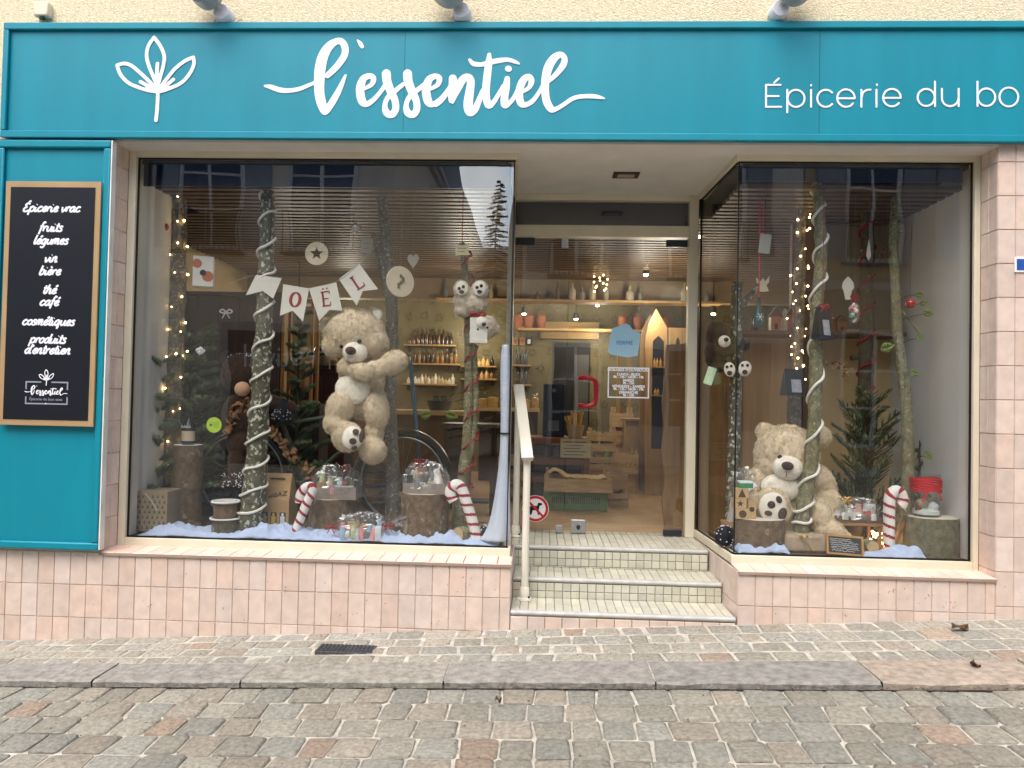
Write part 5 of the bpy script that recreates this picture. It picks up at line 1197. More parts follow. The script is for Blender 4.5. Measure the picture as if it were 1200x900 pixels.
# firs, leaf garland, brown bear on a bicycle
fir(218, 605, 375, 66, .92, 'dense dark fir behind the tall snowy stump at the left of the left window', 3, nb=64, npn=140, up=.35, taper=.45)
fir(345, 605, 350, 52, 1.0, 'dark fir behind the kraft bottle carrier', 9, nb=38, npn=130, up=.5)
fir(182, 605, 400, 34, .60, 'loose fir beside the side wall at the far left of the left window', 31, nb=26, npn=100, up=.5, taper=.3, thin=.15)
c = at(235, 411, .62); t = thing('paper_rose', 'white paper rose resting on the fir branches beside the fairy lights', 'paper flower', c); mb = M()
for i in range(7): a = i*.9; mb.ball(c+Vector((.018*math.cos(a), -.008*(i % 2), .014*math.sin(a))), (.016, .008, .011), 8, 6, rot=Matrix.Rotation(a, 3, 'Y'))
mb.build('petals', SNOW, t)
t = thing('white_bow', 'small white bow on the fir left of the cord wrapped trunk', 'bow', at(265, 366, .8)); bow(t, at(265, 366, .8), .045, SNOW, 'loops')
Ybk = .80; k = mpp(Ybk)
bk = thing('bicycle', 'old black bicycle standing behind the stumps, ridden by a brown bear', 'bicycle', Vector((at(378, 610, Ybk).x, Ybk, ZF))); TYRE = mat('tyre', '#16171a', .7); RIM = mat('rim_metal', '#8b8f92', .3, metal=.8); FRM = mat('frame_green', '#3c4a3a', .4)
W0, W1 = Vector((at(283, 555, Ybk).x, Ybk, ZF+.335)), Vector((at(472, 555, Ybk).x, Ybk, ZF+.335))
for wc in (W0, W1):
    mb = M(); mb.tube([wc+Vector((.315*math.cos(i*math.pi/24), 0, .315*math.sin(i*math.pi/24))) for i in range(49)], .019, 10, cap=False); wh_ = mb.build('wheel', TYRE, bk)
    mb = M(); mb.tube([wc+Vector((.292*math.cos(i*math.pi/24), 0, .292*math.sin(i*math.pi/24))) for i in range(49)], .009, 8, cap=False); mb.cyl(wc-Vector((0, .04, 0)), wc+Vector((0, .04, 0)), .018, n=12); mb.build('rim', RIM, wh_)
    mb = M()
    for i in range(28): a = i*2*math.pi/28; mb.cyl(wc+Vector((.015*math.cos(a+.5), (.03 if i % 2 else -.03), .015*math.sin(a+.5))), wc+Vector((.29*math.cos(a), 0, .29*math.sin(a))), .0012, n=4)
    mb.build('spokes', RIM, wh_)
    mb = M(); mb.tube([wc+Vector((.35*math.cos(math.radians(a)), 0, .35*math.sin(math.radians(a)))) for a in range(20, 185, 8)], .024, 8, flat=.006, fdir=(0, 0, 1)); mb.build('mudguard', RIM, bk)
bb_ = W0+Vector((.45, 0, -.04)); hd_ = W1+Vector((-.2, 0, .52)); st_ = W0+Vector((.26, 0, .42)); mb = M()
for a, b in ((bb_, st_), (bb_, hd_-Zv*.12), (st_-Zv*.06, hd_-Zv*.03), (W0, bb_), (W0, st_-Zv*.05)): mb.cyl(a, b, .015, n=10)
mb.build('frame', FRM, bk); mb = M(); mb.cyl(hd_+Vector((-.02, 0, .06)), hd_-Zv*.16, .016, n=10); mb.tube(spline([hd_-Zv*.16, hd_+Vector((.06, 0, -.32)), W1], 5), .012, 8); mb.build('fork', FRM, bk)
mb = M(); mb.tube(spline([hd_+Vector((-.02, 0, .06)), hd_+Vector((.03, -.1, .1)), hd_+Vector((-.02, -.22, .09)), hd_+Vector((-.14, -.26, .06))], 5), .011, 8); mb.tube(spline([hd_+Vector((-.02, 0, .06)), hd_+Vector((.03, .1, .1)), hd_+Vector((-.02, .22, .09)), hd_+Vector((-.14, .26, .06))], 5), .011, 8); mb.build('handlebar', RIM, bk)
mb = M(); mb.ball(st_+Vector((-.02, 0, .05)), (.13, .08, .035)); mb.build('saddle', TYRE, bk); mb = M(); mb.cyl(bb_-Yv*.07, bb_+Yv*.07, .02, n=10); mb.cyl(bb_-Yv*.06, bb_+Vector((.08, -.06, -.14)), .008, n=8); mb.build('crank', RIM, bk)
Ybb = .80; bb3 = thing('teddy_bear', 'dark brown snow dusted bear sitting on the bicycle behind the cord wrapped trunk', 'teddy bear', st_+Vector((0, 0, .08)), 'plush bears in the windows')
plush([ell(285, 440, 0, 26, 27, 26), ell(266, 420, .02, 9, 9, 7), ell(288, 488, 0, 28, 34, 25), ell(283, 520, -.05, 17, 20, 18), ell(278, 545, -.1, 11, 22, 12), ell(272, 566, -.12, 13, 10, 14), ell(312, 470, -.06, 22, 10, 10, 10), ell(335, 478, -.06, 14, 9, 9)], Ybb, FURD, bb3, 'body', nbl=9000, amp=.007)
smoothpart([ell(284, 456, -.15, 9, 9, 9)], Ybb, mat('peach_muzzle', '#c9a083', .9, .06), bb3, 'muzzle'); mb = M(); rr = random.Random(4)
for i in range(90):
    a, b = rr.uniform(-1, 1), rr.uniform(0, 1); c = at(283+24*a*math.sqrt(1-b*b*.8), 440-26*b, Ybb-.10*math.sqrt(max(0, 1-a*a))*math.sqrt(max(0, 1-b*b))-.02); mb.ball(c, rr.uniform(.002, .006), 5, 4)
for i in range(60): c = at(272+rr.uniform(-12, 12), 563+rr.uniform(-9, 8), Ybb-.215); mb.ball(c, rr.uniform(.002, .005), 5, 4)
o = mb.build('snow_dust', SNOW, bb3); tag(o, kind='stuff')
DRY = mat('dried_leaves', '#94704c', .8, .3, 30)
def garland(P, Y, n, label, seed, spread=.035):
    rr = random.Random(seed); pts, _ = path_px([(a, b, 1) for a, b in P], Y, 8); t = thing('leaf_garland', label, 'garland', pts[0]); mb = M(); mb.tube(pts, .004, 6); mb.build('stem', TWIG, t); mb = M()
    for i in range(n):
        c = rr.choice(pts)+Vector((rr.uniform(-1, 1), rr.uniform(-1, .4), rr.uniform(-1, 1)))*spread; a = Vector((rr.uniform(-1, 1), rr.uniform(-.6, .6), rr.uniform(-1, 1))).normalized(); b = a.orthogonal().normalized(); s_ = rr.uniform(.018, .032)
        mb._add([c-a*s_, c+b*s_*.5, c+a*s_, c-b*s_*.5+a.cross(b)*s_*.3], [(0, 1, 2), (0, 2, 3)])
    o = mb.build('leaves', DRY, t, smooth=False); tag(o, kind='stuff')
garland([(268, 505), (278, 482), (292, 472), (305, 480)], .66, 90, 'dried leaf garland round the chest of the brown bear', 2); garland([(318, 505), (335, 522), (350, 542), (366, 555)], .70, 80, 'dried leaf garland along the bicycle frame', 6)
c = at(332, 484, .72); t = thing('speckled_hat', 'dark blue speckled cone hat on the bicycle behind the trunk', 'hat', c); mb = M(); mb.lathe([(.075, -.05), (.07, -.01), (.045, .05), (.01, .1), (0, .102)], c, 20); mb.build('crown', SPOT, t); mb = M(); rr = random.Random(1)
for i in range(40): a = rr.uniform(3.4, 6.0); z = rr.uniform(-.04, .07); r_ = .074-.6*max(0, z+.01); mb.ball(c+Vector((r_*math.cos(a), r_*math.sin(a), z)), .0035, 5, 4)
o = mb.build('white_specks', WHITE, t); tag(o, kind='stuff')
WOODO = mat('lamplit_wood', '#b97a38', .6, .15, 8, stretch=(1, 1, .2))  # warm lamp light on the wood is put into its orange colour
# wooden lantern, broom, barrel, low partition
a, b = at(335, 357, 1.2), at(369, 470, 1.2); t = thing('wooden_lantern', 'tall wooden lantern frame, lamp light painted in as orange, behind the cord wrapped trunk', 'lantern', ((a.x+b.x)/2, 1.2, b.z)); mb = M(); w_ = .022
for x in (a.x, b.x-w_):
    for y in (1.12, 1.26): mb.box(x, x+w_, y, y+w_, b.z, a.z)
mb.box(a.x-.01, b.x+.01, 1.11, 1.29, a.z, a.z+.02); mb.box(a.x-.01, b.x+.01, 1.11, 1.29, b.z-.02, b.z); mb.box(a.x+.06, b.x-.06, 1.14, 1.27, b.z+.08, b.z+.3); mb.build('frame', WOODO, t, bevel=.003)
mb = M(); mb.box(a.x-.05, b.x+.05, 1.16, 1.4, ZF-.05, b.z-.021); mb.build('plinth', mat('dark_plinth', '#32241b', .7, .2), t)
pts = [at(481, 424, .9), at(486, 480, .9), at(492, 545, .9)]; bd = pts[2]; bd.z = max(bd.z, ZF+.15); t = thing('broom', 'blue handled broom leaning behind the hamper on the wide stump', 'broom', (bd.x, .9, ZF)); mb = M(); mb.tube(pts, .014, 10); mb.build('handle', mat('blue_stick', '#2f6480', .4, .1), t); mb = M(); mb.lathe([(.02, .0), (.07, -.05), (.085, -.145), (0, -.146)], bd, 14); mb.build('bristles', mat('straw', '#9c8250', .9, .2, 40), t)
c = at(435, 612, .98); t = thing('wooden_barrel', 'old wooden barrel behind the front bicycle wheel', 'barrel', (c.x, .98, ZF)); mb = M(); mb.lathe([(0, 0), (.13, 0), (.155, .12), (.165, .22), (.155, .33), (.13, .44), (0, .44)], (c.x, .98, ZF), 22); mb.build('staves', mat('old_oak', '#6b5238', .8, .3, 10, .3, 30, stretch=(4, 4, .4)), t); mb = M()
for z, r_ in ((.06, .147), (.16, .163), (.28, .163), (.38, .147)): mb.lathe([(r_, -.012), (r_+.004, 0), (r_, .012)], (c.x, .98, ZF+z), 22)
mb.build('hoops', IRON, t)
c0, c1 = at(188, 346, 1.1), at(330, 346, 1.1); t = thing('low_partition', 'dark brown wooden partition behind the firs of the left window', 'partition', ((c0.x+c1.x)/2, 1.12, .38)); DKW = mat('dark_brown_wood', '#4a3224', .6, .25, 5, .15, 20, stretch=(3, 3, .3))
mb = M()
for i in range(8): x = c0.x-.35+(c1.x-c0.x+.35)*i/8; mb.box(x+.002, x+(c1.x-c0.x+.35)/8-.002, 1.1, 1.13, .385, c0.z)
mb.build('boards', DKW, t, bevel=.002); mb = M(); mb.box(c0.x-.36, c1.x+.01, 1.07, 1.16, c0.z+.001, c0.z+.03); mb.build('top_rail', DKW, t)
drape_ = None
# ------------------------------------------------------------------ right window display
t5, p5, r5 = trunk([(864, 331, 6), (863, 360, 6.4), (863, 420, 6.6), (861, 500, 7), (859, 560, 7.5), (858, 610, 8)], .85, BARK_L, 'short pale trunk that the dark brown toy bear hugs in the right window', branches=[[(866, 362, 5), (876, 350, 4), (892, 333, 2.5)]])
t6, p6, r6 = trunk([(938, 228, 5.5), (937, 320, 6.2), (934, 400, 7), (931, 480, 7.5), (930, 600, 8)], .88, BARK_G, 'grey trunk wrapped in fairy lights at the middle of the right window')
fairy(p6, r6, 66, 13, 'warm fairy lights wound round the grey trunk of the right window', lo=.33, seed=8, spread=.028)
t7, p7, r7 = trunk([(957, 213, 5.5), (960, 250, 6.2), (962, 300, 6.8), (957, 360, 7), (956, 430, 7.2), (954, 500, 7.5), (948, 560, 8), (941, 600, 8.5), (939, 614, 9)], .40, BARK_O, 'olive trunk wound with white cord in front of the seated bear')
cord(p7, r7, 9.2, 'thick white cord wound up the olive trunk in front of the seated bear', lo=.02, hi=.985)
t8, p8, r8 = trunk([(1017, 229, 7), (1016, 320, 7.5), (1015, 420, 8), (1013, 520, 9), (1012, 600, 10)], .95, BARK_D, 'brown trunk wound with red ribbon at the right of the right window', branches=[[(1006, 417, 4), (997, 420, 3)]])
cord(p8, r8, 8, 'dark red ribbon wound up the brown trunk of the right window', r=.008, lo=.3, hi=.95, m_=RIBR, nm='ribbon_garland', cat='ribbon')
t9, p9, r9 = trunk([(1051, 212, 4), (1047, 270, 4.5), (1048, 320, 5), (1053, 400, 5.5), (1061, 460, 6.2), (1064, 520, 6.5), (1063, 580, 7), (1059, 640, 7.5)], .50, BARK_O, 'slim leafy trunk at the right of the right window', nm='leafy_trunk', branches=[[(1056, 365, 1.6), (1066, 375, 1.2), (1078, 392, .9)]])
for px, py, s_, an in ((1040, 407, 17, -20), (1078, 345, 11, 10), (1082, 355, 9, -15), (1088, 367, 12, 15), (1078, 396, 11, 80), (1072, 437, 12, 20), (1052, 237, 8, 70), (1088, 534, 12, 50), (1056, 270, 7, 0)): leaf_part(px, py, .47, s_, an, t9); q = at(px, py, .47); e = min(p9, key=lambda p: (p-q).length+abs(p.z-q.z+.05)); mb = M(); mb.tube([e, e.lerp(q, .5)+Vector((0, 0, .012)), q], .0018, 5); mb.build('twig', TWIG, t9)

YB2 = .60
bb2 = thing('teddy_bear', 'big tan teddy bear sitting with one paw sole raised in the right window', 'teddy bear', Vector((at(925, 640, YB2).x, YB2, ZF)), 'plush bears in the windows')
plush([ell(922, 534, 0, 37, 36, 34, -5), ell(908, 545, -.03, 22, 20, 22), ell(936, 546, -.03, 22, 20, 22), ell(898, 507, .03, 13, 11, 9, 30), ell(962, 512, .05, 12, 13, 9), ell(922, 588, .02, 34, 38, 28), ell(918, 612, 0, 32, 24, 28),
       ell(888, 562, -.02, 13, 17, 14, 30), ell(880, 582, -.06, 13, 14, 14), ell(960, 565, -.02, 17, 26, 15, -35), ell(972, 592, -.06, 16, 22, 14, -30), ell(906, 600, -.10, 20, 20, 24), ell(905, 592, -.17, 20, 21, 13, 10), ell(958, 604, -.12, 16, 20, 22, -20), ell(972, 622, -.18, 18, 13, 18, 10), ell(985, 633, -.20, 14, 11, 13)],
      YB2, FUR, bb2, 'body', nbl=80000)
plush([ell(917, 571, -.13, 25, 16, 12, 4)], YB2, FURW, bb2, 'chest_patch', voxel=.006, nbl=2500, ln=.008, amp=.003)
plush([ell(923, 548, -.165, 17, 14.5, 14, 5)], YB2, FURW, bb2, 'muzzle', voxel=.006, nbl=2500, ln=.005, amp=.0015)
smoothpart([ell(923, 546, -.25, 7, 5, 5, 8)], YB2, PADB, bb2, 'nose'); mb = M(); mb.tube([at(922, 551, .345), at(921.5, 556, .342), at(921, 560, .35)], .0022, 6); mb.build('mouth_seam', PADB, bb2)
parts([ell(914, 535.5, -.178, 2.8, 2.6, 2.2), ell(937, 539.5, -.175, 2.6, 2.4, 2.2)], YB2, EYEB, bb2, 'eye')
smoothpart([ell(905, 594, -.225, 16, 17, 5, 10)], YB2, FURW, bb2, 'foot_sole')
parts([ell(904, 591.5, -.252, 4.6, 4.4, 1.5), ell(913, 585.5, -.25, 3.4, 4.4, 1.5, -25), ell(900.5, 601.5, -.25, 4.6, 3, 1.5, 10), ell(917, 602, -.248, 5.0, 7, 1.7, 15)], YB2, PADB, bb2, 'paw_pad')
# dark toy bear on the short trunk
YT = .78; tb = thing('teddy_bear', 'small dark brown bear hugging the short pale trunk', 'teddy bear', at(850, 450, YT), 'plush bears in the windows')
plush([ell(842, 393, 0, 14, 15, 14), ell(836, 382, .02, 5, 5, 4), ell(838, 415, 0, 12, 17, 13), ell(848, 412, -.06, 13, 6, 6), ell(847, 430, -.02, 12, 7, 8), ell(866, 428, .0, 10, 8, 8), ell(873, 404, 0, 6, 7, 6)], YT, FURD, tb, 'body', voxel=.008, nbl=8000, ln=.01, amp=.005)
smoothpart([ell(849, 400, -.10, 7, 7, 6)], YT, FURW, tb, 'muzzle'); smoothpart([ell(851, 398, -.14, 2.8, 2.5, 2)], YT, EYEB, tb, 'nose')
parts([ell(855, 433, -.09, 6.5, 8.5, 3, -10), ell(873, 432, -.075, 7.5, 9, 3, 12)], YT, FURW, tb, 'foot_sole')
parts([ell(852, 430, -.108, 1.8, 1.8, 1), ell(857, 429, -.108, 1.8, 1.8, 1), ell(855, 437, -.108, 3, 2.6, 1), ell(870, 428, -.095, 1.8, 1.8, 1), ell(876, 428, -.095, 1.8, 1.8, 1), ell(873, 436, -.095, 3.2, 2.8, 1)], YT, PADB, tb, 'paw_pad')
t = thing('paper_label', 'pale green card label hanging below the small dark brown bear', 'label', at(832, 440, .7)); mb = M(); a, b = at(827, 430, .7), at(837, 451, .7); mb.box(a.x, b.x, .7, .702, b.z, a.z, rot=Matrix.Rotation(.3, 3, 'Y')); mb.build('card', mat('card_mint', '#b5cfae', .7, .1, 40), t)

# things on the floor
sD, topD, rD = stump(862, 918, 608, .36, 'brown log stump in front of the raised bear paw', depthk=.75)
sE, topE, rE = stump(1062, 1122, 606, .40, 'big greenish log carrying the glass jar with red ribbon', m_=bark_mat('moss_bark', '#6a6753', '#8b8a76', .68, 9), depthk=.8)
def wblock(x0, x1, y0, y1, Y, label, motif, seed, ztop=None, zbot=None):
    a, b = at(x0, y0, Y), at(x1, y1, Y); za = a.z if ztop is None else ztop; zb = b.z if zbot is None else zbot; t = thing('wooden_block', label, 'block', ((a.x+b.x)/2, Y+.03, zb), 'small wooden blocks on the stump'); mb = M(); mb.box(a.x, b.x, Y, Y+.06, zb, za); mb.build('block', mat('block_wood', '#c4a67c', .6, .1, 12), t, bevel=.003)
    cx_, cz_, r_ = (a.x+b.x)/2, (za+zb)/2, (b.x-a.x)*.3; mb = M(); y = Y-.0008
    if motif == 'star': mb.prism([(cx_+(r_ if i % 2 == 0 else r_*.4)*math.sin(i*math.pi/5), y, cz_+(r_ if i % 2 == 0 else r_*.4)*math.cos(i*math.pi/5)) for i in range(10)], (0, .0006, 0))
    elif motif == 'round': mb.lathe([(0, 0), (r_, 0), (r_, .0006), (0, .0006)], (cx_, y+.0006, cz_), 18, axis=(0, -1, 0))
    else: mb.prism([(cx_-r_, y, cz_-r_), (cx_+r_, y, cz_-r_), (cx_, y, cz_+r_*1.2)], (0, .0006, 0))
    mb.build('motif', mat('burnt_brown', '#4e3a26', .8), t, smooth=False, fixn=True); return za
z0_ = topD.z+.001; z1_ = at(0, 594, .33).z
hgt = .062
wblock(871, 886, 0, 0, .30, 'lowest small wooden block with a round hole on the stump', 'round', 1, z0_+hgt, z0_); wblock(868, 883, 0, 0, .301, 'middle small wooden block with a star on the stump', 'star', 2, z0_+2*hgt+.001, z0_+hgt+.001); wblock(870, 885, 0, 0, .302, 'topmost small wooden block with a tree motif', 'tree', 3, z0_+3*hgt+.002, z0_+2*hgt+.002)
wblock(884, 894, 0, 0, .33, 'narrow wooden block beside the stack on the stump', 'round', 4, z0_+2*hgt-.01, z0_)
a, b = at(867, 556, .3), at(883, 568, .3); zt_ = z0_+3*hgt+.003; t = thing('green_box', 'small green and white box topping the wooden blocks', 'box', ((a.x+b.x)/2, .33, zt_)); mb = M(); mb.box(a.x, b.x, .304, .36, zt_, zt_+.03); mb.build('box', mat('green_pack', '#3f8f62', .5, .1), t, bevel=.003); mb = M(); mb.box(a.x+.002, b.x-.002, .306, .358, zt_+.0305, zt_+.042); mb.build('lid', SNOW, t)
a, b = at(822, 608, .55), at(862, 640, .55); t = thing('storage_box', 'tan box under the wrapped gift bag by the entrance side', 'box', ((a.x+b.x)/2, .6, ZF)); bx0, bx1 = 1.20, 1.42; bzt = ZF+.11
mb = M(); mb.box(bx0, bx1, .46, .72, ZF+.001, bzt); mb.build('box', KRAFT, t, bevel=.004); mb = M(); mb.box(bx0-.004, bx1+.004, .456, .724, bzt+.001, bzt+.02); mb.build('lid', KRAFT, t)
gbz = bzt+.021; t = thing('gift_hamper', 'tall clear wrapped gift bag standing on the tan box by the entrance', 'hamper', (1.31, .58, gbz), 'cellophane wrapped hampers')
goodies(t, 1.24, 1.38, .5, .56, gbz, gbz+.2, 4, 31, ['#2b3b33', '#d98d92', '#e7e0da', '#c96a72', '#5d6a58']); goodies(t, 1.24, 1.38, .6, .66, gbz, gbz+.26, 3, 32, ['#e7e0da', '#d98d92', '#b9a58c'])
cello_dome(t, 1.215, 1.41, .45, .72, gbz, gbz+.33, 5); mb = M(); p = Vector((1.30, .46, gbz+.24)); mb.box(p.x-.06, p.x+.06, .455, .458, p.z-.014, p.z+.014, rot=Matrix.Rotation(-.5, 3, 'Y')); mb.build('tag_strip', WHITE, t)
spotted(850, 628, .38, 12, 12, 'black bag with white spots behind the front corner of the right window', 7)
a, b = at(918, 626, .33), at(969, 650, .33); t = thing('wrapped_parcel', 'brown mottled parcel with a gold sprig in front of the seated bear', 'parcel', ((a.x+b.x)/2, .38, ZF)); mb = M(); mb.box(a.x, b.x, .30, .48, ZF+.003, max(b.z, ZF)+.115); mb.build('parcel', mat('mottled_paper', '#a5937f', .8, .25, 18, .4, 25), t, bevel=.02); mb = M()
mb.tube([at(939, 629, .29), at(946, 637, .288), at(953, 645, .288)], .003, 6)
for px, py, r_ in ((939, 629, .012), (946, 628, .009), (953, 645, .007)): mb.ball(at(px, py, .288), (r_, .006, r_), 8, 6)
mb.build('gold_sprig', GOLD, t)
c = at(990, 652, .25); t = thing('chalkboard', 'small wood framed chalkboard price list at the front of the right window', 'chalkboard', (c.x, .26, ZF)); a, b = at(968, 626, .27), at(1011, 654, .27); H = a.z-(ZF+.008); Rr = Matrix.Rotation(-.28, 3, 'X') @ Matrix.Rotation(.06, 3, 'Y'); pv_ = Vector(((a.x+b.x)/2, .25, ZF+.008))
def cb(x0, x1, z0, z1, y0, y1, nm, m_, par): mb = M(); mb.box(a.x+x0, a.x+x1, .25+y0, .25+y1, ZF+.008+z0, ZF+.008+z1, rot=Rr, piv=pv_); return mb.build(nm, m_, par)
W_ = b.x-a.x
sl_ = cb(.012, W_-.012, .012, H-.012, .004, .009, 'slate', mat('slate_board', '#2a3138', .7, .1), t)
mb = M()
for q in ((0, W_, 0, .0118), (0, W_, H-.0118, H), (0, .0118, .012, H-.012), (W_-.0118, W_, .012, H-.012)): mb.box(a.x+q[0], a.x+q[1], .25, .262, ZF+.008+q[2], ZF+.008+q[3], rot=Rr, piv=pv_)
mb.build('frame', mat('board_frame_wood', '#b88b52', .6, .1), t); mb = M(); rr = random.Random(3)
for i in range(7):
    z = H-.026-i*(H-.04)/7; x = .02+.002*i; xe = W_*rr.uniform(.6, .92); P = []
    while x < xe: P.append(Rr @ (Vector((a.x+x, .2535, ZF+.008+z+rr.uniform(-.004, .004)))-pv_)+pv_); x += .0042
    mb.tube(P, .0011, 4)
mb.build('chalk_writing', WHITE, t)
candy_cane([(1042, 640, 6), (1042, 615, 6.2), (1042, 592, 6.3), (1044, 580, 6.3), (1050, 575, 6.2), (1056, 579, 6), (1058, 588, 5.8), (1055, 594, 5.6)], .36, 'striped candy cane standing beside the sled in the right window')
# sled with a hamper
SLW = mat('sled_wood', '#8d6845', .6, .2, 8, stretch=(.5, 3, 3)); Ys = .42; zs_ = max(at(1000, 616, Ys).z, ZF+.13); xa_, xb_ = at(972, 617, Ys).x, at(1050, 617, Ys).x
t = thing('wooden_sled', 'small brown wooden sled carrying the hamper beside the candy cane', 'sled', ((xa_+xb_)/2, Ys+.08, ZF))
for i in range(4): mb = M(); mb.box(xa_, xb_, Ys-.02+i*.055, Ys+.025+i*.055, zs_, zs_+.014); mb.build('slat', SLW, t, bevel=.003)
for y in (Ys-.005, Ys+.155):
    mb = M(); x2 = xb_; mb.tube(spline([(x2+.07, y, zs_+.075), (x2+.045, y, zs_+.03), (x2-.02, y, ZF+.05), (x2-.1, y, ZF+.014), (xa_, y, ZF+.012)], 6), .014, 8); mb.cyl((xa_+.06, y, ZF+.014), (xa_+.06, y, zs_), .012, n=8); mb.cyl((x2-.1, y, ZF+.014), (x2-.1, y, zs_), .012, n=8); mb.build('runner', SLW, t)
h5, _, _ = hamper(974, 1034, 604, 616, Ys+.10, zs_+.0145, 'clear wrapped hamper in a dark tray on the wooden sled', 21, 6, 584, pal=['#dfe3de', '#c9ced0', '#b9433f', '#e8e6e2', '#9aa596', '#d8b0a8'], dep=.15, m_=mat('dark_tray', '#6f5e54', .8, .15, 20)); bow(h5, at(992, 586, .42), .04, GOLD)
spotted(1037, 607, .46, 6, 7, 'small navy spotted pouch behind the hamper on the sled', 9, zs_+.0145)
t = thing('log_slice', 'small round log slice lying under the sled', 'log slice', at(1023, 640, .36)); c = at(1023, 638, .36); mb = M(); mb.cyl((c.x, .36, ZF+.042), (c.x, .44, ZF+.042), .038, n=20); mb.build('bark', BARK_O, t); mb = M(); mb.cyl((c.x, .358, ZF+.042), (c.x, .3597, ZF+.042), .035, n=20); mb.build('cut_face', CUT, t)
t = thing('fairy_light_bundle', 'glowing heap of warm fairy lights under the sled', 'string lights', at(1034, 636, .43)); rr = random.Random(5); cc = at(1034, 632, .43); P = [cc+Vector((rr.uniform(-.06, .05), rr.uniform(-.02, .05), rr.uniform(-.035, .05))) for i in range(26)]
for q in P: q.z = max(q.z, ZF+.01)
mb = M(); mb.tube(spline([tuple(q) for q in P], 3), .0012, 4); mb.build('wire', WIRE, t)
for q in P: mb = M(); mb.ball(q, .0065, 8, 5); mb.build('bulb', BULB, t)
# jar with red raffia
jz = topE.z+.001; xa_, xb_ = at(1075, 580, .36).x, at(1107, 580, .36).x; cx_, r_ = (xa_+xb_)/2, (xb_-xa_)/2; jt = at(1090, 556, .40).z; t = thing('glass_jar', 'wide glass jar with red raffia band holding white pottery on the big log', 'jar', (cx_, .42, jz))
mb = M(); mb.lathe([(0, 0), (r_*.97, 0), (r_, .01), (r_, jt-jz), (r_*.97, jt-jz), (r_*.97, .012), (0, .012)], (cx_, .42, jz), 32); mb.build('glass', JARG, t)
mb = M(); zz = jt-.028
for i in range(7): mb.tube([(cx_+(r_+.003)*math.cos(a_*.2618), .42+(r_+.003)*math.sin(a_*.2618), zz-.085*i/7+.004*math.sin(a_*.8+i)) for a_ in range(25)], .0062, 5)
mb.tube([(cx_-.03, .42-r_-.005, zz-.07), (cx_-.05, .42-r_-.008, zz-.1), (cx_-.065, .42-r_-.006, zz-.135)], .006, 5); mb.tube([(cx_+.02, .42-r_-.005, zz-.07), (cx_+.04, .42-r_-.008, zz-.09), (cx_+.05, .42-r_-.006, zz-.125)], .005, 5)
mb.build('raffia_band', mat('red_raffia', '#c0202c', .7, .15, 60), t); mb = M(); mb.lathe([(0, .014), (r_*.94, .014), (r_*.94, .035), (r_*.5, .05), (0, .045)], (cx_, .42, jz), 24); mb.build('fake_snow', SNOW, t)
for dx, dz, r2, m_ in ((-.03, .08, .036, mat('pottery_beige', '#b5a897', .7, .1)), (.03, .062, .036, SNOW), (.0, .115, .026, mat('pottery_beige', '#b5a897')), (.05, .08, .022, mat('pottery_grey', '#7a7674', .7)), (-.055, .045, .02, RIBR)): mb = M(); mb.ball((cx_+dx, .40, jz+dz), (r2, r2*.9, r2*.85), 14, 10); mb.build('pottery', m_, t)
# fir in a sack, small fir behind
SACK = mat('burlap', '#4c4640', .9, .2, 60, .4, 200)
fir(1013, 600, 462, 66, .80, 'sparse dark fir with bare twig tips standing behind the sled', 12, nb=34, npn=95, up=1.1, thin=.45, needle=.02, taper=.35)
fir(1077, 600, 510, 16, .82, 'small narrow fir behind the glass jar', 23, nb=14, npn=150, up=1.4, needle=.018)
c = at(992, 600, .62); t = thing('burlap_pot', 'dark grey burlap wrapped pot behind the hamper on the sled', 'pot', (c.x, .62, ZF)); mb = M(); mb.lathe([(0, 0), (.07, 0), (.095, .12), (.085, .22), (.1, .26), (.08, .25), (0, .24)], (c.x, .62, ZF), 20); mb.build('sack', SACK, t); mb = M(); 
for sx in (-1, 1): mb.ball((c.x+sx*.05, .53, ZF+.235), (.05, .01, .02), 10, 6, rot=Matrix.Rotation(sx*.4, 3, 'Y'))
mb.build('burlap_bow', mat('burlap_light', '#8a7c68', .9, .2, 60), t)
# cloths
drape(1.19, 1.50, .232, .40, 8, .075, 'pale blue cloth heaped at the front corner below the stump in the right window', nx=60, prof=lambda u: 1.0)
drape(1.93, 2.30, .228, .34, 5, .065, 'pale blue cloth lying before the big log at the right', nx=70, prof=lambda u: .35+.8*u)
drape(1.50, 1.72, .47, .62, 4, .05, 'pale blue cloth under the seated bear behind the parcel', nx=50)
# socket and lead
c = at(1126, 572, .85); t = thing('power_lead', 'black power lead plugged into the side wall of the right window', 'lead', (2.545, .85, c.z)); xw = 2.549
mb = M(); mb.box(xw-.012, xw, .80, .88, c.z-.04, c.z+.04); mb.build('socket', WALLW, t, bevel=.004); mb = M(); mb.ball((xw-.035, .84, c.z), (.024, .02, .03), 10, 8); mb.build('plug', mat('plug_green', '#1d3a2c', .5), t); mb = M(); mb.tube(spline([(xw-.04, .84, c.z-.02), (xw-.05, .82, c.z-.14), (xw-.08, .8, c.z-.26), (xw-.07, .78, c.z-.36), (xw-.1, .76, ZF+.006)], 6), .005, 6); mb.build('cable', BLACKM, t)
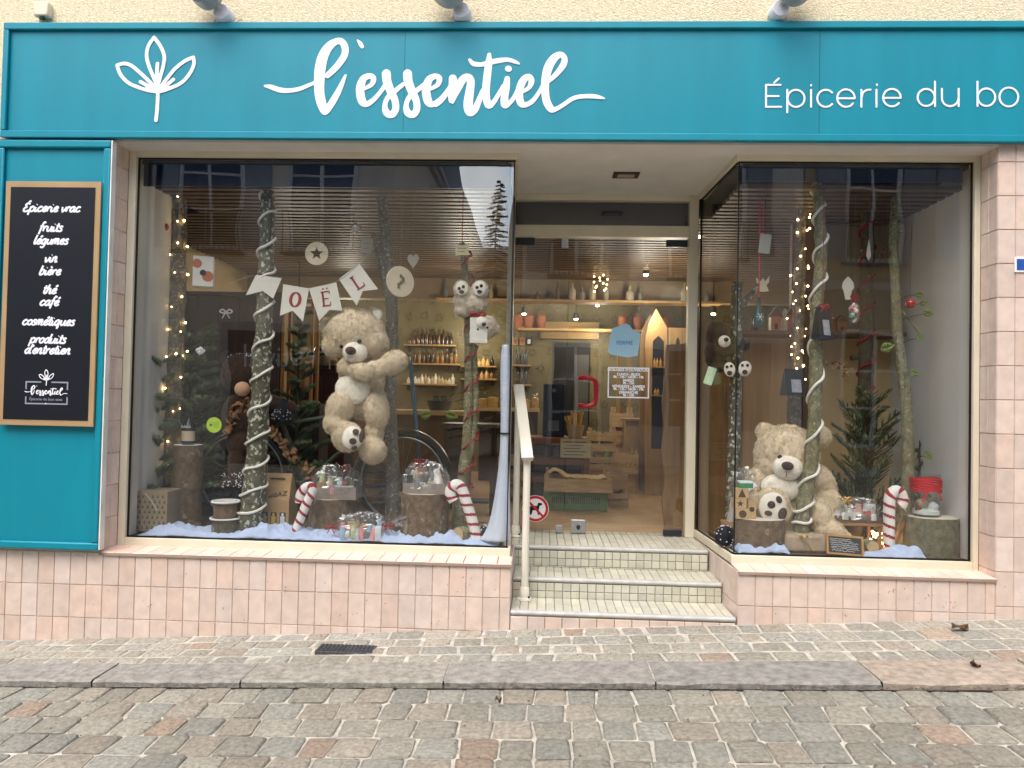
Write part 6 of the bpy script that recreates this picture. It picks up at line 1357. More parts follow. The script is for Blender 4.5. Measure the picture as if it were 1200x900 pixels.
# partition behind the window: plank panel, panels, post, shelf
PLK = mat('plank_brown', '#8d6b45', .6, .22, 6, .15, 25, stretch=(4, 4, .35)); PAN = mat('pale_oak_panel', '#b28f62', .6, .12, 5, .1, 25, stretch=(4, 4, .3)); BEI = mat('beige_panel', '#d0b585', .7, .04); RPO = mat('red_brown_post', '#5d3a26', .6, .2, 6, stretch=(4, 4, .3))
t = thing('window_partition', 'wooden back partition of the right window with planks, panels and a post', 'partition', (1.8, 1.2, .384))
zp = at(845, 378, 1.25).z; mb = M()
for i in range(3): x = 1.115+i*.12; mb.box(x+.001, x+.119, 1.25, 1.28, .385, zp-.003*i)
mb.build('plank', PLK, t, bevel=.002)
x0, x1, x2, x3 = 1.476, at(926, 450, 1.25).x, at(957, 450, 1.25).x, 2.549
mb = M(); mb.box(x0, x1, 1.26, 1.29, .385, at(890, 396, 1.26).z); mb.build('oak_panel', PAN, t); mb = M(); mb.box(x1+.001, x1+.08, 1.24, 1.30, .385, 2.69); mb.box(x2-.1, x2, 1.24, 1.30, .385, 2.69); mb.build('post', RPO, t); mb = M(); mb.box(x2+.001, x3, 1.27, 1.30, .385, at(980, 385, 1.27).z); mb.build('beige_panel', BEI, t); mb = M(); mb.box(x2+.001, x3, 1.275, 1.30, at(980, 385, 1.27).z+.002, 2.69); mb.build('upper_panel', mat('grey_panel', '#8c8478', .8, .06), t)
mb = M(); zsh = at(900, 388, 1.05).z; mb.box(1.40, x3-.02, .98, 1.24, zsh-.03, zsh); mb.build('shelf', mat('dark_shelf', '#6b4a2e', .6, .2, 6, stretch=(.4, 4, 4)), t)
t = thing('log_slab', 'rough edged upright wood slab behind the right side of the glass door', 'wood slab', (at(790, 600, 1.4).x, 1.42, .384)); sl_pts = [(779, 618), (776, 590), (779, 560), (775, 530), (778, 500), (776, 470), (780, 440), (781, 404), (808, 402), (808, 618)]; mb = M(); mb.prism([at(x, y, 1.4) for x, y in sl_pts], (0, .04, 0)); ob = mb.build('slab', PLK, t, smooth=False, fixn=True)
# ornaments of the right window
GRN = '#3f6f62'
def shelf_item(px, h, kind, col, label):
    c = at(px, 380, 1.05); c.z = zsh+.001; t = thing('shelf_figure', label, 'figurine', c, 'small figures on the dark shelf'); m_ = mat('fig'+col.strip('#'), col, .5, .15, 20); mb = M()
    if kind == 'house': mb.box(c.x-.035, c.x+.035, 1.02, 1.08, c.z, c.z+h*.6); mb.build('walls', m_, t); mb = M(); mb.prism([(c.x-.045, 1.015, c.z+h*.6), (c.x+.045, 1.015, c.z+h*.6), (c.x, 1.015, c.z+h)], (0, .07, 0)); mb.build('roof', RPO, t, fixn=True, smooth=False); mb = M(); mb.box(c.x-.01, c.x+.01, 1.017, 1.0195, c.z+.01, c.z+h*.3); mb.build('door', BLACKM, t)
    else: mb.lathe([(0, 0), (.026, 0), (.028, h*.3), (.02, h*.6), (.012, h*.66), (.02, h*.75), (.02, h*.85), (.006, h), (0, h)], c, 14); mb.build('body', m_, t); mb = M(); mb.ball((c.x, 1.03, c.z+h*.76), .008, 8, 6); mb.build('face', mat('figure_face', '#d9b796', .7), t)
shelf_item(908, .17, 'house', '#a8683c', 'orange house figure at the left of the dark shelf'); shelf_item(884, .11, 'fig', '#5a2222', 'dark red figure beside the green bottle ornament'); shelf_item(920, .16, 'fig', '#b7b0a2', 'white standing figure in the middle of the dark shelf'); shelf_item(928, .19, 'house', '#b0563a', 'red house figure beside the fairy light trunk'); shelf_item(975, .13, 'fig', '#7a4a30', 'brown round figure on the shelf behind the black bag'); shelf_item(985, .12, 'house', '#8c5a3a', 'brown house figure behind the white cone ornament')
Yo_ = .5
def silhouette(nm, label, cat, P, Y, m_, hp_=None, th=.006, thr=None, part='shape'):
    pts = [at(x, y, Y) for x, y in P]; c = sum(pts, Vector())/len(pts); t = hung(nm, label, cat, c); mb = M(); mb.prism(pts, (0, th, 0)); mb.build(part, m_, t, smooth=False, fixn=True, bevel=0); q = at(*hp_, Y) if hp_ else max(pts, key=lambda p: p.z); mb, m2 = hang(q+Vector((0, th/2, 0)), m_=thr, r=.0026 if thr else .0011); mb.build('ribbon' if thr else 'thread', m2, t); return t
silhouette('stag_head', 'white stag head ornament hanging above the green bottle', 'ornament', [(886, 325), (891, 330), (894, 326), (897, 330), (902, 323), (901, 331), (898, 334), (901, 341), (894, 342), (889, 341), (891, 334), (887, 331)], .62, PLY, (894, 327))
c = at(889, 372, .56); t = hung('bottle_ornament', 'dark green bottle with white snowflake hanging on a red ribbon', 'ornament', c); mb = M(); k = mpp(.56); mb.lathe([(0, -11*k), (6*k, -11*k), (6*k, 2*k), (2.4*k, 12*k), (2.2*k, 22*k), (2.6*k, 23*k), (0, 23*k)], c, 16); mb.build('glass', mat('bottle_green', '#27483f', .12, .1, spec=.7), t); mb = M()
for i in range(6): a_ = i*math.pi/3; mb.bar(c+Vector((0, -6.3*k, 0)), c+Vector((.026*math.cos(a_), -6.1*k, .026*math.sin(a_))), .004, .002)
mb.build('snowflake', WHITE, t); mb, m2 = hang(c+Vector((0, 0, 23*k)), r=.0045, m_=mat('coral_ribbon', '#d0434a', .5)); mb.build('ribbon', m2, t)
card(890, 903, 274, 297, .55, mat('card_white2', '#c6c4be', .8), 'white card with red ribbon at the upper left of the right window', rib=True)
def gift_bag(px0, px1, py0, py1, Y, label, redbow=True, ang=.5):
    a, b = at(px0, py0, Y), at(px1, py1, Y); w_ = (b.x-a.x)*.42; H_ = a.z-b.z; c = Vector(((a.x+b.x)/2, Y, b.z)); t = hung('gift_bag', label, 'bag', c); R_ = Matrix.Rotation(ang, 3, 'Z'); mb = M(); P = [(-1, -.55, 0), (1, -.55, 0), (1, .55, 0), (-1, .55, 0), (-.86, -.10, 1), (.86, -.10, 1), (.86, .1, 1), (-.86, .1, 1)]
    V = [c+R_ @ Vector((x*w_, y*w_, z*H_)) for x, y, z in P]; mb._add(V, [(3, 2, 1, 0), (0, 1, 5, 4), (1, 2, 6, 5), (2, 3, 7, 6), (3, 0, 4, 7), (4, 5, 6, 7)]); mb.build('bag', mat('bag_navy', '#1c2129', .45, .1), t, smooth=False, fixn=True)
    mb = M(); q = [(-.45, -.548, .12), (.45, -.548, .12), (.45, -.33, .6), (-.45, -.33, .6)]; V = [c+R_ @ Vector((x*w_, (y-.03)*w_, z*H_)) for x, y, z in q]; mb.prism(V, R_ @ Vector((0, -.0015, 0))); mb.build('silver_label', mat('silver_label', '#b9bcc4', .3, .2, 40, metal=.5), t, smooth=False, fixn=True)
    if redbow: bow(t, c+Vector((0, -.02, H_)), .035)
    mb, m2 = hang(c+Vector((0, 0, H_)), r=.002, m_=RIBR); mb.build('ribbon', m2, t)
gift_bag(950, 978, 360, 398, .33, 'black paper gift bag with silver label and red bow on the cord wrapped trunk'); gift_bag(914, 946, 432, 464, .72, 'lower black paper gift bag hanging behind on the fairy light trunk', False, .2)
t = silhouette('cone_ornament', 'flat white ice cream cone ornament beside the brown trunk', 'ornament', [(987, 337), (988, 331), (991, 327), (994, 324), (997, 327), (1000, 331), (1001, 337), (998, 341), (997, 351), (991, 351), (989, 341)], .5, FELT, (994, 324), .008)
c = at(1001, 366, .46); t = hung('sweet_bag', 'clear bag of pink sweets hanging below the white cone ornament', 'bag', c); k = mpp(.46); rr = random.Random(3)
for i in range(9): mb = M(); mb.ball(c+Vector((rr.uniform(-4, 4)*k, rr.uniform(-2, 2)*k, rr.uniform(-9, 7)*k)), rr.uniform(2.2, 3.4)*k, 10, 7); cl = rr.choice(['#e0a28c', '#d97a7a', '#e6b8a6', '#5f7d6c', '#e9d9cf']); mb.build('sweet', mat('sweet'+cl.strip('#'), cl, .4), t)
mb = M(); mb.ball(c, (7*k, 4*k, 13*k), 14, 10); mb.build('clear_bag', CELLO, t); mb = M(); mb.lathe([(1.5*k, -2*k), (5*k, 7*k), (1*k, 6*k)], c+Vector((0, 0, 12*k)), 10); mb.build('red_tie', RIBR, t); mb, m2 = hang(c+Vector((0, 0, 13*k))); mb.build('thread', m2, t)
bauble(1067, 356, .38, 5.4, REDB, 'shiny red bauble on a long red thread near the right frame', RIBR)
c = at(1037, 297, .5); k = mpp(.5); t = hung('wire_bauble', 'open wire ball hanging between the two right hand trunks', 'bauble', c); mb = M()
for i in range(4): Rm = Matrix.Rotation(i*math.pi/4, 3, 'Z'); mb.tube([c+Rm @ Vector((6*k*math.cos(j*.3142), 0, 6*k*math.sin(j*.3142))) for j in range(21)], .0022, 5, cap=False)
mb.tube([c+Vector((6*k*math.cos(j*.3142), 6*k*math.sin(j*.3142), 0)) for j in range(21)], .0022, 5, cap=False); mb.build('wire_ball', mat('bronze_wire', '#6b4b3a', .4, metal=.6), t); mb, m2 = hang(c+Vector((0, 0, 6*k)), m_=RIBR); mb.build('thread', m2, t)
silhouette('feather_ornament', 'slender cream feather hanging in front of the brown trunk', 'ornament', [(1018, 305), (1015.5, 300), (1016, 292), (1018.5, 280), (1020, 292), (1020.5, 300)], .5, FELT, (1018.5, 280), .003)
garland([(968, 428), (980, 424), (990, 432), (988, 442)], .6, 24, 'gold leafy sprig hanging beside the cord wrapped trunk', 9, .03)
# ------------------------------------------------------------------ inside the shop
OAK = mat('crate_wood', '#c0a276', .7, .2, 8, .1, 30, stretch=(.6, 4, 4)); RUST = mat('red_brown_wood', '#8a5230', .6, .2, 6, .1, 20, stretch=(.5, 4, 4)); DW = mat('dark_table_wood', '#33241a', .5, .2, 8)
def crate(x0, x1, y0, y1, z0, z1, label, m_=None, grp='wooden produce crates in the shop', slats=2, fill=None):
    m_ = m_ or OAK; t = thing('wooden_crate', label, 'crate', ((x0+x1)/2, (y0+y1)/2, z0), grp); th = .012; H = (z1-z0); sh = H/slats*.78; mb = M()
    for i in range(slats): z = z0+i*H/slats+.004; mb.box(x0, x1, y0, y0+th, z, z+sh); mb.box(x0, x1, y1-th, y1, z, z+sh)
    mb.build('long_side', m_, t); mb = M()
    for i in range(slats): z = z0+i*H/slats+.004; mb.box(x0, x0+th, y0+th+.0003, y1-th-.0003, z, z+sh); mb.box(x1-th, x1, y0+th+.0003, y1-th-.0003, z, z+sh)
    mb.build('short_side', m_, t); mb = M(); mb.box(x0+th, x1-th, y0+th, y1-th, z0, z0+.008); mb.build('base', m_, t); mb = M()
    for x in (x0+th+.001, x1-th-.026):
        for y in (y0+th+.001, y1-th-.026): mb.box(x, x+.025, y, y+.025, z0+.009, z1+.03)
    mb.build('corner_post', m_, t)
    if fill: goodies(t, x0+.04, x1-.04, y0+.06, y1-.06, z0+.02, z1+.05, 5, int(x0*100) % 97, fill)
    return t
fz = .3845
# green crate with a wooden tray, in front
a, b = at(637, 575, 2.2), at(712, 598, 2.2); t = thing('plastic_crate', 'green slotted plastic crate on the shop floor under a wooden tray', 'crate', ((a.x+b.x)/2, 2.35, fz)); gzt = a.z; GRP = mat('green_plastic', '#4d7a4c', .5, .08)
mb = M(); mb.box(a.x, b.x, 2.2, 2.55, fz+.001, gzt); mb.build('crate', GRP, t, bevel=.006); mb = M()
for i in range(26):
    x = a.x+.08+i*(b.x-a.x-.16)/25
    mb.box(x, x+.008, 2.1975, 2.1995, fz+.06, gzt-.05)
mb.build('slots', BLACKM, t)
crate(at(638, 0+560, 2.1).x, at(717, 560, 2.1).x, 2.12, 2.56, gzt+.001, at(680, 558, 2.12).z, 'low wooden tray crate full of brown paper on the green plastic crate', slats=1)
mb = M(); pts = [at(641, 557, 2.2), at(650, 551, 2.2), at(668, 557, 2.25), at(690, 562, 2.25)]; vs = []
n = 24; x0, x1 = at(642, 557, 2.2).x, at(712, 557, 2.2).x; tz = at(680, 560, 2.2).z
for j in range(9):
    for i in range(n+1): u = i/n; vs.append((x0+(x1-x0)*u, 2.16+j*.042, tz+.06*math.exp(-((u-.12)/.14)**2)+.02*mnoise.noise(Vector((u*9, j*.7, 2)))))
mb._add(vs, [(j*(n+1)+i, j*(n+1)+i+1, (j+1)*(n+1)+i+1, (j+1)*(n+1)+i) for j in range(8) for i in range(n)]); o = mb.build('packing_paper', mat('packing_paper', '#c7a878', .85, .1, 20), origin=(x0, 2.2, tz), smooth=.4); tag(o, 'crumpled brown packing paper in the low tray crate', 'paper'); md = o.modifiers.new('t', 'SOLIDIFY'); md.thickness = .002
crate(at(714, 575, 2.5).x, at(737, 575, 2.5).x, 2.5, 2.85, fz, at(725, 577, 2.5).z, 'plain low crate on the floor beside the green plastic crate'); crate(at(713, 560, 2.5).x, at(736, 560, 2.5).x, 2.5, 2.85, at(725, 577, 2.5).z+.001+.03, at(725, 556, 2.5).z, 'second crate stacked beside the green plastic crate')
# red-brown counter shelf made of boxes
Yc = 2.75; a, b = at(612, 512, Yc), at(690, 590, Yc); t = thing('counter_rack', 'red brown wooden rack counter behind the glass door', 'rack', ((a.x+b.x)/2, Yc+.2, fz)); mb = M(); z_top = a.z; zm = at(650, 527, Yc).z
mb.box(a.x, b.x, Yc, Yc+.45, z_top-.07, z_top); mb.build('top', RUST, t, bevel=.01); mb = M()
for z in (at(0+650, 545, Yc).z, at(650, 560, Yc).z-.05): mb.box(a.x+.03, b.x-.03, Yc+.01, Yc+.44, z, z+.06)
mb.build('shelf', RUST, t, bevel=.004)
for x in (a.x, b.x-.06):
    for y in (Yc, Yc+.39): mb = M(); mb.box(x, x+.06, y, y+.06, fz, z_top-.0705); mb.build('leg', RUST, t, bevel=.004)
mb = M(); mb.box(a.x+.07, b.x-.07, Yc+.4, Yc+.43, fz, z_top-.075); mb.build('back_panel', DW, t)
zsh1 = at(650, 545, Yc).z+.061
for i, (px, h_, col) in enumerate(((640, .17, '#3c4744'), (652, .14, '#4d5e58'), (662, .15, '#59706a'), (672, .1, '#7a2e24'), (682, .12, '#3a2a20'))): bottle((at(px, 540, Yc+.15).x, Yc+.15, zsh1), h_, .035, col, ('small dark jar', 'grey green jar', 'pale green jar', 'dark red jar', 'brown jar')[i]+' standing inside the red brown rack', 'jars inside the rack')
a2, b2_ = at(657, 514, Yc-.03), at(692, 537, Yc-.03); t = thing('shop_card', 'cream printed card fixed to the front of the red brown rack', 'sign', ((a2.x+b2_.x)/2, Yc-.02, b2_.z)); mb = M(); mb.box(a2.x, b2_.x, Yc-.03, Yc-.024, b2_.z, a2.z); cd = mb.build('card', mat('card_cream2', '#d6cca6', .7, .05), t); mb = M()
for i in range(5): z = a2.z-.03-i*.03; mb.box(a2.x+.03+.02*(i % 2), b2_.x-.04-.03*(i % 3), Yc-.0315, Yc-.0305, z-.004, z+.004)
mb.build('print', mat('print_olive', '#6e6a45', .8), cd)
a, b = at(637, 450, Yc+.1), at(661, 512, Yc+.1); t = thing('navy_box', 'tall navy blue display box on the red brown rack', 'box', ((a.x+b.x)/2, Yc+.2, z_top)); mb = M(); mb.box(a.x, b.x, Yc+.1, Yc+.3, z_top+.001, a.z); mb.build('box', mat('box_navy', '#18233a', .5, .15), t, bevel=.004); mb = M(); mb.box(a.x+.05, b.x-.05, Yc+.0985, Yc+.0995, z_top+.06, z_top+.16); mb.ball(((a.x+b.x)/2, Yc+.099, a.z-.06), (.02, .001, .02)); mb.build('print', mat('box_print', '#6d7482', .6), t)
c = at(674, 512, Yc+.1); c.z = z_top; t = thing('bread_basket', 'pale basket of bread sticks on the red brown rack', 'basket', c); mb = M(); mb.lathe([(0, .001), (.065, .001), (.09, .12), (.082, .12), (.06, .01), (0, .01)], c, 20); mb.build('basket', mat('pale_basket', '#b9a683', .8, .1, 30), t); rr = random.Random(2)
for i in range(18): mb = M(); p = c+Vector((rr.uniform(-.05, .05), rr.uniform(-.05, .05), .06)); e = p+Vector((rr.uniform(-.09, .09), rr.uniform(-.05, .05), rr.uniform(.12, .2))); mb.cyl(p, e, .013, .011, 8); mb.build('bread_stick', mat('bread', '#d3ad62', .7, .15), t)
# crates to the right of the rack
for i, (x0, x1, yt, yb, Y) in enumerate(((690, 722, 505, 530, 3.6), (690, 722, 534, 552, 3.3), (718, 742, 480, 522, 4.2), (720, 748, 530, 556, 3.5))):
    a, b = at(x0, yt, Y), at(x1, yb, Y); z0_, z1_ = max(b.z, fz), a.z
    t = thing('crate_stand', ('first', 'second', 'third', 'fourth')[0] and ('tall crate stand behind the rack', 'low crate stand of greens behind the green crate', 'crate stand below the narrow wall shelves', 'crate stand at the middle of the shop floor')[i], 'stand', ((a.x+b.x)/2, Y+.2, fz)); mb = M(); mb.box(a.x+.02, b.x-.02, Y+.03, Y+.35, fz, z0_-.001 if z0_ > fz+.02 else fz+.02); mb.build('stand', OAK, t)
    crate(a.x, b.x, Y, Y+.4, max(z0_, fz+.021), z1_, ('crate of leeks behind the rack', 'crate of green vegetables beside the rack', 'crate of roots below the narrow shelves', 'crate of yellow bananas at the middle of the shop')[i], fill=(['#5d7040', '#8a9a5a'], ['#4a6a36', '#7a9a4a'], ['#a0683a', '#8a5a30'], ['#c9b04a', '#d6c060'])[i])
Y = 4.3; a, b = at(757, 527, Y), at(792, 566, Y)
for i in range(3): h_ = (a.z-fz)/3; crate(a.x, b.x, Y, Y+.5, fz+i*h_+.031*(i > 0), fz+(i+1)*h_-.002, ('bottom', 'middle', 'top')[i]+' crate of the three stacked by the upright wood slab', slats=2)
Y = 4.0; a, b = at(733, 492, Y), at(757, 520, Y); t = thing('cardboard_box', 'open cardboard box on crates in the middle of the shop', 'box', ((a.x+b.x)/2, Y+.15, a.z)); mb = M(); mb.box(a.x, b.x, Y, Y+.35, fz+.3, a.z); mb.build('box', KRAFT, t, bevel=.004); mb = M(); mb.box(a.x+.02, b.x-.02, Y+.02, Y+.33, fz, fz+.299); mb.build('stand', OAK, t); mb = M(); mb.box(a.x-.06, b.x+.02, Y-.05, Y-.001, a.z+.001, a.z+.02, rot=Matrix.Rotation(.3, 3, 'X')); mb.build('flap', KRAFT, t)
# gabled cabinet
Y = 3.4; P = [(757, 500), (757, 395), (760, 380), (769, 362), (775, 372), (782, 384), (782, 500)]; pts = [at(x, y, Y) for x, y in P]; zf_ = fz; pts[0].z = pts[-1].z = zf_
t = thing('gabled_cabinet', 'tall wooden cabinet with pointed gable and dark shelves at the right of the shop', 'cabinet', (pts[0].x+.1, Y+.2, fz)); mb = M(); mb.prism(pts, (0, .03, 0)); mb.prism([p+Vector((0, .45, 0)) for p in pts], (0, .03, 0)); WCB = mat('cabinet_wood', '#a38150', .6, .12, 5, .1, 20, stretch=(4, 4, .4)); mb.build('gable_front', WCB, t, smooth=False, fixn=True)
a, b = at(784, 372, Y), at(800, 500, Y); mb = M(); mb.box(pts[-1].x+.001, a.x+.42, Y-.005, Y+.5, fz, at(784, 384, Y).z); mb.build('side_panel', WCB, t); mb = M(); c0, c1 = at(765, 400, Y), at(776, 526, Y); mb.prism([(c0.x, Y-.002, max(c1.z, fz+.05)), (c1.x, Y-.002, max(c1.z, fz+.05)), (c1.x, Y-.002, c0.z), ((c0.x+c1.x)/2, Y-.002, c0.z+.06), (c0.x, Y-.002, c0.z)], (0, .001, 0)); nk = mb.build('niche', mat('niche_dark', '#16161a', .7), t, smooth=False, fixn=True)
for py in (430, 463): z = at(770, py, Y).z; mb = M(); mb.box(c0.x-.01, c1.x+.01, Y-.1, Y-.003, z-.012, z); mb.build('shelf', WCB, t); 
for i, (px, py) in enumerate(((767, 430), (770, 430), (774, 430), (768, 463), (771, 463))): z = at(770, py, Y).z; o = bottle((at(px, py, Y-.05).x, Y-.05, z+.001), .09 if i < 3 else .07, .014, '#b98a4c', ('small amber jar on the upper cabinet shelf' if i < 3 else 'small amber jar on the lower cabinet shelf'), 'amber jars on the cabinet shelves')
# net bag and dark bag hanging at the cabinet side
c = at(784, 455, 3.2); t = thing('net_bag', 'pale string net bag hanging beside the cabinet', 'bag', c); mb = M(); k = mpp(3.2); NET = mat('net_string', '#a9aba0', .8, .15, 120); prof = [(1.0, 32), (1.2, 10), (4, 0), (6.8, -14), (7.2, -24), (5, -36), (1, -42)]
mb.lathe([(r_*k, z*k) for r_, z in reversed(prof)], c, 14); mb.build('net', NET, t); mb = M(); mb.cyl(c+Vector((0, 0, 32*k)), c+Vector((0, 0, 60*k)), .006, n=6); mb.build('cord', NET, t)
c = at(794, 412, 3.0); t = thing('dark_bag', 'dark cloth hanging above the net bag', 'cloth', c); mb = M(); k = mpp(3.0); mb.lathe([(3.8*k, -14*k), (3.2*k, 0), (2.2*k, 12*k), (1*k, 16*k), (0, 16*k)], c, 12); mb.build('cloth', mat('cloth_dark', '#20242a', .9), t)
# narrow shelf uprights (ladder shelf)
Y = 4.6; t = thing('ladder_shelf', 'narrow light wood ladder shelf left of the gabled cabinet', 'shelf', (at(745, 500, Y).x, Y, fz)); mb = M()
for px in (725, 738, 754): x = at(px, 450, Y).x; mb.box(x-.02, x+.02, Y, Y+.05, fz, at(750, 396, Y).z)
mb.build('upright', WCB, t); mb = M()
for py in (405, 440, 462, 490): z = at(740, py, Y).z; mb.box(at(723, py, Y).x, at(756, py, Y).x, Y+.051, Y+.2, z-.015, z)
mb.build('board', WCB, t)
# high shelf with orange baskets under the beam
zb_ = at(650, 385, 5.2).z; t = thing('high_shelf', 'long high shelf above the papered wall', 'shelf', (.4, 5.3, zb_)); mb = M(); mb.box(-.35, 1.9, 5.15, 5.49, zb_-.03, zb_); mb.build('board', WCB, t); OR = mat('orange_basket', '#8f5130', .6, .15, 25)
for i, px in enumerate((608, 620, 634, 730, 748, 766, 780)): c = at(px, 376, 5.3); c.z = zb_+.001; t = thing('orange_basket', 'orange basket on the high shelf, '+('leftmost of the left three', 'middle of the left three', 'rightmost of the left three', 'leftmost of the right four', 'second of the right four', 'third of the right four', 'rightmost by the cabinet gable')[i], 'basket', c, 'orange baskets on the high shelf'); mb = M(); mb.lathe([(0, 0), (.045, 0), (.065, .10), (.06, .17), (.052, .17), (.05, .02), (0, .02)], c, 14); mb.build('basket', OR, t); mb = M(); mb.tube([c+Vector((.055*math.cos(j*.3142), 0, .17+.06*math.sin(j*.3142))) for j in range(11)], .006, 5); mb.build('basket_handle', OR, t)
# wall shelves with bottles
GB = [('#5a3a20', '#8a6a3a'), ('#3a2a1c', '#b08a50'), ('#d8cdb4', '#b9a27c')]
def wall_shelf(x0, x1, py, Y, label, n, kind, grp, lab):
    a, b = at(x0, py, Y), at(x1, py, Y); t = thing('wall_shelf', label, 'shelf', ((a.x+b.x)/2, Y+.08, a.z-.02), 'light wood wall shelves in the shop'); mb = M(); mb.box(a.x, b.x, Y, 5.49, a.z-.022, a.z); mb.build('board', WCB, t, bevel=.003); mb = M()
    for x in (a.x+.05, b.x-.07): mb.box(x, x+.02, Y+.05, 5.49, a.z-.09, a.z-.0225)
    mb.build('bracket', BLACKM, t); rr = random.Random(int(py)); pr_ = {}
    for i in range(n):
        kd = rr.randint(0, 2); col = rr.choice(kind); h_ = rr.uniform(.12, .24) if len(kind) == 2 else rr.uniform(.07, .14); x = a.x+.04+(b.x-a.x-.08)*(i+.5)/n; p = Vector((x, Y+.05+rr.uniform(0, .04), a.z+.001))
        bottle(p, h_, .025 if len(kind) == 2 else .028, col, lab, grp, nm='shop_bottle')
wall_shelf(473, 534, 403, 5.35, 'top wall shelf of dark bottles behind the forked trunk', 11, ['#3a2618', '#5a3c22'], 'dark bottles on the top wall shelf', 'dark bottle in a row on the top wall shelf')
wall_shelf(473, 540, 425, 5.35, 'middle wall shelf of brown bottles behind the forked trunk', 11, ['#4a3018', '#8a6234'], 'brown bottles on the middle wall shelf', 'brown bottle in a row on the middle wall shelf')
wall_shelf(472, 535, 449, 5.35, 'lowest wall shelf of pale jars beside the blue broom handle', 14, ['#d8cdb4', '#b9a27c', '#e0d8c4'], 'pale jars on the lowest wall shelf', 'pale jar in a row on the lowest wall shelf')
wall_shelf(540, 582, 428, 5.3, 'short wall shelf of amber bottles right of the olive trunk', 7, ['#b07a34', '#2a2420', '#d0a864'], 'amber bottles on the short wall shelf', 'bottle on the short wall shelf right of the olive trunk'); wall_shelf(540, 582, 443, 5.3, 'lower short wall shelf right of the olive trunk', 6, ['#c09a5c', '#d8c09a', '#8a6234'], 'jars on the lower short wall shelf', 'jar on the lower short wall shelf right of the olive trunk')
wall_shelf(600, 622, 427, 5.2, 'upper dark shelf behind the handrail', 3, ['#2a2c30', '#3a3c40'], 'dark bottles behind the handrail', 'dark bottle on the shelf behind the handrail'); wall_shelf(600, 622, 450, 5.2, 'lower dark shelf behind the handrail', 3, ['#24262a', '#4a4038'], 'dark bottles low behind the handrail', 'dark bottle on the lower shelf behind the handrail')
a, b = at(600, 405, 5.4), at(623, 396, 5.4)
for i, px in enumerate((604, 612, 620)): t = thing('small_picture', ('left', 'middle', 'right dark')[i]+' small framed picture above the shelves behind the handrail', 'picture', at(px, 400, 5.45)); p = at(px, 400, 5.45); mb = M(); mb.box(p.x-.035, p.x+.035, 5.46, 5.495, p.z-.05, p.z+.05); mb.build('frame', WCB if i < 2 else BLACKM, t); mb = M(); mb.box(p.x-.02, p.x+.02, 5.457, 5.4595, p.z-.03, p.z+.03); mb.build('print', RUST if i < 2 else WALLW, t)
# sewing table, counter, basket, stacked crates at left of the door
Y = 1.75; a, b = at(517, 496, Y), at(581, 620, Y); t = thing('treadle_table', 'dark old treadle table behind the olive trunk', 'table', ((a.x+b.x)/2, Y+.2, fz)); mb = M(); mb.box(a.x, b.x, Y, Y+.42, a.z-.035, a.z); mb.build('table_top', mat('worn_top', '#55483c', .4, .2, 8), t, bevel=.005)
for x in (a.x+.02, b.x-.06): mb = M(); mb.box(x, x+.04, Y+.03, Y+.07, fz, a.z-.0355); mb.box(x, x+.04, Y+.34, Y+.38, fz, a.z-.0355); mb.box(x+.005, x+.035, Y+.071, Y+.339, fz+.03, fz+.07); mb.build('leg', DW, t)
mb = M(); mb.box(a.x+.061, a.x+.20, Y+.04, Y+.36, fz+.18, a.z-.036); mb.build('drawer_case', DW, t); mb = M(); mb.box(a.x+.07, b.x-.07, Y+.1, Y+.3, fz+.09, fz+.11); mb.build('treadle', IRON, t)
Y = 3.2; a, b = at(455, 480, Y), at(520, 510, Y); t = thing('oak_counter', 'light wood counter with a floral front in the middle of the shop', 'counter', ((a.x+b.x)/2, Y+.3, fz)); mb = M(); mb.box(a.x, b.x+.25, Y, Y+.6, a.z-.05, a.z); mb.build('worktop', OAK, t, bevel=.006); mb = M(); mb.box(a.x+.02, b.x+.23, Y+.02, Y+.58, fz, a.z-.0505); mb.build('front', mat('counter_front', '#6b4d30', .6, .2, 6), t)
c = at(515, 478, Y+.1); c.z = a.z+.001; t = thing('bottle_basket', 'dark wire basket of bottles with green leaves on the counter', 'basket', c); mb = M(); mb.lathe([(0, 0), (.10, 0), (.13, .10), (.122, .10), (.095, .008), (0, .008)], c, 18); mb.build('basket', IRON, t)
for i in range(6): mb = M(); a_ = i*1.05; mb.lathe([(0, .01), (.022, .01), (.022, .09), (.009, .12), (.009, .15), (0, .15)], c+Vector((.06*math.cos(a_), .06*math.sin(a_), 0)), 10); mb.build('bottle', mat('bottle_dark', '#1a1512', .2), t)
for px, py, an in ((500, 486, -20), (529, 487, 15)): leaf_part(px, py, Y-.08, 16, an, t, mat('salad_leaf', '#8fae5a', .5, .2), 'cabbage_leaf')
Y = 2.6
for i in range(4): a, b = at(583, 530+i*18, Y), at(612, 546+i*18, Y); crate(a.x, b.x, Y, Y+.4, max(b.z, fz), max(a.z-.03, b.z+.05), ('topmost', 'second', 'third', 'lowest')[i]+' crate in the stack left of the handrail post', slats=1)
c = at(447, 443+0, 2.4); Y = 2.4; a, b = at(370, 432, Y), at(402, 530, Y); t = thing('sideboard', 'reddish brown sideboard behind the climbing bear', 'sideboard', ((a.x+b.x)/2, Y+.2, fz)); mb = M(); mb.box(a.x-.25, b.x+.1, Y, Y+.5, fz, a.z-.03); mb.build('body', mat('red_mahogany', '#5a2a1c', .4, .15, 4, stretch=(.5, 4, 4)), t, bevel=.005); mb = M(); mb.box(a.x-.28, b.x+.13, Y-.03, Y+.52, a.z-.0295, a.z); mb.build('top', mat('red_mahogany', ''), t, bevel=.005); mb = M()
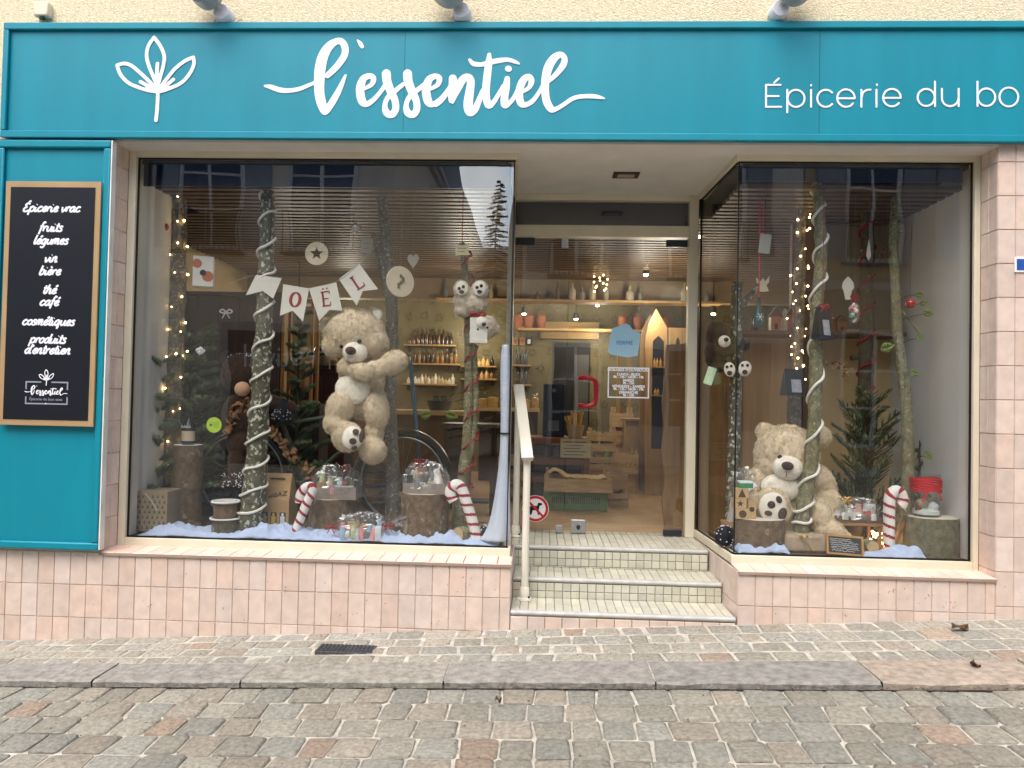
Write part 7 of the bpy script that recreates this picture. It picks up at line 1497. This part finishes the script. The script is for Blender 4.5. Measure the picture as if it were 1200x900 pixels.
for i in range(2): mb.box(a.x-.2+i*.3, a.x+.06+i*.3, Y-.012, Y-.0005, fz+.1, a.z-.3); mb.box(a.x-.2+i*.3, a.x+.06+i*.3, Y-.012, Y-.0005, a.z-.26, a.z-.07)
mb.build('door_panel', mat('red_mahogany', ''), t, bevel=.003)
for i, px in enumerate((372, 381, 392)): bottle((at(px, 430, Y+.1).x, Y+.1, a.z+.001), .3, .037, ('#1c2a20', '#26321f', '#1a1d22')[i], ('dark green wine bottle', 'olive wine bottle', 'near black wine bottle')[i]+' on the reddish sideboard', None, lab='#b9a98a')
# goods around: glass domes and jars on the back counter
Y = 4.4; a = at(585, 478, Y); t = thing('back_counter', 'low wooden back counter with glass jars', 'counter', (at(600, 478, Y).x, Y+.2, fz)); xa_, xb_ = at(560, 478, Y).x, at(632, 478, Y).x; mb = M(); mb.box(xa_, xb_, Y, Y+.5, a.z-.04, a.z); mb.build('worktop', OAK, t); mb = M(); mb.box(xa_+.02, xb_-.02, Y+.02, Y+.48, fz, a.z-.0405); mb.build('front', DW, t)
for i, (px, r_, h_) in enumerate(((566, .07, .2), (577, .08, .24), (590, .06, .17), (617, .05, .2), (627, .05, .25))):
    c = Vector((at(px, 478, Y+.15).x, Y+.15, a.z+.001)); t = thing('glass_dome', ('small glass jar of biscuits at the left end', 'large glass jar of biscuits beside the olive trunk', 'low glass jar of sweets at the window corner', 'narrow glass jar of nuts behind the handrail', 'tall glass jar of pasta by the navy box')[i]+' of the back counter', 'jar', c, 'glass jars on the back counter'); mb = M(); mb.lathe([(0, 0), (r_, 0), (r_, h_*.75), (r_*.6, h_*.88), (r_*.2, h_*.9), (r_*.25, h_), (0, h_)], c, 18); mb.build('glass', JARG, t); mb = M(); mb.lathe([(0, .004), (r_*.9, .004), (r_*.88, h_*.5), (0, h_*.55)], c, 16); mb.build('contents', mat('biscuits', '#c39a58', .8, .25, 60), t)
# jars along the beam and a strand of lights
t = thing('beam_shelf', 'long narrow shelf in front of the ceiling beam', 'shelf', (.3, 3.85, 2.42)); mb = M(); mb.box(-1.2, 1.9, 3.72, 3.94, 2.42, 2.445); mb.build('board', WCB, t)
rr = random.Random(44)
for i in range(24):
    x = -1.1+i*.125+rr.uniform(-.03, .03)
    if rr.random() < .3: continue
    bottle((x, 3.8, 2.446), rr.uniform(.09, .23), rr.uniform(.025, .045), rr.choice(['#8f8d84', '#6f6e68', '#a39a84', '#5d4a36', '#7c6a4c']), 'jar in the long row on the narrow shelf before the beam', 'jars in the row before the beam', nm='shop_jar')
t = thing('fairy_lights', 'strand of warm fairy lights hanging by the beam above the door', 'string lights', at(708, 312, 3.6)); P = [at(704+8*math.sin(i*1.7), 308+i*1.6, 3.6+.05*math.cos(i)) for i in range(22)]; mb = M(); mb.tube(P, .002, 4); mb.build('wire', WIRE, t)
for q in P: mb = M(); mb.ball(q, .008, 8, 5); mb.build('bulb', BULB, t)
# lamps
LAMPM = mat('lamp_can', '#2a2a2a', .5); GLOW = mat('lamp_glow', '#fff0d0', .4, 0, emit='#ffe2b0', estr=22)
spots = [(549, 360, 5.0), (546, 343, 5.15), (614, 368, 4.9), (655, 319, 4.6), (648, 330, 4.8), (668, 299, 4.0), (700, 358, 5.0), (772, 309, 3.2), (771, 283, 2.6), (787, 297, 2.6), (757, 322, 3.3), (819, 277, 1.7), (836, 368, 3.9), (836, 353, 4.2), (675, 374, 5.2)]
for i, (px, py, Y) in enumerate(spots):
    c = at(px, py, Y); t = thing('ceiling_spot', 'small black ceiling spot lamp with a warm lit face', 'spot lamp', c, 'lit ceiling spots in the shop'); mb = M(); mb.lathe([(.012, .085), (.032, .08), (.034, .012), (.028, .006)], c, 14); mb.cyl(c+Vector((0, 0, .085)), (c.x, c.y, 2.80), .006, n=6); mb.build('can', LAMPM, t); mb = M(); mb.ball(c, (.024, .024, .014), 12, 8); mb.build('lit_face', GLOW, t)
    if i in (0, 3, 6, 9, 10, 12):
        ld = bpy.data.lights.new('spot_light', 'POINT'); ld.energy = 7.5; ld.color = (1, .9, .74); ld.shadow_soft_size = .1; lo_ = bpy.data.objects.new('spot_light', ld); COL.objects.link(lo_); lo_.parent = t; lo_.location = (0, -.03, -.4)
for px, py, Y in ((410, 330, 4.6), (350, 365, 3.0), (545, 300, 3.0)):
    c = at(px, py, Y); c.z = min(c.z, 2.6); t = thing('ceiling_spot', 'small black ceiling spot lamp with a warm lit face', 'spot lamp', c, 'lit ceiling spots in the shop'); mb = M(); mb.lathe([(.012, .085), (.032, .08), (.034, .012), (.028, .006)], c, 14); mb.cyl(c+Vector((0, 0, .085)), (c.x, c.y, 2.80), .006, n=6); mb.build('can', LAMPM, t); mb = M(); mb.ball(c, (.024, .024, .014), 12, 8); mb.build('lit_face', GLOW, t)
    ld = bpy.data.lights.new('spot_light', 'POINT'); ld.energy = 7.5; ld.color = (1, .9, .74); ld.shadow_soft_size = .1; lo_ = bpy.data.objects.new('spot_light', ld); COL.objects.link(lo_); lo_.parent = t; lo_.location = (0, -.03, -.4)
# ------------------------------------------------------------------ the far side of the street (seen in the panes)
PL = [mat('render_'+n, c, .9, .08, 2, .15, 40) for n, c in (('cream', '#e4dac4'), ('grey', '#b9b4a8'), ('ochre', '#c4ad88'), ('white', '#e4e0d4'))]
TRIM = mat('stone_trim', '#c9c3b5', .8, .08); SHUT = mat('shutter_grey', '#8d9296', .6); WFR = mat('sash_white', '#dadada', .5); WPN = mat('dark_window', '#22272c', .08, .1); ROOFM = mat('slate', '#4c4e55', .7, .2, 12)
def house(name_label, x0, x1, y0, y1, h, m_, wins, roofh=1.6, face=1, side=None, shop=None):
    t = thing('town_house', name_label, 'house', ((x0+x1)/2, y1, 0), 'houses across the street')
    zb = -.7
    mb = M(); mb.box(x0, x1, y0, y1, zb, h); mb.build('wall', m_, t)
    mb = M(); mb.box(x0-.05, x1+.18, y0-.15, y1+.18, h, h+.12); mb.box(x0, x1+.1, y0, y1+.1, h-.15, h-.001); mb.box(x0, x1+.03, y1+.001, y1+.05, 3.3, 3.45); mb.build('cornice', TRIM, t)
    mb = M(); ym = (y0+y1)/2
    mb._add([(x0-.05, y0-.15, h+.121), (x1+.18, y0-.15, h+.121), (x1+.18, y1+.18, h+.121), (x0-.05, y1+.18, h+.121), (x0, ym, h+roofh), (x1, ym, h+roofh)], [(0, 1, 5, 4), (2, 3, 4, 5), (1, 2, 5), (3, 0, 4)]); mb.build('roof', ROOFM, t, smooth=False)
    for (wx, wz, ww, wh) in wins:
        mb = M(); f_ = .06; y = y1+.002
        mb.box(wx-ww/2-f_, wx+ww/2+f_, y, y+.04, wz-f_, wz); mb.box(wx-ww/2-f_, wx+ww/2+f_, y, y+.04, wz+wh, wz+wh+f_)
        mb.box(wx-ww/2-f_, wx-ww/2, y, y+.04, wz, wz+wh); mb.box(wx+ww/2, wx+ww/2+f_, y, y+.04, wz, wz+wh)
        mb.box(wx-.03, wx+.03, y, y+.03, wz, wz+wh)
        for k in (1, 2): mb.box(wx-ww/2, wx-.031, y, y+.025, wz+wh*k/3-.02, wz+wh*k/3+.02); mb.box(wx+.031, wx+ww/2, y, y+.025, wz+wh*k/3-.02, wz+wh*k/3+.02)
        wo = mb.build('window', WFR, t)
        mb = M(); mb.box(wx-ww/2, wx+ww/2, y1+.001, y1+.008, wz, wz+wh); mb.build('window_pane', WPN, wo)
        if wz > 3:
            mb = M()
            for i in range(12): x = wx-ww/2-.1+(ww+.2)*i/11; mb.cyl((x, y1+.2, wz-.1), (x, y1+.2, wz+.55), .01, n=6)
            mb.box(wx-ww/2-.12, wx+ww/2+.12, y1+.185, y1+.215, wz+.55, wz+.58); mb.box(wx-ww/2-.12, wx+ww/2+.12, y1+.05, y1+.22, wz-.15, wz-.101); mb.build('railing', BLACKM, wo)
        for sx in (-1, 1):
            if ww > 1.05: break
            xx = wx+sx*(ww/2+.08+ww/4); mb = M(); mb.box(xx-ww/4, xx+ww/4, y1+.003, y1+.045, wz-.02, wz+wh+.02); mb.build('shutter', SHUT, t)
    if shop:
        sx0, sx1, txt = shop
        mb = M(); mb.box(sx0, sx1, y1+.001, y1+.03, .1, 2.5); sh = mb.build('shop_window', mat('shop_dark', '#23262a', .15), t)
        mb = M(); w_ = .12
        mb.box(sx0-w_, sx1+w_, y1+.001, y1+.06, 2.5, 2.62); mb.box(sx0-w_, sx0, y1+.001, y1+.06, .0, 2.5); mb.box(sx1, sx1+w_, y1+.001, y1+.06, .0, 2.5); mb.build('shop_frame', mat('pale_frame', '#b9b5aa', .5), t)
        text_mesh(txt, .55, 'shop_lettering', WFR, t, ((sx0+sx1)/2, y1+.04, 2.05), xdir=(-1, 0, 0))
    return t
YO = -8.2
SKYM = bpy.data.materials.new('cloud_sky'); SKYM.use_nodes = True
_n, _l = SKYM.node_tree.nodes, SKYM.node_tree.links; _n.remove(_n['Principled BSDF']); _e = _n.new('ShaderNodeEmission'); _e.inputs[1].default_value = 1.7
_tc = _n.new('ShaderNodeTexCoord'); _nz = _n.new('ShaderNodeTexNoise'); _nz.inputs['Scale'].default_value = .035; _nz.inputs['Detail'].default_value = 6; _l.new(_tc.outputs['Object'], _nz.inputs['Vector'])
_rp = _n.new('ShaderNodeValToRGB'); _rp.color_ramp.elements[0].position = .35; _rp.color_ramp.elements[1].position = .6; _rp.color_ramp.elements[0].color = (.55, .72, .95, 1); _rp.color_ramp.elements[1].color = (1, 1, 1, 1)
_l.new(_nz.outputs['Fac'], _rp.inputs[0]); _l.new(_rp.outputs[0], _e.inputs[0]); _l.new(_e.outputs[0], _n['Material Output'].inputs[0])
mb = M(); _v = [(130*math.sin(math.radians(180+a_))*math.cos(math.radians(b_)), 130*math.cos(math.radians(180+a_))*math.cos(math.radians(b_)), 130*math.sin(math.radians(b_))) for b_ in range(4, 45, 4) for a_ in range(-24, 25, 4)]
mb._add(_v, [(j*13+i, j*13+i+1, j*13+i+14, j*13+i+13) for j in range(10) for i in range(12)]); tag(mb.build('sky', SKYM, smooth=3), kind='structure')
house('cream house with balconies and a shop front at the side street corner', -9.2, -2.73, YO-18, YO, 6.85, PL[0], [(-4.0, 4.0, 1.1, 1.9), (-6.0, 4.0, 1.0, 1.9), (-8.0, 4.0, 1.0, 1.9), (-8.0, .9, 1.0, 1.7)], shop=(-5.6, -3.5, 'Festival'))
house('grey house with white sashes facing the glass door', -.62, 4.4, YO-16, YO, 7.2, PL[3], [(.6, 3.9, .9, 1.8), (2.9, 3.9, .9, 1.8), (.6, .5, .9, 1.9), (2.9, .9, .9, 1.5)])
house('ochre house furthest up the street', 4.42, 10.5, YO-12, YO, 8.0, PL[2], [(5.6, 3.9, .9, 1.8), (7.6, 3.9, .9, 1.8), (9.4, 3.9, .9, 1.8), (5.6, .7, .9, 1.9), (8.4, .7, 1.4, 1.9)])
house('pale house at the end of the side street', -6, 4, YO-26, YO-19, 7.4, PL[1], [(-1.5, 2.0, 1.0, 1.6), (.0, 2.0, 1.0, 1.6)], roofh=1.2)
house('low ochre house furthest down the street', -16, -9.22, YO-12, YO, 6.0, PL[1], [(-10.5, 3.6, .9, 1.7), (-13, 3.6, .9, 1.7), (-10.5, .6, .9, 1.8)])
def conifer(x, y, z, h, r, label, seed=1, n=46, group=None):
    rr = random.Random(seed); t = thing('christmas_tree', label, 'tree', (x, y, z), group)
    mb = M(); mb.cyl((x, y, z), (x, y, z+h*.98), r*.06, .01, 8); tr_ = M(); 
    for i in range(n):
        f = (i+.5)/n; zz = z+h*(.1+.88*f); L = r*(1-f)**.8*rr.uniform(.75, 1.1)+.05; a = i*2.4+rr.random(); d = Vector((math.cos(a), math.sin(a), -.18)); p = Vector((x, y, zz)); e = p+d*L
        mb.cyl(p, e, .015, .004, 5)
        for k in range(16):
            q = p+d*L*(.15+.85*k/15); sd2 = d.cross(Zv).normalized()
            for sg in (-1, 1):
                b = q+(d*.5+sd2*sg*rr.uniform(.6, 1)+Zv*rr.uniform(-.25, .15)).normalized()*(L*.22*(1.1-k/18)+.05); w_ = Vector((0, 0, .03)); u_ = d*.035
                tr_.quad(q-u_, b-u_*.3+w_*rr.uniform(-.5, .5), b+u_*.3-w_*rr.uniform(-.5, .5), q+u_)
    mb.build('trunk', mat('fir_bark', '#4a3a2b', .9, .2), t); tr_.build('crown', mat('outdoor_fir', '#2c3d26', .9, .3, 8), t, smooth=False)
conifer(-1.3, YO-6.0, -.2, 7.4, 1.15, 'tall dark fir standing in the side street opposite', 5, 170)

# ------------------------------------------------------------------ neighbours on this side
def next_house(label, x0, x1, m_, h, wins):
    t = thing('next_house', label, 'house', ((x0+x1)/2, .05, gz((x0+x1)/2)), 'neighbouring houses')
    mb = M(); mb.box(x0, x1, .03, 5.8, -.8, h); mb.build('wall', m_, t)
    mb = M(); mb.box(x0, x1, -.02, .03, -.8, gz((x0+x1)/2)+.45); mb.build('plinth', TRIM, t)
    for wx, wz, ww, wh in wins:
        mb = M(); f_ = .07
        mb.box(wx-ww/2-f_, wx+ww/2+f_, -.01, .029, wz-f_, wz); mb.box(wx-ww/2-f_, wx+ww/2+f_, -.01, .029, wz+wh, wz+wh+f_); mb.box(wx-ww/2-f_, wx-ww/2, -.01, .029, wz, wz+wh); mb.box(wx+ww/2, wx+ww/2+f_, -.01, .029, wz, wz+wh); mb.box(wx-.03, wx+.03, -.005, .029, wz, wz+wh)
        wo = mb.build('window', WFR, t); mb = M(); mb.box(wx-ww/2, wx+ww/2, .015, .029, wz, wz+wh); mb.build('window_pane', WPN, wo)
next_house('grey rendered house left of the teal shopfront', -9.5, -3.76, PL[1], 6.2, [(-5.2, .9, 1.0, 1.5), (-7.4, .9, 1.0, 1.5), (-5.2, 3.6, 1.0, 1.6), (-7.4, 3.6, 1.0, 1.6)])
next_house('ochre rendered house right of the pink tiled pillar', 3.91, 9.5, PL[2], 6.8, [(5.6, 1.1, 1.0, 1.5), (7.6, 1.2, 1.0, 1.5), (5.6, 3.9, 1.0, 1.6), (7.6, 3.9, 1.0, 1.6)])
